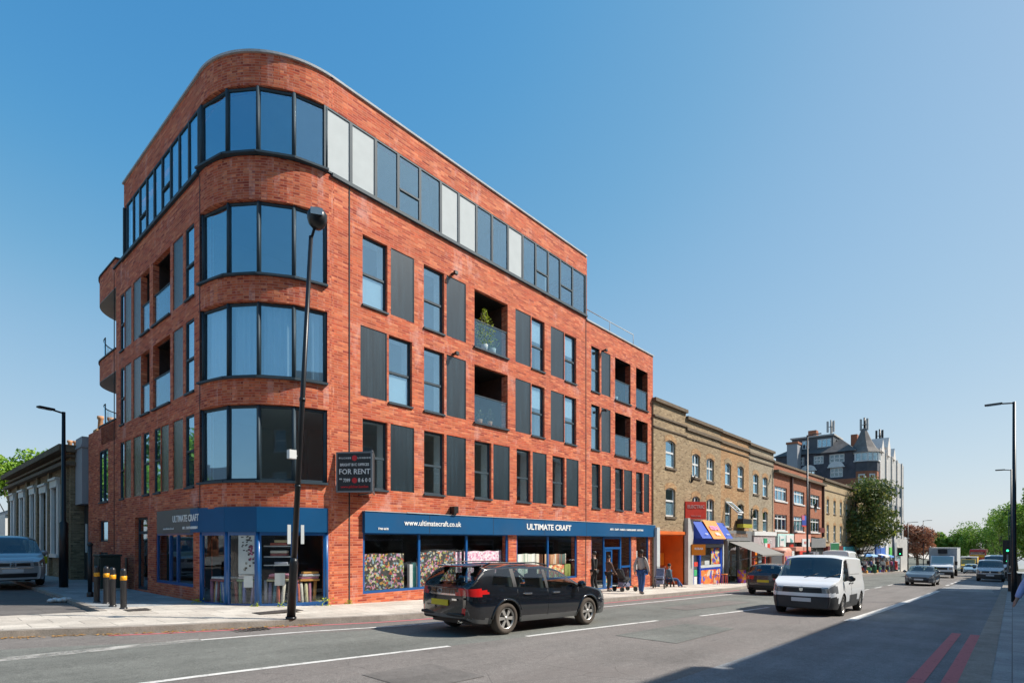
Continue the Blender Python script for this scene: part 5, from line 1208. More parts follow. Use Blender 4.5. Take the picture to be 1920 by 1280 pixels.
E3 = dict(x=(-1.98, 1.98), ax=(1.25, -1.22), ra=.35, rw=.31, tum=.34, bulge=(.08, .16), cls=cls_h, nl=14,
    zt=[(-1.98, .92), (-1.9, 1.02), (-1.65, 1.38), (-1.5, 1.43), (-.6, 1.47), (.1, 1.45), (.38, 1.38), (.95, 1.02), (1.2, .95), (1.7, .82), (1.98, .64)],
    zb=[(-1.98, .90), (-1.4, .95), (.9, .87), (1.6, .76), (1.98, .60)], zs=[(-1.98, .34), (-1.7, .24), (1.7, .2), (1.98, .26)],
    W=[(-1.98, .70), (-1.85, .82), (-1.3, .87), (1.3, .87), (1.7, .82), (1.98, .60)])
E4 = dict(E3, x=(-2.3, 2.3), ax=(1.42, -1.35), bulge=(.06, .14),
    zt=[(-2.3, .90), (-2.2, 1.0), (-1.75, 1.06), (-1.25, 1.33), (-.6, 1.42), (.1, 1.42), (.4, 1.36), (1.1, .98), (1.35, .93), (1.95, .82), (2.3, .62)],
    zb=[(-2.3, .88), (-1.4, .93), (1.0, .86), (1.9, .74), (2.3, .58)], zs=[(-2.3, .34), (-2, .24), (2, .2), (2.3, .24)],
    W=[(-2.3, .72), (-2.15, .84), (-1.5, .88), (1.5, .88), (2.0, .83), (2.3, .62)])
def cls_s(x, y, z, reg, zb, zt, ys):
    if reg == 'top': return 'ws' if .42 < x < 1.08 else ('rw' if -1.75 < x < -1.2 else 'body')
    if reg == 'low':
        if x > 2.0 and .56 < z < .74 and y > .4: return 'hl' if ys > 0 else 'hr'
        return 'clad' if z < .28 else 'body'
    if reg == 'rear': return cls_h(x, y, z, reg, zb, zt, ys)
    return cls_h(x, y, z, reg, zb, zt, ys)
E4['cls'] = cls_s
def cls_m(x, y, z, reg, zb, zt, ys):
    if reg == 'top': return 'ws' if .72 < x < 1.42 else 'body'
    if reg == 'side':
        e = zb+(zt-zb)*.88
        if e-zb < .1 or z < zb+.02 or z > e-.05: return 'body'
        if -2.1 < x < -1.15: return 'sg1' if ys < 0 else 'sgl1'
        if -1.05 < x < -.1: return 'sg2' if ys < 0 else 'sgl2'
        return ('sg3' if ys < 0 else 'sgl3') if 0 < x < 1.2-(z-zb)*.9 else 'body'
    if reg == 'low':
        if x > 1.95 and .72 < z < .90 and y > .4: return 'hl' if ys > 0 else 'hr'
        return 'body'
    if reg == 'front':
        if .72 < z < .86 and y > .5: return 'hl' if ys > 0 else 'hr'
        if .70 < z < .82 and y < .47: return 'grille'
        if .34 < z < .48 and y < .6: return 'grille'
    return 'body'
E5 = dict(E2, x=(-2.3, 2.25), bulge=(.03, .15), cls=cls_m, tum=.24, ke=.88, rp=3.4,
    zt=[(-2.3, 1.66), (-1.6, 1.73), (0, 1.74), (.5, 1.72), (.76, 1.64), (1.15, 1.34), (1.42, 1.13), (1.6, 1.06), (2.0, .96), (2.25, .84)])
def car(sp, loc, rz, name, lab, paint, pitch=0, front_plate=True, rear_plate=True, pm=None, nseats=((.2, .36), (.2, -.36), (-.7, .3), (-.7, -.3)), badge=False):
    V, F, rg = car_body(sp); t = thing(name, lab, 'car', loc, rz, pitch=pitch); finish(t, sp, V, F, paint, seats=nseats, spokes=5)
    xr, xf = sp['x']
    for s_ in (1, -1): mirror(t, .88, .84, .98 if sp is not E5 else 1.12, paint, s_)
    b = MB(); b.box(xf+sp['bulge'][1]-.01, xf+sp['bulge'][1]+.01, -.26, .26, .40 if sp is not E5 else .50, .51 if sp is not E5 else .61); b.build('number_plate', M['whiteplate'], t, local=True)
    b = MB(); b.box(xr-sp['bulge'][0]-.01, xr-sp['bulge'][0]+.01, -.26, .26, .60, .71); b.build('number_plate', M['yellowplate'], t, local=True)
    if badge:
        x = xf+sp['bulge'][1]+.01; b = ring_badge(t, x, 0, .76, .075, M['chrome'])
        for p in (((-.045, .81), (-.02, .765), (0, .80), (.02, .765), (.045, .81)), ((-.06, .785), (-.03, .70), (0, .755), (.03, .70), (.06, .785))): b.tube([(x, y, z) for y, z in p], .006, 4)
        b.build('badge', M['chrome'], t, local=True)
        for z in (.90, .68): b = MB(); b.obox((x-.02, 0, z-.03), (.01, 0, 0), (0, .5, 0), (0, 0, .008)); b.build('bright_strip', M['chrome'], t, local=True)
    return t
car(E3, (28.6, 8.5, G(28.6)), 0, 'hatchback_car', 'small dark hatchback driving away, half hidden behind the white delivery van', mat('dark_brown_paint', (.03, .024, .024), .3, 0, .1, coat=1), pitch=.034)
car(E4, (50.0, 4.85, G(50)), math.pi, 'saloon_car', 'dark blue grey saloon coming towards us in the middle distance', mat('blue_grey_paint', (.05, .065, .085), .3, .2, .1, coat=1), pitch=-.026)
car(E5, (2.42, 26.6, .035), R(-90), 'people_carrier', 'silver grey people carrier parked on the side street, cut by the left edge', mat('silver_paint', (.40, .42, .43), .32, .15, .06, coat=1), badge=True)
car(E3, (108, 4.6, G(108)), math.pi, 'small_car', 'small pale blue car far off behind the lorry', mat('pale_blue_paint', (.2, .32, .42), .3, 0, .1, coat=1))
van((64.5+2.2, 1.45, G(66)), math.pi, 'silver white van in the shaded right lane under the traffic lights', mat('silver_van_paint', (.42, .46, .50), .3, .2, .03, coat=.8), pitch=-.026, simple=True, sp=E2).scale = (1.1, 1.05, 1.05)
van((75, 1.25, G(75)), math.pi, 'second white van directly behind the silver white one in the right lane', whitep, pitch=-.026, simple=True).scale = (1.15, 1.05, 1.32)
van((46.0, 9.25, G(46)), math.pi*0+R(3), 'white van with red and blue stickers seen over the roof of the delivery van', whitep, simple=True, pitch=.026).scale = (1.1, 1.05, 1.3)
# lorry
def lorry(loc, rz, lab, L_=6.5, H=3.05, Wd=1.15, box=M['offwhite'], cab=whitep):
    t = thing('lorry', lab, 'lorry', loc, rz); b = MB(); b.box(-L_+1.9, .35, -Wd, Wd, .95, H); b.build('cargo_box', box, t, local=True, bevel=.03)
    b = MB(); b.box(-L_+1.85, .4, -Wd-.015, Wd+.015, H-.03, H+.03); b.box(.33, .37, -Wd-.01, Wd+.01, .9, H); b.build('box_edge', M['coping'], t, local=True)
    b = MB(); b.box(.36, .62, -.38, .38, H-.55, H-.1); b.build('cooling_unit', M['dark'], t, local=True, bevel=.03)
    b = MB(); pr = [(.4, .5), (.4, 2.25), (.95, 2.25), (1.45, 1.45), (2.05, 1.2), (2.15, .85), (2.12, .5)]; n = len(pr)
    b.add([(x, -.95, z) for x, z in pr]+[(x, .95, z) for x, z in pr], [tuple(range(n-1, -1, -1)), tuple(range(n, 2*n))]+[(i, (i+1) % n, n+(i+1) % n, n+i) for i in range(n)]); b.build('cab', cab, t, local=True, bevel=.05)
    b = MB(); b.add([(1.0, -.84, 2.19), (1.0, .84, 2.19), (1.46, .86, 1.49), (1.46, -.86, 1.49)], [(0, 1, 2, 3)]); b.v = [(x+.03, y, z+.02) for x, y, z in b.v]; b.build('windscreen', M['carglass'], t, local=True)
    b = MB(); b.obox((2.13, 0, 1.0), (.03, 0, 0), (0, .5, 0), (0, 0, .11)); b.obox((2.15, 0, .52), (.06, 0, 0), (0, .97, 0), (0, 0, .16)); b.build('grille', M['black'], t, local=True)
    for s_ in (1, -1):
        b = MB(); b.obox((2.1, s_*.75, 1.02), (.06, 0, 0), (0, .14, 0), (0, 0, .12)); b.build('headlight', M['clearlamp'], t, local=True, bevel=.02)
        b = MB(); b.box(1.2, 1.4, s_*1.0, s_*1.25, 1.35, 1.75); b.build('door_mirror', M['black'], t, local=True, bevel=.03)
        for x in (1.45, -L_+3.1): wheel(t, x, s_*.85, .37, .26, s_, 6)
    b = MB(); b.box(-L_+2.2, 1.9, -.7, .7, .5, .95); b.build('chassis', M['black'], t, local=True); b = MB(); b.box(2.2, 2.22, -.26, .26, .42, .53); b.build('number_plate', M['whiteplate'], t, local=True); return t
lorry((72.9, 5.35, G(72)), math.pi, 'white box lorry coming towards us behind the dark saloon')
lorry((124, 5.6, G(124)), math.pi, 'small yellow lorry far behind the white box lorry', box=mat('lorry_yellow', (.6, .38, .03), .5), cab=mat('lorry_cab', (.6, .4, .05), .5), H=2.6)
# red bus
t = thing('bus', 'red double deck bus far down the road behind the vans', 'bus', (142, 5.0, G(142)), math.pi); redp = mat('bus_red', (.45, .02, .02), .35, 0, .05, coat=.6)
b = MB(); b.box(-9.5, .9, -1.25, 1.25, .35, 4.3); b.build('body', redp, t, local=True, bevel=.15); b = MB(); b.obox((.93, 0, 3.3), (.02, 0, 0), (0, 1.12, 0), (0, 0, .52)); b.build('upper_windscreen', M['glassdark'], t, local=True); b = MB(); b.obox((.93, 0, 1.65), (.02, 0, 0), (0, 1.1, 0), (0, 0, .62)); b.build('lower_windscreen', M['glassdark'], t, local=True)
b = MB(); b.box(-9.2, .5, -1.27, 1.27, 2.9, 3.7); b.box(-9.2, .5, -1.27, 1.27, 1.3, 2.1); b.build('side_windows', M['glassdark'], t, local=True)
for s_ in (1, -1):
    for x in (-1.8, -7.2): wheel(t, x, s_*1.1, .48, .3, s_, 6)
    b = MB(); b.obox((.92, s_*.9, .8), (.03, 0, 0), (0, .17, 0), (0, 0, .12)); b.build('headlight', M['clearlamp'], t, local=True)

# ------------------------------------------------------------------ the older terrace beyond the flats
V0 = 13.88
def terrace(name, lab, u0, u1, zt, wins, m, depth=11, arch=.14, corn=(), par=None, split=None, style='sash', zw=1.9, roofz=None):
    t = thing(name, lab, 'building', ((u0+u1)/2, V0+3, 0)); F = Face((u0, V0), (u1, V0)); b = MB()
    hs = [(x0-u0, x1-u0, z0, z1) for x0, x1, z0, z1 in wins]
    wall(b, F, 0, F.L, zw, zt, hs, .22, arch=arch); b.box(u0+.001, u0+.2, V0+.01, V0+depth, -4, zt-.01); b.box(u1-.2, u1-.001, V0+.01, V0+depth, -4, zt-.01); b.box(u0, u1, V0+depth-.2, V0+depth, -4, zt-.1); (b.box(u0+.2, u1-.2, V0+.25, V0+.3, -4, zw) if zw != 2.1 or u0 > 30 else None)
    b.build('wall', m, t)
    b = MB(); b.box(u0+.2, u1-.2, V0+2.2, V0+2.3, zw, zt-.4); b.box(u0+.2, u1-.2, V0+.3, V0+depth-.3, zt-.55, zt-.45)
    for z in (zw, (wins[0][2]+wins[-1][2])/2+.6 if False else zw+.02): b.box(u0+.2, u1-.2, V0+.25, V0+2.2, z, z+.01)
    b.build('room', M['dark'], t)
    b = MB()
    for (z0, z1, d) in corn: F.box(b, 0, F.L, -.1, d, z0, z1)
    if corn: b.build('cornice', M['cornice'], t)
    for h in hs:
        w_ = h[1]-h[0]; ml = ((h[0]+h[1])/2,) if style in ('cross', 'triple') else ()
        if style == 'triple': ml = (h[0]+w_/3, h[0]+2*w_/3)
        tr = (h[2]+(h[3]-h[2])*.55,) if style != 'triple' else (h[2]+(h[3]-h[2])*.75,)
        window(F, h[0], h[1], h[2], h[3], t, trans=tr, mull=ml, d=-.10, fw=.085, fm=M['white'], gm=M['glass'], name='window', white=(h[2]+.1, h[2]+(h[3]-h[2])*(.48 if (int(h[0]*7)+int(h[2])) % 3 else .93)) if style != 'triple' or int(h[0]) % 2 else ())
        if style != 'triple' or True:
            g = MB(); F.box(g, h[0]-.06, h[1]+.06, -.1, .07, h[2]-.12, h[2]-.01); g.build('sill', M['cornice'] if style != 'triple' else M['white'], t)
    if arch:
        for h in hs:
            n = 8; g = MB()
            for k in range(n):
                x0 = h[0]-.12+(h[1]-h[0]+.24)*k/n; x1 = h[0]-.12+(h[1]-h[0]+.24)*(k+1)/n; q = ((x0+x1)/2-h[0])/(h[1]-h[0]); z = h[3]-arch*(2*q-1)**2
                F.box(g, x0, x1, -.01, .012, z, z+.30)
            g.build('window_arch', M['orangeb'] if m is not M['orangeb'] else M['tan'], t)
    return t, F
tA, _ = terrace('terrace_house', 'tan brick house with one column of arched windows next to the red block', 26.32, 30.2, 9.05, [(27.69, 28.85, 5.6, 7.1), (27.69, 28.85, 2.93, 4.5)], M['tan'], corn=((8.9, 9.08, .15), (8.1, 8.2, .08), (7.55, 7.62, .06)), zw=2.1)
tB, _ = terrace('terrace_house', 'tan brick house with two arched cross barred windows above the blue and orange takeaway', 30.2, 35.3, 8.72, [(31.04, 32.10, 5.36, 6.75), (33.10, 34.21, 5.30, 6.72), (31.04, 32.10, 2.9, 4.25), (33.10, 34.21, 2.66, 4.2)], M['tan'], corn=((8.57, 8.75, .15), (7.95, 8.12, .1), (7.5, 7.57, .06)), style='cross', zw=2.5)
tC, _ = terrace('terrace_house', 'orange brick house with two slim arched windows, one window tilted open', 35.3, 40.4, 8.68, [(36.02, 37.07, 5.26, 6.74), (38.25, 39.41, 5.2, 6.75), (36.02, 37.07, 2.5, 4.15), (38.25, 39.41, 2.6, 4.15)], M['orangeb'], corn=((8.53, 8.7, .15), (7.9, 8.08, .1), (7.5, 7.57, .06)), zw=2.3)
tD, _ = terrace('terrace_house', 'grey yellow brick house with two narrow windows per floor before the terracotta terrace', 40.4, 45.9, 8.55, [(41.29, 42.4, 5.03, 6.5), (43.36, 44.46, 4.95, 6.45), (41.29, 42.4, 2.38, 3.94), (43.36, 44.46, 2.3, 3.85)], M['greyb'], corn=((8.42, 8.6, .15), (7.8, 7.95, .1), (7.4, 7.47, .06)), zw=2.1)
ew = []
for x in (46.15, 51.3, 56.6): ew += [(x, x+3.2, 4.85, 5.98), (x, x+3.2, 2.45, 3.75)]
tE, FE = terrace('terracotta_terrace', 'terracotta brick terrace with white three part windows and brown downpipes', 45.9, 61.2, 7.85, ew, M['terrab'], arch=0, corn=((7.0, 7.2, .35), (7.72, 7.9, .1)), style='triple', zw=1.95)
for u in (50.4, 55.7, 60.9): b = MB(); b.box(u-.12, u+.12, 13.7, 13.88, 2.0, 7.1); b.build('downpipe', mat('brown_pipe', (.07, .03, .02), .5), tE)
b = MB(); b.add([(45.9, V0, 7.9), (61.2, V0, 7.9), (61.2, V0+5, 9.2), (45.9, V0+5, 9.2)], [(0, 1, 2, 3)]); b.build('roof', M['slate'], tE)
fw = []
for i in range(8):
    x = 62.6+i*2.9
    fw += [(x, x+.95, 4.45, 5.9), (x, x+.95, 1.6, 3.3)]
tF, FF_ = terrace('yellow_brick_terrace', 'pale yellow brick terrace partly hidden by the big green tree', 61.2, 86, 7.8, fw, M['paleb'], corn=((7.62, 7.85, .2), (6.7, 6.78, .06)), zw=1.0)
# tilted open window
g = thing('open_window', 'white window sash tilted wide open on the orange brick house', 'window', (36.5, 13.8, 4.1)); b = MB()
for q in (((36.05, 13.85, 4.15), (37.05, 13.85, 4.15)), ((36.05, 13.1, 3.45), (37.05, 13.1, 3.45)), ((36.05, 13.85, 4.15), (36.05, 13.1, 3.45)), ((37.05, 13.85, 4.15), (37.05, 13.1, 3.45))): b.tube(list(q), .045, 4)
f_ = b.build('frame', M['white'], g); b = MB(); b.add([(36.05, 13.85, 4.15), (37.05, 13.85, 4.15), (37.05, 13.1, 3.45), (36.05, 13.1, 3.45)], [(0, 1, 2, 3)]); b.build('pane', M['glass'], f_)
# chimneys behind the terracotta roof
t = thing('chimney_stack', 'big brick chimney stack with pots behind the terracotta terrace roof', 'chimney', (56, 20, 8)); b = MB(); b.box(56.0, 58.6, 18.6, 20, 6, 10.3); b.build('stack', M['terrab'], t); b = MB(); b.box(55.9, 58.7, 18.5, 20.1, 10.3, 10.5); b.build('cap', M['conc'], t)
t = thing('satellite_dish', 'dark satellite dish beside the tall lamp on the terracotta terrace', 'satellite dish', (55.2, 13.6, 4.6)); b = MB(); b.lathe([(0, 0), (.3, -.06), (.42, -.14)], (55.4, 13.3, 4.6), 'y', 14); b.tube([(55.4, 13.3, 4.6), (55.4, 13.86, 4.5)], .03, 6); b.build('dish', M['black'], t)
for u, z0, z1, lab in ((30.9, 5.0, 5.45, 'thin wall bracket between the first arched windows'), (40.9, 3.2, 3.9, 'black wall lantern bracket on the grey yellow house')):
    b = MB(); b.tube([(u, 13.86, z0), (u, 13.6, z1), (u, 13.86, z1)], .035, 6); b.tube([(u, 13.86, z0), (u, 13.86, z1)], .04, 6); put(b.build('wall_bracket', M['black']), lab, 'bracket')

# ---------------- shop fronts (parts of their houses) and their signs
orng = mat('orange_paint', (.66, .13, .012), .6, 0, .12, 1.5, dirt=.2); orng2 = mat('orange_sign', (.80, .24, .02), .45); blu = mat('royal_blue', (.006, .055, .40), .4, 0, .06); gry = mat('shop_grey', (.20, .20, .20), .6); 
teal = mat('teal_paint', (.05, .42, .40), .5); tealp = mat('pale_teal', (.45, .66, .62), .5); pinkg = mat('pinkish_grey', (.42, .36, .36), .6); redm = mat('sign_red', (.62, .04, .02), .5); sal = mat('salmon', (.62, .28, .2), .6); drk = mat('dark_red_fascia', (.14, .025, .02), .5); brn = mat('brown_door', (.16, .035, .01), .7)
def part(name, m, parent, *boxes, bevel=0):
    b = MB()
    for q in boxes: b.box(*q)
    return b.build(name, m, parent, bevel=bevel)
def gz(u): return P(u)-.02
# orange recess
part('recess_wall', orng, tA, (26.7, 26.8, 13.95, 15.2, -1.2, 2.1), (29.95, 30.1, 13.95, 15.2, -1.2, 2.1), (26.8, 29.95, 15.2, 15.3, -1.2, 2.1), (26.7, 30.0, 13.80, 13.9, 1.95, 2.12)); part('recess_ceiling', orng, tA, (26.7, 30.05, 13.9, 15.2, 1.9, 1.95))
part('door', brn, tA, (28.4, 28.9, 15.1, 15.19, -.9, 1.3)); part('hatch', orng2, tA, (29.0, 29.8, 15.05, 15.19, .2, .9), (29.0, 29.8, 15.05, 15.19, -.8, .05))
part('pilaster', M['offwhite'], tA, (26.36, 26.68, 13.7, 13.95, -1, 2.3)); part('pilaster', M['conc'], tA, (30.0, 30.7, 13.66, 13.95, -1.2, 2.9))
part('meter_box', M['black'], tA, (28.0, 28.25, 15.0, 15.19, .4, .95), (28.0, 28.25, 15.0, 15.19, -.25, .25))
t = thing('projecting_sign', 'square red projecting sign with faded lettering above the orange recess', 'sign', (30.4, 13.5, 3.4)); FQ = Face((30.0, 13.82), (31.15, 13.1)); b = MB(); FQ.box(b, 0, FQ.L, -.12, 0, 2.85, 3.85); b.build('panel', redm, t); fade = mat('faded_letters', (.55, .3, .28), .6); text('ELECTRIC', FQ.pt(FQ.L/2, .01, 3.55), FQ.ang(), .26, fade, t, bold=.006); text('TOOLS HIRE', FQ.pt(FQ.L/2, .01, 3.02), FQ.ang(), .12, fade, t)
# takeaway
F = Face((30.7, V0), (35.3, V0)); b = MB(); b.add([(31.0, 13.85, 2.75), (35.6, 13.85, 2.75), (35.6, 13.2, 1.75), (30.9, 13.2, 1.75), (30.9, 13.85, 1.75), (35.6, 13.85, 1.75)], [(0, 1, 2, 3), (3, 2, 5, 4), (1, 5, 2), (0, 3, 4)]); b.build('canopy', blu, tB)
b = MB(); b.add([(32.3, 13.81, 2.85), (34.2, 13.81, 2.85), (34.2, 13.12, 1.72), (32.3, 13.12, 1.72)], [(0, 1, 2, 3)]); b.add([(32.3, 13.83, 2.83), (34.2, 13.83, 2.83), (34.2, 13.16, 1.72), (32.3, 13.16, 1.72)], [(0, 1, 2, 3)]); cs = b.build('canopy_panel', orng2, tB)
sl = math.atan2(1.0, .65); purp = mat('lilac_letters', (.5, .2, .5), .5)
text('KEBAB', (33.25, 13.45, 2.38), 0, .42, purp, cs, rx=sl, bold=.01); text('GRILL', (33.25, 13.24, 2.02), 0, .26, WL, cs, rx=sl, bold=.01); text('TAKE', (31.6, 13.25, 2.0), 0, .16, WL, tB, rx=sl); text('AWAY', (34.9, 13.25, 2.0), 0, .16, WL, tB, rx=sl)
part('fascia', blu, tB, (30.9, 35.4, 13.75, 13.95, 1.42, 1.75)); part('frame', blu, tB, (30.75, 30.95, 13.75, 13.9, -1.2, 1.45), (31.75, 31.95, 13.75, 13.9, -1.2, 1.4), (34.9, 35.25, 13.75, 13.9, -1.2, 1.4), (31.95, 34.9, 13.75, 13.9, -.15, .05)); part('shutter_box', gry, tB, (30.95, 35.1, 13.72, 13.9, 1.2, 1.4)); part('pilaster', M['offwhite'], tB, (35.2, 35.36, 13.7, 13.9, -1.2, 1.4))
part('shop_window', M['shopglass'], tB, (31.95, 34.9, 13.84, 13.85, .05, 1.2)); part('shop_interior', M['dark'], tB, (30.9, 35.2, 14.8, 14.85, -1.2, 1.6)); part('door', M['glassdark'], tB, (30.95, 31.75, 13.86, 13.87, -1, 1.2))
pst = patterned('menu_board', [(.55, .3, .04), (.02, .06, .35), (.55, .06, .03), (.55, .45, .25), (.06, .05, .3)], 5); part('menu_board', pst, tB, (33.6, 34.85, 13.80, 13.835, .05, 1.15)); part('stall_riser', patterned('orange_counter', [(.62, .16, .02), (.55, .06, .02), (.62, .2, .03), (.05, .08, .4), (.6, .45, .3)], 4), tB, (31.95, 34.9, 13.76, 13.86, -1.1, -.15)); part('counter_strip', M['offwhite'], tB, (31.9, 34.9, 13.74, 13.76, -.02, .14), (32.6, 33.3, 13.8, 13.83, .15, .4))
part('door_notice', redm, tB, (31.1, 31.6, 13.80, 13.83, .1, .35)); part('door_notice', mat('green_note', (.05, .4, .15), .6), tB, (31.1, 31.5, 13.80, 13.83, -.45, -.1)); part('door_notice', M['white'], tB, (31.1, 31.5, 13.80, 13.83, -.95, -.5))
t = thing('projecting_sign', 'small square orange sign at the left corner of the takeaway', 'sign', (30.7, 13.4, 1.1)); FQ = Face((30.35, 13.6), (30.95, 13.05)); b = MB(); FQ.box(b, 0, FQ.L, -.1, 0, .78, 1.4); b.build('panel', orng2, t); text('KEBAB', FQ.pt(FQ.L/2, .01, 1.15), FQ.ang(), .17, WL, t, bold=.005)
for k, (u, v) in enumerate(((32.6, 13.1), (33.9, 13.1))):
    t = thing('stool', ['left orange stool before the takeaway counter', 'right orange stool before the takeaway counter'][k], 'stool', (u, v, P(u)), group='orange stools outside the takeaway')
    b = MB(); b.lathe([(0, .58), (.19, .58), (.2, .62), (0, .63)], n=12); b.build('seat', orng2, t, local=True)
    for a in range(4): b = MB(); x, y = .14*math.cos(a*1.57+.78), .14*math.sin(a*1.57+.78); b.tube([(x, y, .58), (x*1.3, y*1.3, 0)], .018, 5); b.build('leg', redm, t, local=True)
# grey sign shop with long awning
part('fascia', gry, tC, (35.9, 40.5, 13.72, 13.95, 1.6, 2.3)); text('THE COFFEE HOUSE', (38.1, 13.70, 1.98), 0, .34, mat('bronze_letters', (.35, .2, .12), .5), tC, bold=.004)
for q in ((36.0, 36.15), (38.0, 38.1), (40.2, 40.4)): part('frame', gry, tC, (q[0], q[1], 13.7, 13.9, -1.4, 1.6)); part('shop_window', M['glassdark'], tC, (36.15, 40.2, 13.8, 13.81, -1.4, 1.6)); part('shop_interior', M['dark'], tC, (36, 40.4, 14.6, 14.7, -1.5, 1.6))
awn = mat('awning_canvas', (.22, .21, .195), .9, 0, .08); b = MB(); b.add([(36.2, 13.7, 1.55), (40.6, 13.7, 1.55), (40.6, 11.6, .72), (36.2, 11.6, .72), (36.2, 11.6, .62), (40.6, 11.6, .62)], [(0, 1, 2, 3), (3, 2, 5, 4)]); b.v += []; b.build('awning', awn, tC)
for u in (36.3, 40.5): b = MB(); b.tube([(u, 11.65, .7), (u, 13.7, .2)], .025, 5); b.build('awning_arm', gry, tC)
t = thing('planter', 'red and orange drum shaped planter outside the awning shop', 'planter', (36.5, 13.0, P(36.5))); b = MB(); b.lathe([(0, 0), (.24, 0), (.28, .5), (.26, .85), (0, .85)], n=14); b.build('drum', patterned('planter_print', [(.6, .12, .05), (.25, .08, .4), (.65, .3, .05), (.6, .05, .2)], 5), t, local=True)
for k, u in enumerate((37.6, 38.4, 39.3)):
    t = thing('shrub', ['left', 'middle', 'right'][k]+' dark potted shrub in the shade of the awning', 'plant', (u, 13.0, P(u)), group='shrubs under the awning'); b = MB(); b.lathe([(0, 0), (.18, 0), (.22, .35), (0, .35)], n=10); b.build('pot', M['black'], t, local=True); b = MB()
    for i in range(140): leafq(b, Vector((random.gauss(0, .15), random.gauss(0, .15), .4+random.random()*.6)), .09)
    b.build('foliage', M['leaf'], t, local=True)
b = MB(); b.box(40.0, 41.0, 13.5, 13.8, 3.1, 3.6); t = thing('planter_box', 'black and yellow box hanging below the open window', 'sign', (38.6, 13.7, 3.0)); part('upper_panel', M['black'], t, (37.9, 39.6, 13.4, 13.8, 2.75, 3.1)); part('lower_panel', mat('olive_yellow', (.4, .36, .03), .5), t, (37.9, 39.6, 13.38, 13.8, 2.5, 2.75))
# pinkish shop
part('fascia', pinkg, tD, (40.9, 45.7, 13.7, 13.95, 1.05, 2.0)); part('cornice_strip', M['white'], tD, (40.8, 45.8, 13.62, 13.95, 2.0, 2.3)); text('NEWSAGENTS', (43.6, 13.68, 1.55), 0, .36, WL, tD); part('pilaster', mat('candy_red', (.5, .08, .06), .5), tD, (40.9, 41.1, 13.68, 13.9, -1.8, 1.05), (43.2, 43.4, 13.68, 13.9, -1.8, 1.05)); part('shop_window', M['glassdark'], tD, (41.1, 45.7, 13.8, 13.81, -1.2, 1.05)); part('shop_interior', M['dark'], tD, (41, 45.7, 14.6, 14.7, -1.9, 1.1)); part('door', orng2, tD, (41.3, 41.75, 13.76, 13.79, -.4, .9)); part('stall_riser', M['white'], tD, (42.2, 43.2, 13.72, 13.8, -1.7, -.6))
t = thing('projecting_sign', 'small green white and red sign on the pinkish grey shop', 'sign', (41.5, 13.3, 1.4)); b = MB(); b.box(41.2, 41.9, 13.1, 13.15, 1.45, 1.8); b.build('green_panel', mat('flag_green', (.03, .32, .14), .5), t); part('white_panel', M['white'], t, (41.4, 41.9, 13.1, 13.15, 1.1, 1.45)); part('red_panel', redm, t, (41.9, 42.5, 13.1, 13.15, .95, 1.4))
# teal shop, red shops, dark shops of the long terrace
part('fascia', tealp, tE, (46.0, 50.3, 13.6, 13.95, .8, 2.2)); part('fascia_panel', M['white'], tE, (48.1, 50.1, 13.55, 13.6, .85, 2.1), (46.4, 47.4, 13.55, 13.6, 1.2, 2.0)); text('Rx', (49.4, 13.53, 1.6), 0, .6, teal, tE, bold=.01); text('CHEMIST', (46.95, 13.53, 1.7), 0, .2, teal, tE)
part('shop_frame', teal, tE, (46.0, 46.3, 13.6, 13.9, -2.2, .8), (46.3, 50.3, 13.62, 13.9, .25, .8), (50.1, 50.3, 13.6, 13.9, -2.2, .8)); part('shop_window', M['glassdark'], tE, (46.3, 50.1, 13.8, 13.81, -2.2, .3)); part('shop_interior', M['dark'], tE, (46, 61, 14.6, 14.7, -2.6, 1.9))
part('fascia', sal, tE, (50.6, 55.6, 13.6, 13.95, 1.5, 2.2)); part('shop_sign', M['white'], tE, (52.6, 55.0, 13.55, 13.6, 1.0, 1.8)); part('shop_sign', redm, tE, (50.9, 54.2, 13.3, 13.4, .45, .9), (51.0, 54.0, 13.28, 13.4, .0, .3)); part('shop_sign', M['black'], tE, (50.9, 54.2, 13.35, 13.42, .3, .45)); text('PHONES', (53.8, 13.53, 1.45), 0, .35, redm, tE)
part('shop_sign', M['black'], tE, (46.0, 48.0, 12.9, 13.0, .95, 1.5)); text('BARBER', (47.0, 12.88, 1.22), 0, .3, redm, tE, bold=.01)
part('shop_window', M['glassdark'], tE, (50.4, 55.6, 13.8, 13.81, -2.3, 1.4)); part('fascia', gry, tE, (55.8, 61, 13.6, 13.95, 1.0, 1.9)); part('shop_window', M['black'], tE, (55.8, 61, 13.8, 13.81, -2.4, 1.0))
part('fascia', drk, tF, (61.4, 68, 13.5, 13.95, -.1, 1.1)); part('fascia', mat('turquoise', (.05, .35, .42), .5), tF, (68.2, 76, 13.5, 13.95, .2, 1.0)); part('shop_window', M['glassdark'], tF, (61.4, 85.8, 13.8, 13.81, -3.2, 1.0)); part('fascia', gry, tF, (76.2, 86, 13.5, 13.95, .2, 1.0)); part('shop_interior', M['dark'], tF, (61.4, 86, 14.8, 14.9, -3.2, 1.0))
t = thing('estate_agent_board', 'blue and pink letting board on the terracotta terrace', 'sign', (51.5, 13.3, 3.3)); part('blue_panel', mat('board_blue', (.03, .06, .3), .5), t, (51.2, 52.7, 13.2, 13.25, 2.95, 3.4)); part('pink_panel', mat('board_pink', (.5, .12, .22), .5), t, (51.2, 51.95, 13.2, 13.25, 3.4, 3.8)); part('blue_panel', mat('board_blue_light', (.05, .12, .45), .5), t, (51.95, 52.7, 13.2, 13.25, 3.4, 3.8)); part('red_panel', redm, t, (51.2, 52.7, 13.2, 13.25, 2.85, 2.95)); b = MB(); b.tube([(51.3, 13.22, 3.3), (51.3, 13.9, 3.3)], .03, 5); b.build('bracket', M['black'], t)
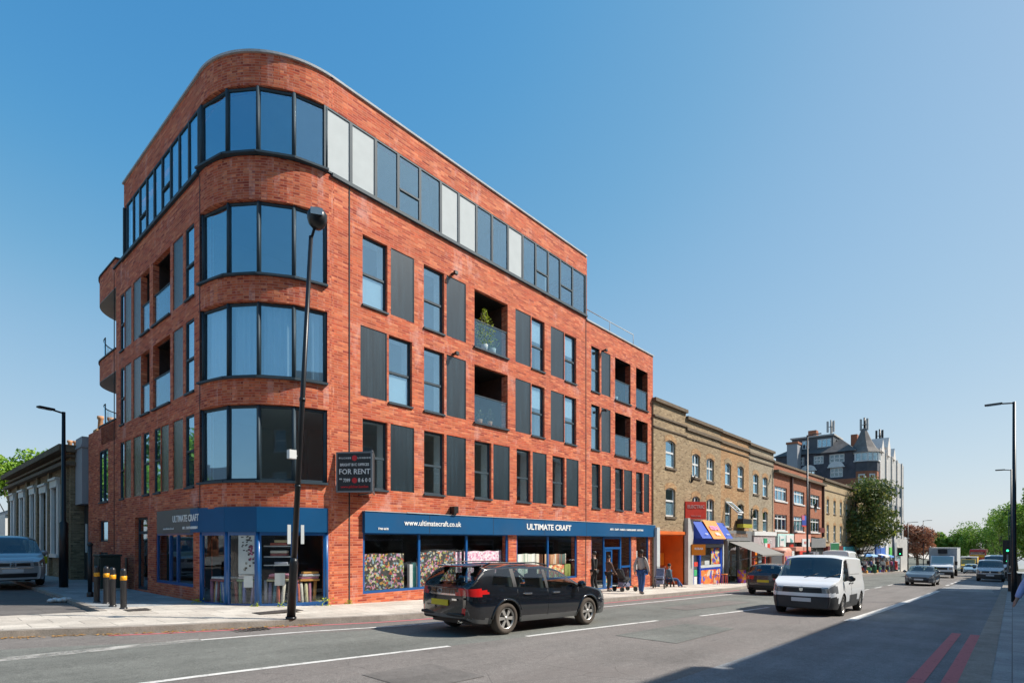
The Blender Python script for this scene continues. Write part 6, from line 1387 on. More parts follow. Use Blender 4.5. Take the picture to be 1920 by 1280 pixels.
t = thing('letting_board', 'small dark board on the terracotta terrace behind the tall lamp', 'sign', (57.5, 13.3, 2.8)); part('panel', drk, t, (57.1, 58.9, 13.2, 13.25, 2.4, 2.85)); b = MB(); b.tube([(57.2, 13.22, 2.7), (57.2, 13.9, 2.7)], .03, 5); b.build('bracket', M['black'], t)

# ---------------- kiosks, road sign, market, poles along the left pavement
t = thing('advert_kiosk', 'round topped coral kiosk with a coloured poster behind the dark hatchback', 'kiosk', (42.6, 12.4, P(42.6))); b = MB(); b.box(-.9, .9, -.5, .5, 0, 2.1); b.build('body', sal, t, local=True, bevel=.05); b = MB(); b.lathe([(.0, -.5), (.9, -.5), (.9, .5), (0, .5)], (0, 0, 2.0), 'y', 20); b.v = [(x, y, 2.1+max(0, z-2.0)*.35) for x, y, z in b.v]; b.build('curved_top', sal, t, local=True)
part_l = lambda name, m, t, *bx: [MB.build(_mk(bx), name, m, t, local=True)]
def _mk(bx):
    b = MB()
    for q in bx: b.box(*q)
    return b
part_l('poster', patterned('advert_print', [(.5, .25, .04), (.25, .12, .4), (.5, .05, .04), (.35, .2, .5), (.55, .4, .1)], 2.2), t, (-.7, .7, -.53, -.505, .35, 1.8)); part_l('side_stripe', M['white'], t, (-.93, -.905, -.35, .35, .2, 1.9)); part_l('side_stripe', M['white'], t, (.95, 1.5, -.5, .4, .1, 2.15))
t = thing('bus_shelter', 'long low coral roofed bus shelter behind the white delivery van', 'bus shelter', (47.5, 12.8, P(47.5))); part_l('roof', sal, t, (-2.2, 2.0, -.7, .7, 2.25, 2.55)); part_l('red_panel', redm, t, (-1.9, 1.0, .55, .6, .9, 2.2))
for x in (-2.1, 1.9): part_l('post', M['black'], t, (x-.05, x+.05, -.6, -.5, 0, 2.25))
t = thing('grey_cabinet', 'grey box like kiosk just right of the tall lamp', 'kiosk', (50.6, 12.3, P(50.6))); part_l('body', mat('kiosk_grey', (.2, .2, .23), .5), t, (-1.2, .5, -.4, .4, 0, 2.2)); part_l('glass_side', M['glassdark'], t, (.5, 1.5, -.38, .38, .1, 2.2))
t = thing('road_sign', 'big green road direction sign on posts left of the green tree', 'road sign', (58, 12.2, P(58))); part_l('panel', mat('sign_green', (.01, .13, .05), .5), t, (-1.6, 1.6, -.04, .04, 2.0, 3.1)); part_l('border', M['white'], t, (-1.65, 1.65, -.03, .03, 1.95, 3.15)); part_l('patch', mat('sign_pale', (.22, .36, .26), .5), t, (-1.5, .4, -.05, -.04, 2.1, 2.5)); part_l('post', gry, t, (-1.4, -1.3, -.05, .05, 0, 2)); part_l('post', gry, t, (1.3, 1.4, -.05, .05, 0, 2))
t = thing('dark_pole', 'thick dark blue grey post at the right edge of the green tree, yellow top', 'post', (97.5, 12.9, P(97))); b = MB(); b.tube([(0, 0, 0), (0, 0, 5.2)], .17, 8); b.build('pole', mat('pole_blue', (.05, .07, .1), .5), t, local=True); b = MB(); b.box(-.3, .3, -.3, .3, 5.2, 6.0); b.build('yellow_sign', M['leafy'] and mat('pole_yellow', (.5, .5, .03), .5), t, local=True)
t = thing('post_box', 'red pillar box on the far left pavement by the yellow bush', 'post box', (101.5, 13.2, P(101))); b = MB(); b.lathe([(.34, .0), (.34, .25), (.3, .27), (.3, 1.35), (.36, 1.38), (.34, 1.46), (.1, 1.55), (0, 1.56)], n=16); b.build('pillar', mat('post_box_red', (.5, .01, .015), .4, coat=.5), t, local=True); b = MB(); b.lathe([(.345, 0), (.345, .25)], n=16); b.box(-.33, -.28, -.12, .12, 1.15, 1.2); b.build('base', M['black'], t, local=True)
t = thing('litter_bin', 'green litter bin on the sunny pavement before the market stalls', 'bin', (80, 12.6, P(80))); b = MB(); b.lathe([(0, 0), (.26, 0), (.3, .1), (.3, .9), (.24, 1.05), (0, 1.1)], n=12); b.build('body', mat('bin_green', (.02, .12, .06), .5), t, local=True); b = MB(); b.box(-.31, -.27, -.15, .15, .75, .88); b.build('opening', M['black'], t, local=True)
# market stalls with goods
stm = [mat('stall_blue', (.1, .28, .6), .7), mat('stall_white', (.7, .7, .7), .7), mat('stall_pale_blue', (.3, .5, .72), .7)]
def stall(u, v, w_, lab, m):
    t = thing('market_stall', lab, 'stall', (u, v, P(u)), group='market stalls under the trees'); b = MB()
    b.add([(-w_, -1, 2.2), (w_, -1, 2.2), (w_, 1, 2.7), (-w_, 1, 2.7), (-w_, -1, 2.0), (w_, -1, 2.0)], [(0, 1, 2, 3), (4, 5, 1, 0)]); b.build('canopy', m, t, local=True)
    part_l('table', M['white'], t, (-w_+.1, w_-.1, -.7, .5, .75, .82)); 
    for x in (-w_+.1, w_-.1):
        for y in (-.9, .9): part_l('pole', gry, t, (x-.03, x+.03, y-.03, y+.03, 0, 2.2 if y < 0 else 2.68))
for i, (u, w_, m) in enumerate(((76, 1.6, 1), (80.5, 1.9, 0), (85, 1.9, 2), (89.5, 1.6, 1), (93.5, 1.5, 0))): stall(u, 13.5 if u > 85 else 14.2, w_, ['leftmost white market stall beside the tree trunk', 'blue canopied market stall right of the tree trunk', 'pale blue canopied market stall, third from the left', 'white market stall, fourth from the left', 'small blue market stall nearest the dark post'][i], stm[m])
goods = [mat('goods_colour', c, .8) for c in ((.5, .06, .05), (.6, .3, .05), (.7, .7, .65), (.08, .25, .1), (.08, .15, .4), (.55, .12, .25))]
for i in range(18):
    u = 75+i*1.12; b = MB(); b.box(-.28, .28, -.2, .2, 0, .26); b.box(-.25, .25, -.17, .17, .26, .32); o = b.build('crate', goods[i % 6]); o.location = (u, 13.0-.2*(i % 2), P(u)+(.0 if i % 3 else .35))
    put(o, '%s crate of market goods, %s along the stalls' % (['red', 'orange', 'white', 'green', 'blue', 'pink'][i % 6], ORD[i]), 'crate', 'crates of goods by the market stalls')
t = thing('shop_row', 'row of small shops with blue, white and green fascias behind the market stalls', 'building', (96, 14, P(92)))
b = MB(); b.box(86.2, 118, 13.6, 13.8, -5, 2.0); b.build('wall', M['conc'], t)
for i, (u, w_, c) in enumerate(((87, 3, (.02, .08, .3)), (90.5, 3.2, (.05, .15, .5)), (94.5, 2.5, (.7, .7, .7)), (98, 2.5, (.15, .6, .12)), (101.5, 3, (.3, .32, .34)), (105.5, 4, (.5, .45, .4)))): part('fascia', mat('fascia_colour', c, .5), t, (u, u+w_, 13.4, 13.6, -.6, .7 if i % 2 else 1.4)); part('shop_window', M['glassdark'], t, (u, u+w_, 13.54, 13.58, -3.4, -.6))

# ---------------- big old corner block with turret
t = thing('turreted_block', 'large old slate hung block with dormers, corner turret and phone masts beyond the terrace', 'building', (96, 22, P(90)))
u0, v0, v1, u1 = 88.0, 13.9, 26.3, 116.0
b = MB(); FN = Face((u0, v1), (u0, v0+1.9)); vn = lambda v: v1-v; nh = [(vn(19.2), vn(17.3), 12.65, 13.85), (vn(21.2), vn(19.9), 12.65, 13.85), (vn(23.2), vn(22.4), 12.65, 13.85), (vn(19.1), vn(17.5), 10.6, 12.0), (vn(22.5), vn(21.0), 10.6, 11.8), (vn(19.1), vn(17.5), 8.2, 9.8)]
wall(b, FN, 0, FN.L, -5, 14.3, nh, .3); b.box(u0+.01, u0+14, v1-.2, v1, -5, 14.3); b.build('slate_wall', mat('hung_slate', (.06, .06, .075), .7, 0, .35, 1.5), t)
for h in nh: window(FN, h[0], h[1], h[2], h[3], t, trans=((h[2]+h[3])/2,), mull=(h[0]+(h[1]-h[0])/3, h[0]+(h[1]-h[0])*2/3), d=-.1, fw=.14, fm=M['white'], gm=M['glassdark'])
b = MB(); hx = u0+6; b.add([(u0-.4, v0+1.9, 14.1), (u0-.4, v0+7.0, 14.1), (u0+7, v0+7.0, 14.1), (u0+7, v0+1.9, 14.1), (u0+2.2, v0+4.3, 16.3)], [(0, 1, 4), (1, 2, 4), (2, 3, 4), (3, 0, 4)])
b.add([(u0-.3, v0+5.0, 14.2), (u0-.3, v1+.4, 14.2), (u0+9, v1+.4, 14.2), (u0+9, v0+5.0, 14.2), (u0+3, v0+5, 16.4), (u0+3, v1-2.5, 16.0)], [(0, 1, 5, 4), (2, 3, 4, 5), (1, 2, 5), (0, 4, 3)]); rf = b.build('roof', mat('old_tiles', (.12, .11, .105), .8, 0, .3, 2), t)
b = MB(); FN.box(b, 0, FN.L, 0, .06, -4, 10.3)
b.build('brick_storey', M['terrab'], t)
for a0, a1, z in ((vn(19.2), vn(17.4), 12.05), (vn(22.7), vn(20.9), 11.85)):
    g = MB(); n = 8; g.add([FN.pt(a0-.1, .3, z), FN.pt(a1+.1, .3, z)]+[FN.pt((a0+a1)/2+(a1-a0)*.55*math.cos(math.pi*k/n), .3, z+.75*math.sin(math.pi*k/n)) for k in range(n+1)]+[FN.pt(a0-.1, 0, z), FN.pt(a1+.1, 0, z)], [(0, 1)+tuple(range(2, n+3))]); FN.box(g, a0-.15, a1+.15, 0, .32, z-.1, z+.05); g.build('window_pediment', M['white'], t)
b = MB(); b.box(u0+2.4, u0+3.6, v0+7.5, v0+8.6, 15, 18.0); b.box(u0+4, u0+5, v0+2.6, v0+3.4, 14, 17.0); b.build('chimney', M['terrab'], rf)
b = MB(); b.box(u0+.9, u0+6, v0+5.0, v0+10.4, 14.4, 16.7); dm = b.build('dormer', mat('dormer_grey', (.08, .09, .1), .6), rf); b = MB(); b.box(u0+.7, u0+6.2, v0+4.8, v0+10.6, 16.7, 16.9); b.build('dormer_roof', M['conc'], rf)
FD = Face((u0+.9, v0+10.4), (u0+.9, v0+5.0))
for a, w__ in ((1.4, .9), (3.4, 1.8)): window(FD, a, a+w__, 15.1, 16.3, dm, mull=(a+w__/2,) if w__ < 1 else (a+.6, a+1.2), d=.06, fw=.12, fm=M['white'], gm=M['glass'])
tc_ = (u0+1.6, v0+1.35); 
def oct(r, rot=22.5): return [(tc_[0]+r*math.cos(R(rot+45*k)), tc_[1]+r*math.sin(R(rot+45*k))) for k in range(8)]
b = MB(); b.prism(oct(1.75), -5, 11.2); tw = b.build('turret', M['terrab'], t); b = MB(); b.prism(oct(1.8), 11.2, 12.6); b.build('turret_slates', mat('turret_slate', (.07, .07, .08), .7, 0, .3, 2), tw); b = MB(); b.prism(oct(1.88), 12.6, 13.7); b.build('turret_windows', M['glass'], tw)
b = MB(); b.prism(oct(1.98), 12.5, 12.68); b.prism(oct(1.98), 13.62, 13.75)
for x, y in oct(1.9)+[((p[0]+q[0])/2, (p[1]+q[1])/2) for p, q in zip(oct(1.9), oct(1.9)[1:]+oct(1.9)[:1])]: b.box(x-.09, x+.09, y-.09, y+.09, 12.68, 13.62)
b.build('turret_frame', M['white'], tw)
b = MB(); prof = [(2.15, 13.75), (1.5, 14.5), (.95, 15.5), (.55, 16.5), (.28, 17.2), (0, 17.3)]; 
for i in range(len(prof)-1):
    r0, z0 = prof[i]; r1, z1 = prof[i+1]
    for k in range(8):
        a, c = R(22.5+45*k), R(67.5+45*k); b.add([(tc_[0]+r0*math.cos(a), tc_[1]+r0*math.sin(a), z0), (tc_[0]+r0*math.cos(c), tc_[1]+r0*math.sin(c), z0), (tc_[0]+r1*math.cos(c), tc_[1]+r1*math.sin(c), z1), (tc_[0]+r1*math.cos(a), tc_[1]+r1*math.sin(a), z1)], [(0, 1, 2, 3)])
b.build('turret_spire', mat('spire_tiles', (.16, .14, .125), .8, 0, .3, 2), tw)
for a_0, z in ((157.5+22.5, 9.3), (202.5+22.5, 9.3)):
    x, y = tc_[0]+1.64*math.cos(R(a_0)), tc_[1]+1.64*math.sin(R(a_0)); nx, ny = math.cos(R(a_0)), math.sin(R(a_0)); F = Face((x-ny*-.6, y-nx*.6), (x-ny*.6, y+nx*.6)) if False else Face((x-ny*.55, y+nx*.55), (x+ny*.55, y-nx*.55))
    window(F, .15, .95, 9.4, 10.8, tw, trans=(10.1,), d=.06, fw=.16, fm=M['white'], gm=M['glassdark'])
FR = Face((u0+4.3, v0), (u1, v0)); b = MB(); rh = [(i*2.6+.6, i*2.6+2.2, z, z+1.7) for i in range(9) for z in (-.5, 2.6, 5.7, 8.8)]
wall(b, FR, 0, FR.L, -5, 14.6, rh, .25); b.box(u1-.2, u1, v0, v0+14, -5, 14.6); b.box(u0+4.3, u0+4.5, v0+.01, v0+6, 11, 14.6); b.build('wall', M['conc'], t)
b = MB(); 
for i in range(0, 10, 2): FR.box(b, i*2.6-.2, i*2.6+.25, 0, .2, -3, 14.7)
for i in (0, 2, 4): zz = 14.5+.5*(i % 4); b.add([FR.pt(i*2.6+.1, .3, zz), FR.pt(i*2.6+2.6, .3, zz), FR.pt(i*2.6+1.35, .3, zz+1.6), FR.pt(i*2.6+.1, -3, zz), FR.pt(i*2.6+2.6, -3, zz), FR.pt(i*2.6+1.35, -3, zz+1.6)], [(0, 1, 2), (0, 2, 5, 3), (1, 4, 5, 2)]); FR.box(b, i*2.6+.1, i*2.6+2.6, 0, .3, 14.3, zz)
b.build('pier', mat('pale_pier', (.62, .57, .52), .7), t)
for h in rh: window(FR, h[0], h[1], h[2], h[3], t, trans=(h[2]+1,), d=-.04, fw=.1, fm=M['frame'], gm=M['glass'])
b = MB(); b.prism([(u0+4.3, v0+.2), (u1, v0+.2), (u1, v0+13), (u0+4.3, v0+13)], 14.3, 14.5); b.build('flat_roof', M['conc'], t)
for i, (u, v, z0, z1, lab) in enumerate(((u0+2.5, v0+5.6, 16.4, 19.2, 'cluster of phone masts left of the turret'), (u0+1.9, v0+1.35, 17.0, 18.8, 'mast rising behind the turret spire'), (u0+11.5, v0+1.0, 14.5, 18.6, 'dark lattice mast right of the turret'))):
    m_ = thing('phone_mast', lab, 'mast', (u, v, z0)); b = MB(); b.tube([(u, v, z0), (u, v, z1)], .12, 6); b.build('pole', M['conc'] if i == 0 else M['blackmetal'], m_); b = MB()
    for k in range(3): a = k*2.1; b.box(u+.45*math.cos(a)-.12, u+.45*math.cos(a)+.12, v+.45*math.sin(a)-.12, v+.45*math.sin(a)+.12, z1-1.8, z1-.2)
    b.build('antenna', M['conc'] if i != 2 else M['blackmetal'], m_); b = MB(); b.tube([(u-.5, v, z1-1), (u+.5, v, z1-1)], .04, 5); b.tube([(u, v-.5, z1-1), (u, v+.5, z1-1)], .04, 5); b.build('crossarm', M['blackmetal'], m_)
t = thing('chimney_stack', 'grey and brown chimney block left of the dormers on the slate roofed block', 'chimney', (u0-1, v1, 10)); b = MB(); b.box(u0-2.0, u0-.05, 22.8, 24.2, 5, 15.6); b.build('stack', M['render'], t); b = MB(); b.box(u0-2.1, u0-.02, 22.7, 24.3, 15.6, 15.9); b.build('cap', M['terrab'], t)

# ---------------- terrace on our own side of the road (outside the frame: throws the long shade)
for nm, lab, blk in (('terrace_row', 'long terrace of brick shops behind the right pavement, throwing shade over the road', [(-34, -24), (-24, -14), (-14, -4), (-4, 6), (6, 16), (16, 26), (26, 36), (36, 45), (45, 53.5)]), ('terrace_row', 'further terrace of brick shops on the right beyond the side street gap', [(62, 72), (72, 82), (82, 96), (96, 108), (108, 120)])):
    t = thing(nm, lab, 'building', ((blk[0][0]+blk[-1][1])/2, -9, G(10)))
    for i, (a, c) in enumerate(blk):
        zt = G((a+c)/2+4)+11.35+(0 if i % 2 else .12); F = Face((c, -5.0), (a, -5.0)); b = MB()
        zb = G((a+c)/2); hs = [(x, x+1.2, zb+z, zb+z+1.7) for x in (1.0, 3.6, 6.2) for z in (4.2, 7.2) if x+1.3 < F.L]
        hs.append((.6, F.L-.6, zb+.7, zb+2.8)); wall(b, F, 0, F.L, zb-3, zt, hs, .25); b.box(a, a+.2, -14, -5.01, zb-3, zt); b.box(c-.2, c, -14, -5.01, zb-3, zt); b.box(a, c, -14.2, -14, zb-3, zt); b.box(a+.2, c-.2, -7.5, -7.4, zb-1, zt-.3)
        b.build('wall', [M['tan'], M['terrab'], M['greyb']][i % 3], t)
        for h in hs: window(F, h[0], h[1], h[2], h[3], t, trans=((h[2]+h[3])/2,) if h[1]-h[0] < 3 else (h[2]+1.7,), d=-.1, fw=.08, fm=M['white'], gm=M['glassdark'])
        b = MB(); F.box(b, 0, F.L, 0, .2, zt-.35, zt-.1); F.box(b, 0, F.L, 0, .2, zb+3.0, zb+3.5); b.build('cornice', M['conc'], t)
        b = MB(); b.add([(a, -5.2, zt), (c, -5.2, zt), (c, -9.6, zt+2.0), (a, -9.6, zt+2.0), (a, -14, zt), (c, -14, zt)], [(0, 1, 2, 3), (3, 2, 5, 4)]); b.build('roof', M['slate'], t)

# ------------------------------------------------------------------ trees
def tree(loc, h, w_, hw, lab, m, n=6000, leaf=.35, trunk=.2, z0=2.2, name='tree', grp=None, nb=16, seed=1, fill=.5, rs=1.0):
    rnd = random.Random(seed); t = thing(name, lab, 'tree', loc, group=grp); b = MB(); top = z0+(h-z0)*.75
    b.tube([(0, 0, -.3), (.05, 0, z0*.5), (0, .06, z0), (.1, 0, top)], [trunk*1.25, trunk, trunk*.85, trunk*.25], 10)
    blobs = []; cz = (h+z0)/2; rz = (h-z0)/2
    for i in range(nb):
        a = rnd.uniform(0, 6.283); q = rnd.uniform(-.85, .85); rr = math.sqrt(1-q*q)*rnd.uniform(.3, .9); c = Vector((w_*rr*math.cos(a), hw*rr*math.sin(a), cz+rz*.78*q)); blobs.append((c, rnd.uniform(.2, .44)*rs*min(w_, rz)))
        b.tube([(0, 0, z0+(top-z0)*max(0, min(.9, .2+q*.4))), tuple(c*.5+Vector((0, 0, c.z*.5-c.z*.5+.0))), tuple(c)], [trunk*.38, trunk*.2, trunk*.07], 5)
    b.build('trunk', M['bark'], t, local=True); f = MB(); vol = sum(r**2 for _, r in blobs)
    for c, r in blobs:
        for k in range(int(n*r*r/vol)):
            d = Vector((rnd.gauss(0, 1), rnd.gauss(0, 1), rnd.gauss(0, 1))).normalized(); rad = r*(fill+(1.08-fill)*rnd.random()**.6)*(1+.25*math.sin(d.x*5+c.x)*math.sin(d.z*6+c.y))
            p = c+d*rad; 
            nn = (d+Vector((rnd.gauss(0, .6), rnd.gauss(0, .6), rnd.gauss(0, .6)))).normalized(); x = nn.orthogonal().normalized(); x = Matrix.Rotation(rnd.uniform(0, 6.28), 3, nn) @ x; y = nn.cross(x); l = leaf*rnd.uniform(.5, 1.2)
            f.add([p-x*l*.5, p-y*l*.32+nn*l*.1, p+x*l*.5, p+y*l*.32+nn*l*.1], [(0, 1, 2, 3)])
    f.build('crown', m, t, local=True); return t
tree((75.5, 13.7, P(75.5)), 11.5, 5.4, 5.2, 'big dense green street tree in front of the yellow brick terrace', M['leaf'], 15000, .36, .28, 2.6, nb=44, seed=3, fill=.35, rs=.8)
tree((133, 13.7, P(133)), 8.7, 3.7, 3.6, 'copper leaved tree right of the dark post', M['leafred'], 5200, .5, .25, 2.4, nb=22, seed=5)
tree((205, 14.6, P(205)), 9.2, 5.5, 5.5, 'distant green tree between the copper tree and the lorry', M['leaf3'], 3500, 1.0, .4, 2.5, nb=18, seed=8)
for i, (u, v, h, w_, lab) in enumerate(((210, 11.2, 9.6, 4.6, 'green tree just right of the lorry, lowest crown'), (202, 8.6, 11.6, 5.2, 'green tree over the red bus'), (200, 5.2, 14, 6, 'tall green tree behind the right lane vans'), (185, 2.0, 16, 5.6, 'tallest green tree, left of the thin far lamp'), (150, -.6, 14.6, 4.8, 'bright green tree behind the traffic lights'), (120, -2.4, 12.6, 3.8, 'bright green tree at the right edge behind the lamps'), (92, -3.6, 12.2, 3.2, 'nearest bright green tree at the right picture edge'))):
    tree((u, v, P(u)-.3), h, w_, w_, lab, M['leaf3'], 4600, .55, .3, 2.2, grp='green trees along the right side of the road', nb=22, seed=20+i)
tree((104.5, 15.5, P(104)), 3.6, 3.0, 1.5, 'low bright yellow green bush behind the red pillar box', M['leafy'], 1500, .3, .1, .3, name='bush', nb=10, seed=40)
tree((-.9, 31.5, .1), 7.6, 2.9, 2.9, 'bright lime green tree at the left edge above the parked silver car', M['leaf2'], 7000, .28, .16, 2.6, nb=18, seed=51)
for i, (u, v, h, w_, m, lab, nn) in enumerate(((7.5, 64, 10.5, 3.3, 'leaf2', 'bright green tree behind the roof of the old house', 5000), (3.0, 80, 15, 4.5, 'leaf', 'thin bare topped tree far down the side street', 900), (-5, 60, 12, 4, 'leaf2', 'green tree at the far left edge', 3500))):
    tree((u, v, 0), h, w_, w_, lab, M[m], nn, .42, .25, 4, grp='trees behind the old house', nb=16, seed=60+i)

b = MB(); rl = random.Random(4)
for i in range(420):
    u = -1+rl.random()*7; p = Vector((u, KL(u)-.02-abs(rl.gauss(0, .09)), G(u)+.012)); a = rl.random()*6.28; l = .022+.02*rl.random()
    b.add([p+Vector((l*math.cos(a), l*math.sin(a), 0)), p+Vector((-l*.6*math.sin(a), l*.6*math.cos(a), .008)), p-Vector((l*math.cos(a), l*math.sin(a), 0)), p+Vector((l*.6*math.sin(a), -l*.6*math.cos(a), .004))], [(0, 1, 2, 3)])
put(b.build('leaf_litter', mat('dry_leaf', (.38, .2, .05), .9, 0, .4, 30)), 'dry orange leaf litter lying in the gutter along the near kerb', 'leaf litter', kind='stuff')

for i, (u, v, h) in enumerate(((-8.2, 33, 8.5), (-8.6, 47, 9.5), (-8.4, 62, 9))): tree((u, v, .1), h, 3.0, 3.0, ['nearest', 'middle', 'farthest'][i]+' street tree on the far pavement of the side street', M['leaf2'], 2600, .34, .16, 2.4, grp='trees across the side street', nb=14, seed=80+i)
# ------------------------------------------------------------------ people
def skin(name, vs, es, m, parent, sub=1):
    keys = list(vs); me = bpy.data.meshes.new(name); me.from_pydata([vs[k][0] for k in keys], [(keys.index(a), keys.index(c)) for a, c in es], []); o = bpy.data.objects.new(name, me); COL.objects.link(o)
    md = o.modifiers.new('s', 'SKIN'); md.use_smooth_shade = True
    if not me.skin_vertices: me.skin_vertices.new() if hasattr(me.skin_vertices, 'new') else None
    for i, k in enumerate(keys): r = vs[k][1]; me.skin_vertices[0].data[i].radius = r if isinstance(r, tuple) else (r, r)
    me.skin_vertices[0].data[0].use_root = True
    sb = o.modifiers.new('u', 'SUBSURF'); sb.levels = sub; sb.render_levels = sub
    bpy.context.view_layer.update(); n = bpy.data.meshes.new_from_object(o.evaluated_get(bpy.context.evaluated_depsgraph_get())); bpy.data.objects.remove(o); n.name = name
    n.materials.clear(); n.materials.append(m); n.polygons.foreach_set('use_smooth', [True]*len(n.polygons)); q = bpy.data.objects.new(name, n); COL.objects.link(q); q.parent = parent; return q
def person(lab, loc, rz, H=1.72, top=(.3, .3, .3), legs=(.05, .08, .2), skinm=None, hair=True, step=.16, sit=False, armL=None, armR=None, long=False, bag=None, grp=None, cap=None, sleeve=True):
    k = H/1.75; skinm = skinm or M['skin']; t = thing('person', lab, 'person', loc, rz, group=grp); pv = .95 if not sit else .50; v = {}; e = []
    def A(n, p, r, par=None):
        v[n] = (Vector(p)*k, r*k if not isinstance(r, tuple) else (r[0]*k, r[1]*k))
        if par: e.append((par, n))
    dz = pv-.95; A('pelvis', (0, 0, pv), (.13, .10)); A('waist', (.01, 0, 1.08+dz), (.12, .10), 'pelvis'); A('chest', (.0, 0, 1.30+dz), (.16, .115), 'waist'); A('neck0', (0, 0, 1.45+dz), (.075, .07), 'chest'); A('neck', (.01, 0, 1.52+dz), .052, 'neck0'); A('head0', (.02, 0, 1.60+dz), (.07, .08), 'neck'); A('head', (.02, 0, 1.68+dz), (.075, .09), 'head0'); A('crown', (.01, 0, 1.745+dz), (.05, .06), 'head')
    for s_, nm in ((1, 'l'), (-1, 'r')):
        A('hip'+nm, (0, .09*s_, pv-.05), .085, 'pelvis')
        if sit: A('knee'+nm, (.44, .12*s_, .50), .062, 'hip'+nm); A('ank'+nm, (.62+.12*s_, .12*s_, .09), .042, 'knee'+nm); A('toe'+nm, (.78+.12*s_, .13*s_, .04), .035, 'ank'+nm)
        else: A('knee'+nm, (.03+step*.5*s_+.02, .10*s_, .50), .062, 'hip'+nm); A('ank'+nm, (step*1.0*s_-.04, .10*s_, .09), .042, 'knee'+nm); A('toe'+nm, (step*1.0*s_+.12, .11*s_, .035), .035, 'ank'+nm)
        A('sh'+nm, (0, .17*s_, 1.42+dz), .055, 'neck0'); el, ha = (armL if s_ == 1 else armR) or ((-.03-.06*s_, .25*s_, 1.13+dz), (.08-.08*s_, .27*s_, .88+dz))
        A('el'+nm, el, .042, 'sh'+nm); A('wr'+nm, ha, .028, 'el'+nm); w0 = Vector(ha); d = (w0-Vector(el)).normalized(); A('palm'+nm, w0+d*.06, (.035, .02), 'wr'+nm); sd = d.orthogonal().normalized()
        for q in range(4): a0 = w0+d*.10+sd*(.024-.016*q); A('f%d'%q+nm, a0+d*.01, .009, 'palm'+nm); A('g%d'%q+nm, a0+d*(.05+.012*(q in (1, 2)))+Vector((.01, 0, 0)), .007, 'f%d'%q+nm)
        A('th'+nm, w0+d*.05+sd*.035, .010, 'palm'+nm); A('ti'+nm, w0+d*.085+sd*.05, .008, 'th'+nm)
    skin('body', v, e, skinm, t)
    def sub(keys, gr, extra=0): return {a: (v[a][0], tuple(x+gr for x in v[a][1]) if isinstance(v[a][1], tuple) else v[a][1]+gr) for a in keys}
    tk = ['chest', 'waist', 'pelvis', 'neck0', 'shl', 'shr', 'ell', 'elr']+(['wrl', 'wrr'] if sleeve else []); te = [(a, c) for a, c in e if a in tk and c in tk]; skin('top', sub(tk, .022*k), te, mat('clothing_top', top, .85, 0, .15, 8), t)
    lk = ['pelvis', 'hipl', 'hipr', 'kneel', 'kneer', 'ankl', 'ankr']; le_ = [(a, c) for a, c in e if a in lk and c in lk]; skin('trousers', sub(lk, .02*k), le_, mat('clothing_legs', legs, .85, 0, .15, 8), t)
    if long:
        b = MB(); z1 = (1.1+dz)*k; b.lathe([(.17, z1), (.2, z1*.75), (.26, .3*k), (.29, .12*k), (.0, .12*k)], n=14); b.build('skirt', mat('clothing_long', top, .9, 0, .15, 8), t, local=True)
    for s_, nm in ((1, 'l'), (-1, 'r')): a = v['ank'+nm][0]; c = v['toe'+nm][0]; b = MB(); b.ball(((a.x+c.x)/2+.02, a.y, .045), .14, .05, .05, 10); b.build('shoe', M['black'] if not cap else M['offwhite'], t, local=True)
    hc = v['head'][0]; 
    if hair: b = MB(); b.ball((hc.x-.018, hc.y, hc.z+.03), .098*k, .092*k, .10*k, 12); b.build('hair', mat('cap_cloth', cap, .8) if cap else M['hair'], t, local=True)
    b = MB(); b.ball((hc.x+.092*k, hc.y, hc.z-.02), .016, .012, .02, 6); b.build('nose', skinm, t, local=True); b = MB(); b.ball((hc.x+.082*k, hc.y+.03, hc.z+.01), .01, .012, .008, 6); b.ball((hc.x+.082*k, hc.y-.03, hc.z+.01), .01, .012, .008, 6); b.build('eyes', M['black'], t, local=True)
    if bag: b = MB(); a = v['wr'+bag[0]][0]; b.box(a.x-.15, a.x+.15, a.y-.05, a.y+.05, a.z-.42, a.z-.12); b.tube([(a.x-.1, a.y, a.z-.12), (a.x, a.y, a.z-.03), (a.x+.1, a.y, a.z-.12)], .008, 5); o = b.build('handbag', mat('bag_cloth', bag[1], .7)); o.parent = None; o.matrix_world = Matrix.Translation(loc) @ Matrix.Rotation(rz, 4, 'Z'); put(o, bag[2], 'bag')
    return t
person('man in grey sweatshirt and blue jeans walking away past the shop door', (20.2, 11.2, P(20.2)), R(10), 1.76, (.42, .38, .35), (.03, .08, .22), M['skind'], step=.18)
person('person dressed all in black standing left of the shop entrance', (19.35, 12.9, P(19.3)), R(100), 1.66, (.012, .012, .012), (.012, .012, .012), step=.05, long=False)
person('woman in dark brown print top with a pushchair at the shop entrance', (20.35, 12.85, P(20.3)), R(-20), 1.5, (.09, .05, .04), (.02, .02, .02), step=.08, armL=((.15, .2, 1.05), (.35, .15, .9)), armR=((.15, -.2, 1.05), (.35, -.15, .9)))
person('person sitting low by the orange recess with legs stretched out', (26.9, 13.3, P(26.9)-.08), R(-50), 1.7, (.08, .13, .17), (.03, .07, .18), sit=True, step=.1)
t = thing('stool', 'low dark box the seated person by the orange recess sits on', 'stool', (26.9, 13.3, P(26.9))); b = MB(); b.box(-.22, .22, -.22, .22, .30, .36); b.build('seat', M['black'], t, local=True)
for x in (-.18, .18):
    for y in (-.18, .18): b = MB(); b.box(x-.03, x+.03, y-.03, y+.03, 0, .30); b.build('leg', M['black'], t, local=True)
t_ = person('man in pale blue shirt and dark waistcoat cut off by the right edge', (12.55, -.46, P(12.5)), R(170), 1.72, (.38, .45, .72), (.03, .03, .04), step=.12, armR=((-.06, -.34, 1.14), (.06, -.40, .92)))
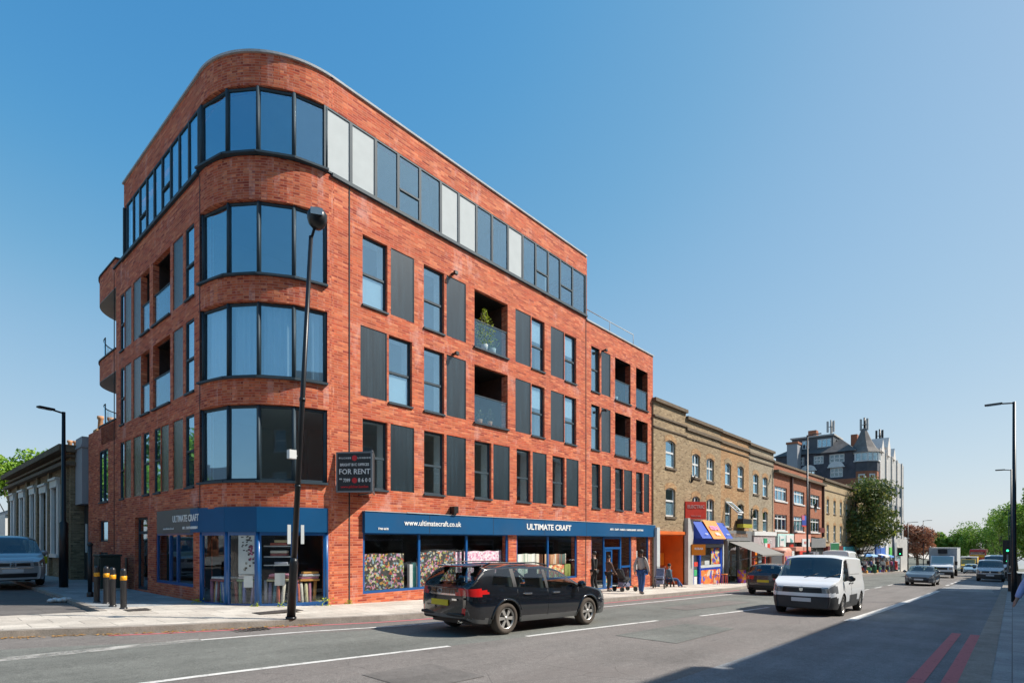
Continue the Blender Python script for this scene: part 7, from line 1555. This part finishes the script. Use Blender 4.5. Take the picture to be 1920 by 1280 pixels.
b = MB(); b.lathe([(.165, .98), (.17, 1.1), (.185, 1.3), (.15, 1.43)], n=14); b.v = [(x*.85, y*1.08, z) for x, y, z in b.v]; b.build('waistcoat', mat('navy_cloth', (.02, .03, .06), .9), t_, local=True)
# pushchairs
def buggy(loc, rz, lab, c):
    t = thing('pushchair', lab, 'pushchair', loc, rz); b = MB(); b.obox((0, 0, .5), (.22, 0, .05), (0, .2, 0), (-.02, 0, .06)); b.obox((-.2, 0, .72), (.05, 0, .03), (0, .2, 0), (-.1, 0, .24)); b.build('seat', mat('buggy_cloth', c, .8, 0, .3, 9), t, local=True, bevel=.03)
    b = MB()
    for y in (.24, -.24): b.tube([(-.55, y, 1.02), (-.2, y, .6), (.38, y, .12)], .014, 6); b.tube([(.1, y, .55), (-.35, y, .14)], .014, 6)
    b.tube([(-.55, .24, 1.02), (-.55, -.24, 1.02)], .018, 6); b.build('frame', M['blackmetal'], t, local=True)
    for x in (.38, -.35):
        for y in (.26, -.26): b = MB(); b.lathe([(.06, -.02), (.11, -.02), (.11, .02), (.06, .02), (.06, -.02)], (x, y, .11), 'y', 14); b.lathe([(0, 0), (.06, 0)], (x, y, .11), 'y', 14); b.build('wheel', M['rubber'], t, local=True)
    b = MB(); b.box(-.25, .15, -.18, .18, .2, .4); b.build('basket', mat('basket_goods', (.25, .25, .35), .8, 0, .5, 20), t, local=True, bevel=.03); return t
buggy((21.1, 12.5, P(21)), R(-20), 'dark pushchair in front of the woman at the shop door', (.03, .03, .035)); buggy((25.1, 12.9, P(25)), R(200), 'loaded grey pushchair near the seated person by the orange recess', (.2, .22, .3))
cc = [((.6, .6, .6), (.05, .05, .1)), ((.5, .1, .2), (.04, .04, .05)), ((.05, .1, .3), (.03, .03, .03)), ((.6, .25, .1), (.1, .1, .12)), ((.03, .03, .03), (.03, .03, .04))]
cn = ['white', 'pink', 'dark blue', 'orange', 'black']; base = [person('shopper in a %s top at the market stalls' % cn[i], (75+i*2.2, 12.75+.3*(i % 2), P(75+i*2.2)), R(40*i), 1.7, cc[i][0], cc[i][1], step=.08, grp='shoppers at the market stalls') for i in range(5)]
labs = ['further right of the first group', 'near the blue canopy', 'beside the dark post']
for i in range(9):
    u = 86.5+i*1.15; o = copy_tree(base[i % 5]); o.location = (u, 12.6+.35*((i*7) % 3)/2, P(u)); o.rotation_euler[2] = R(77*i); o['label'] = 'shopper in a %s top in the right half, %s' % (cn[i % 5], ['first from the left', 'second from the left', 'third from the left', 'fourth from the left', 'fifth from the left', 'sixth from the left', 'seventh from the left', 'eighth from the left', 'nearest the dark post'][i])
for o in bpy.data.objects:
    if o.type == 'MESH' and o.name.split('.')[0] in ('thing',): pass
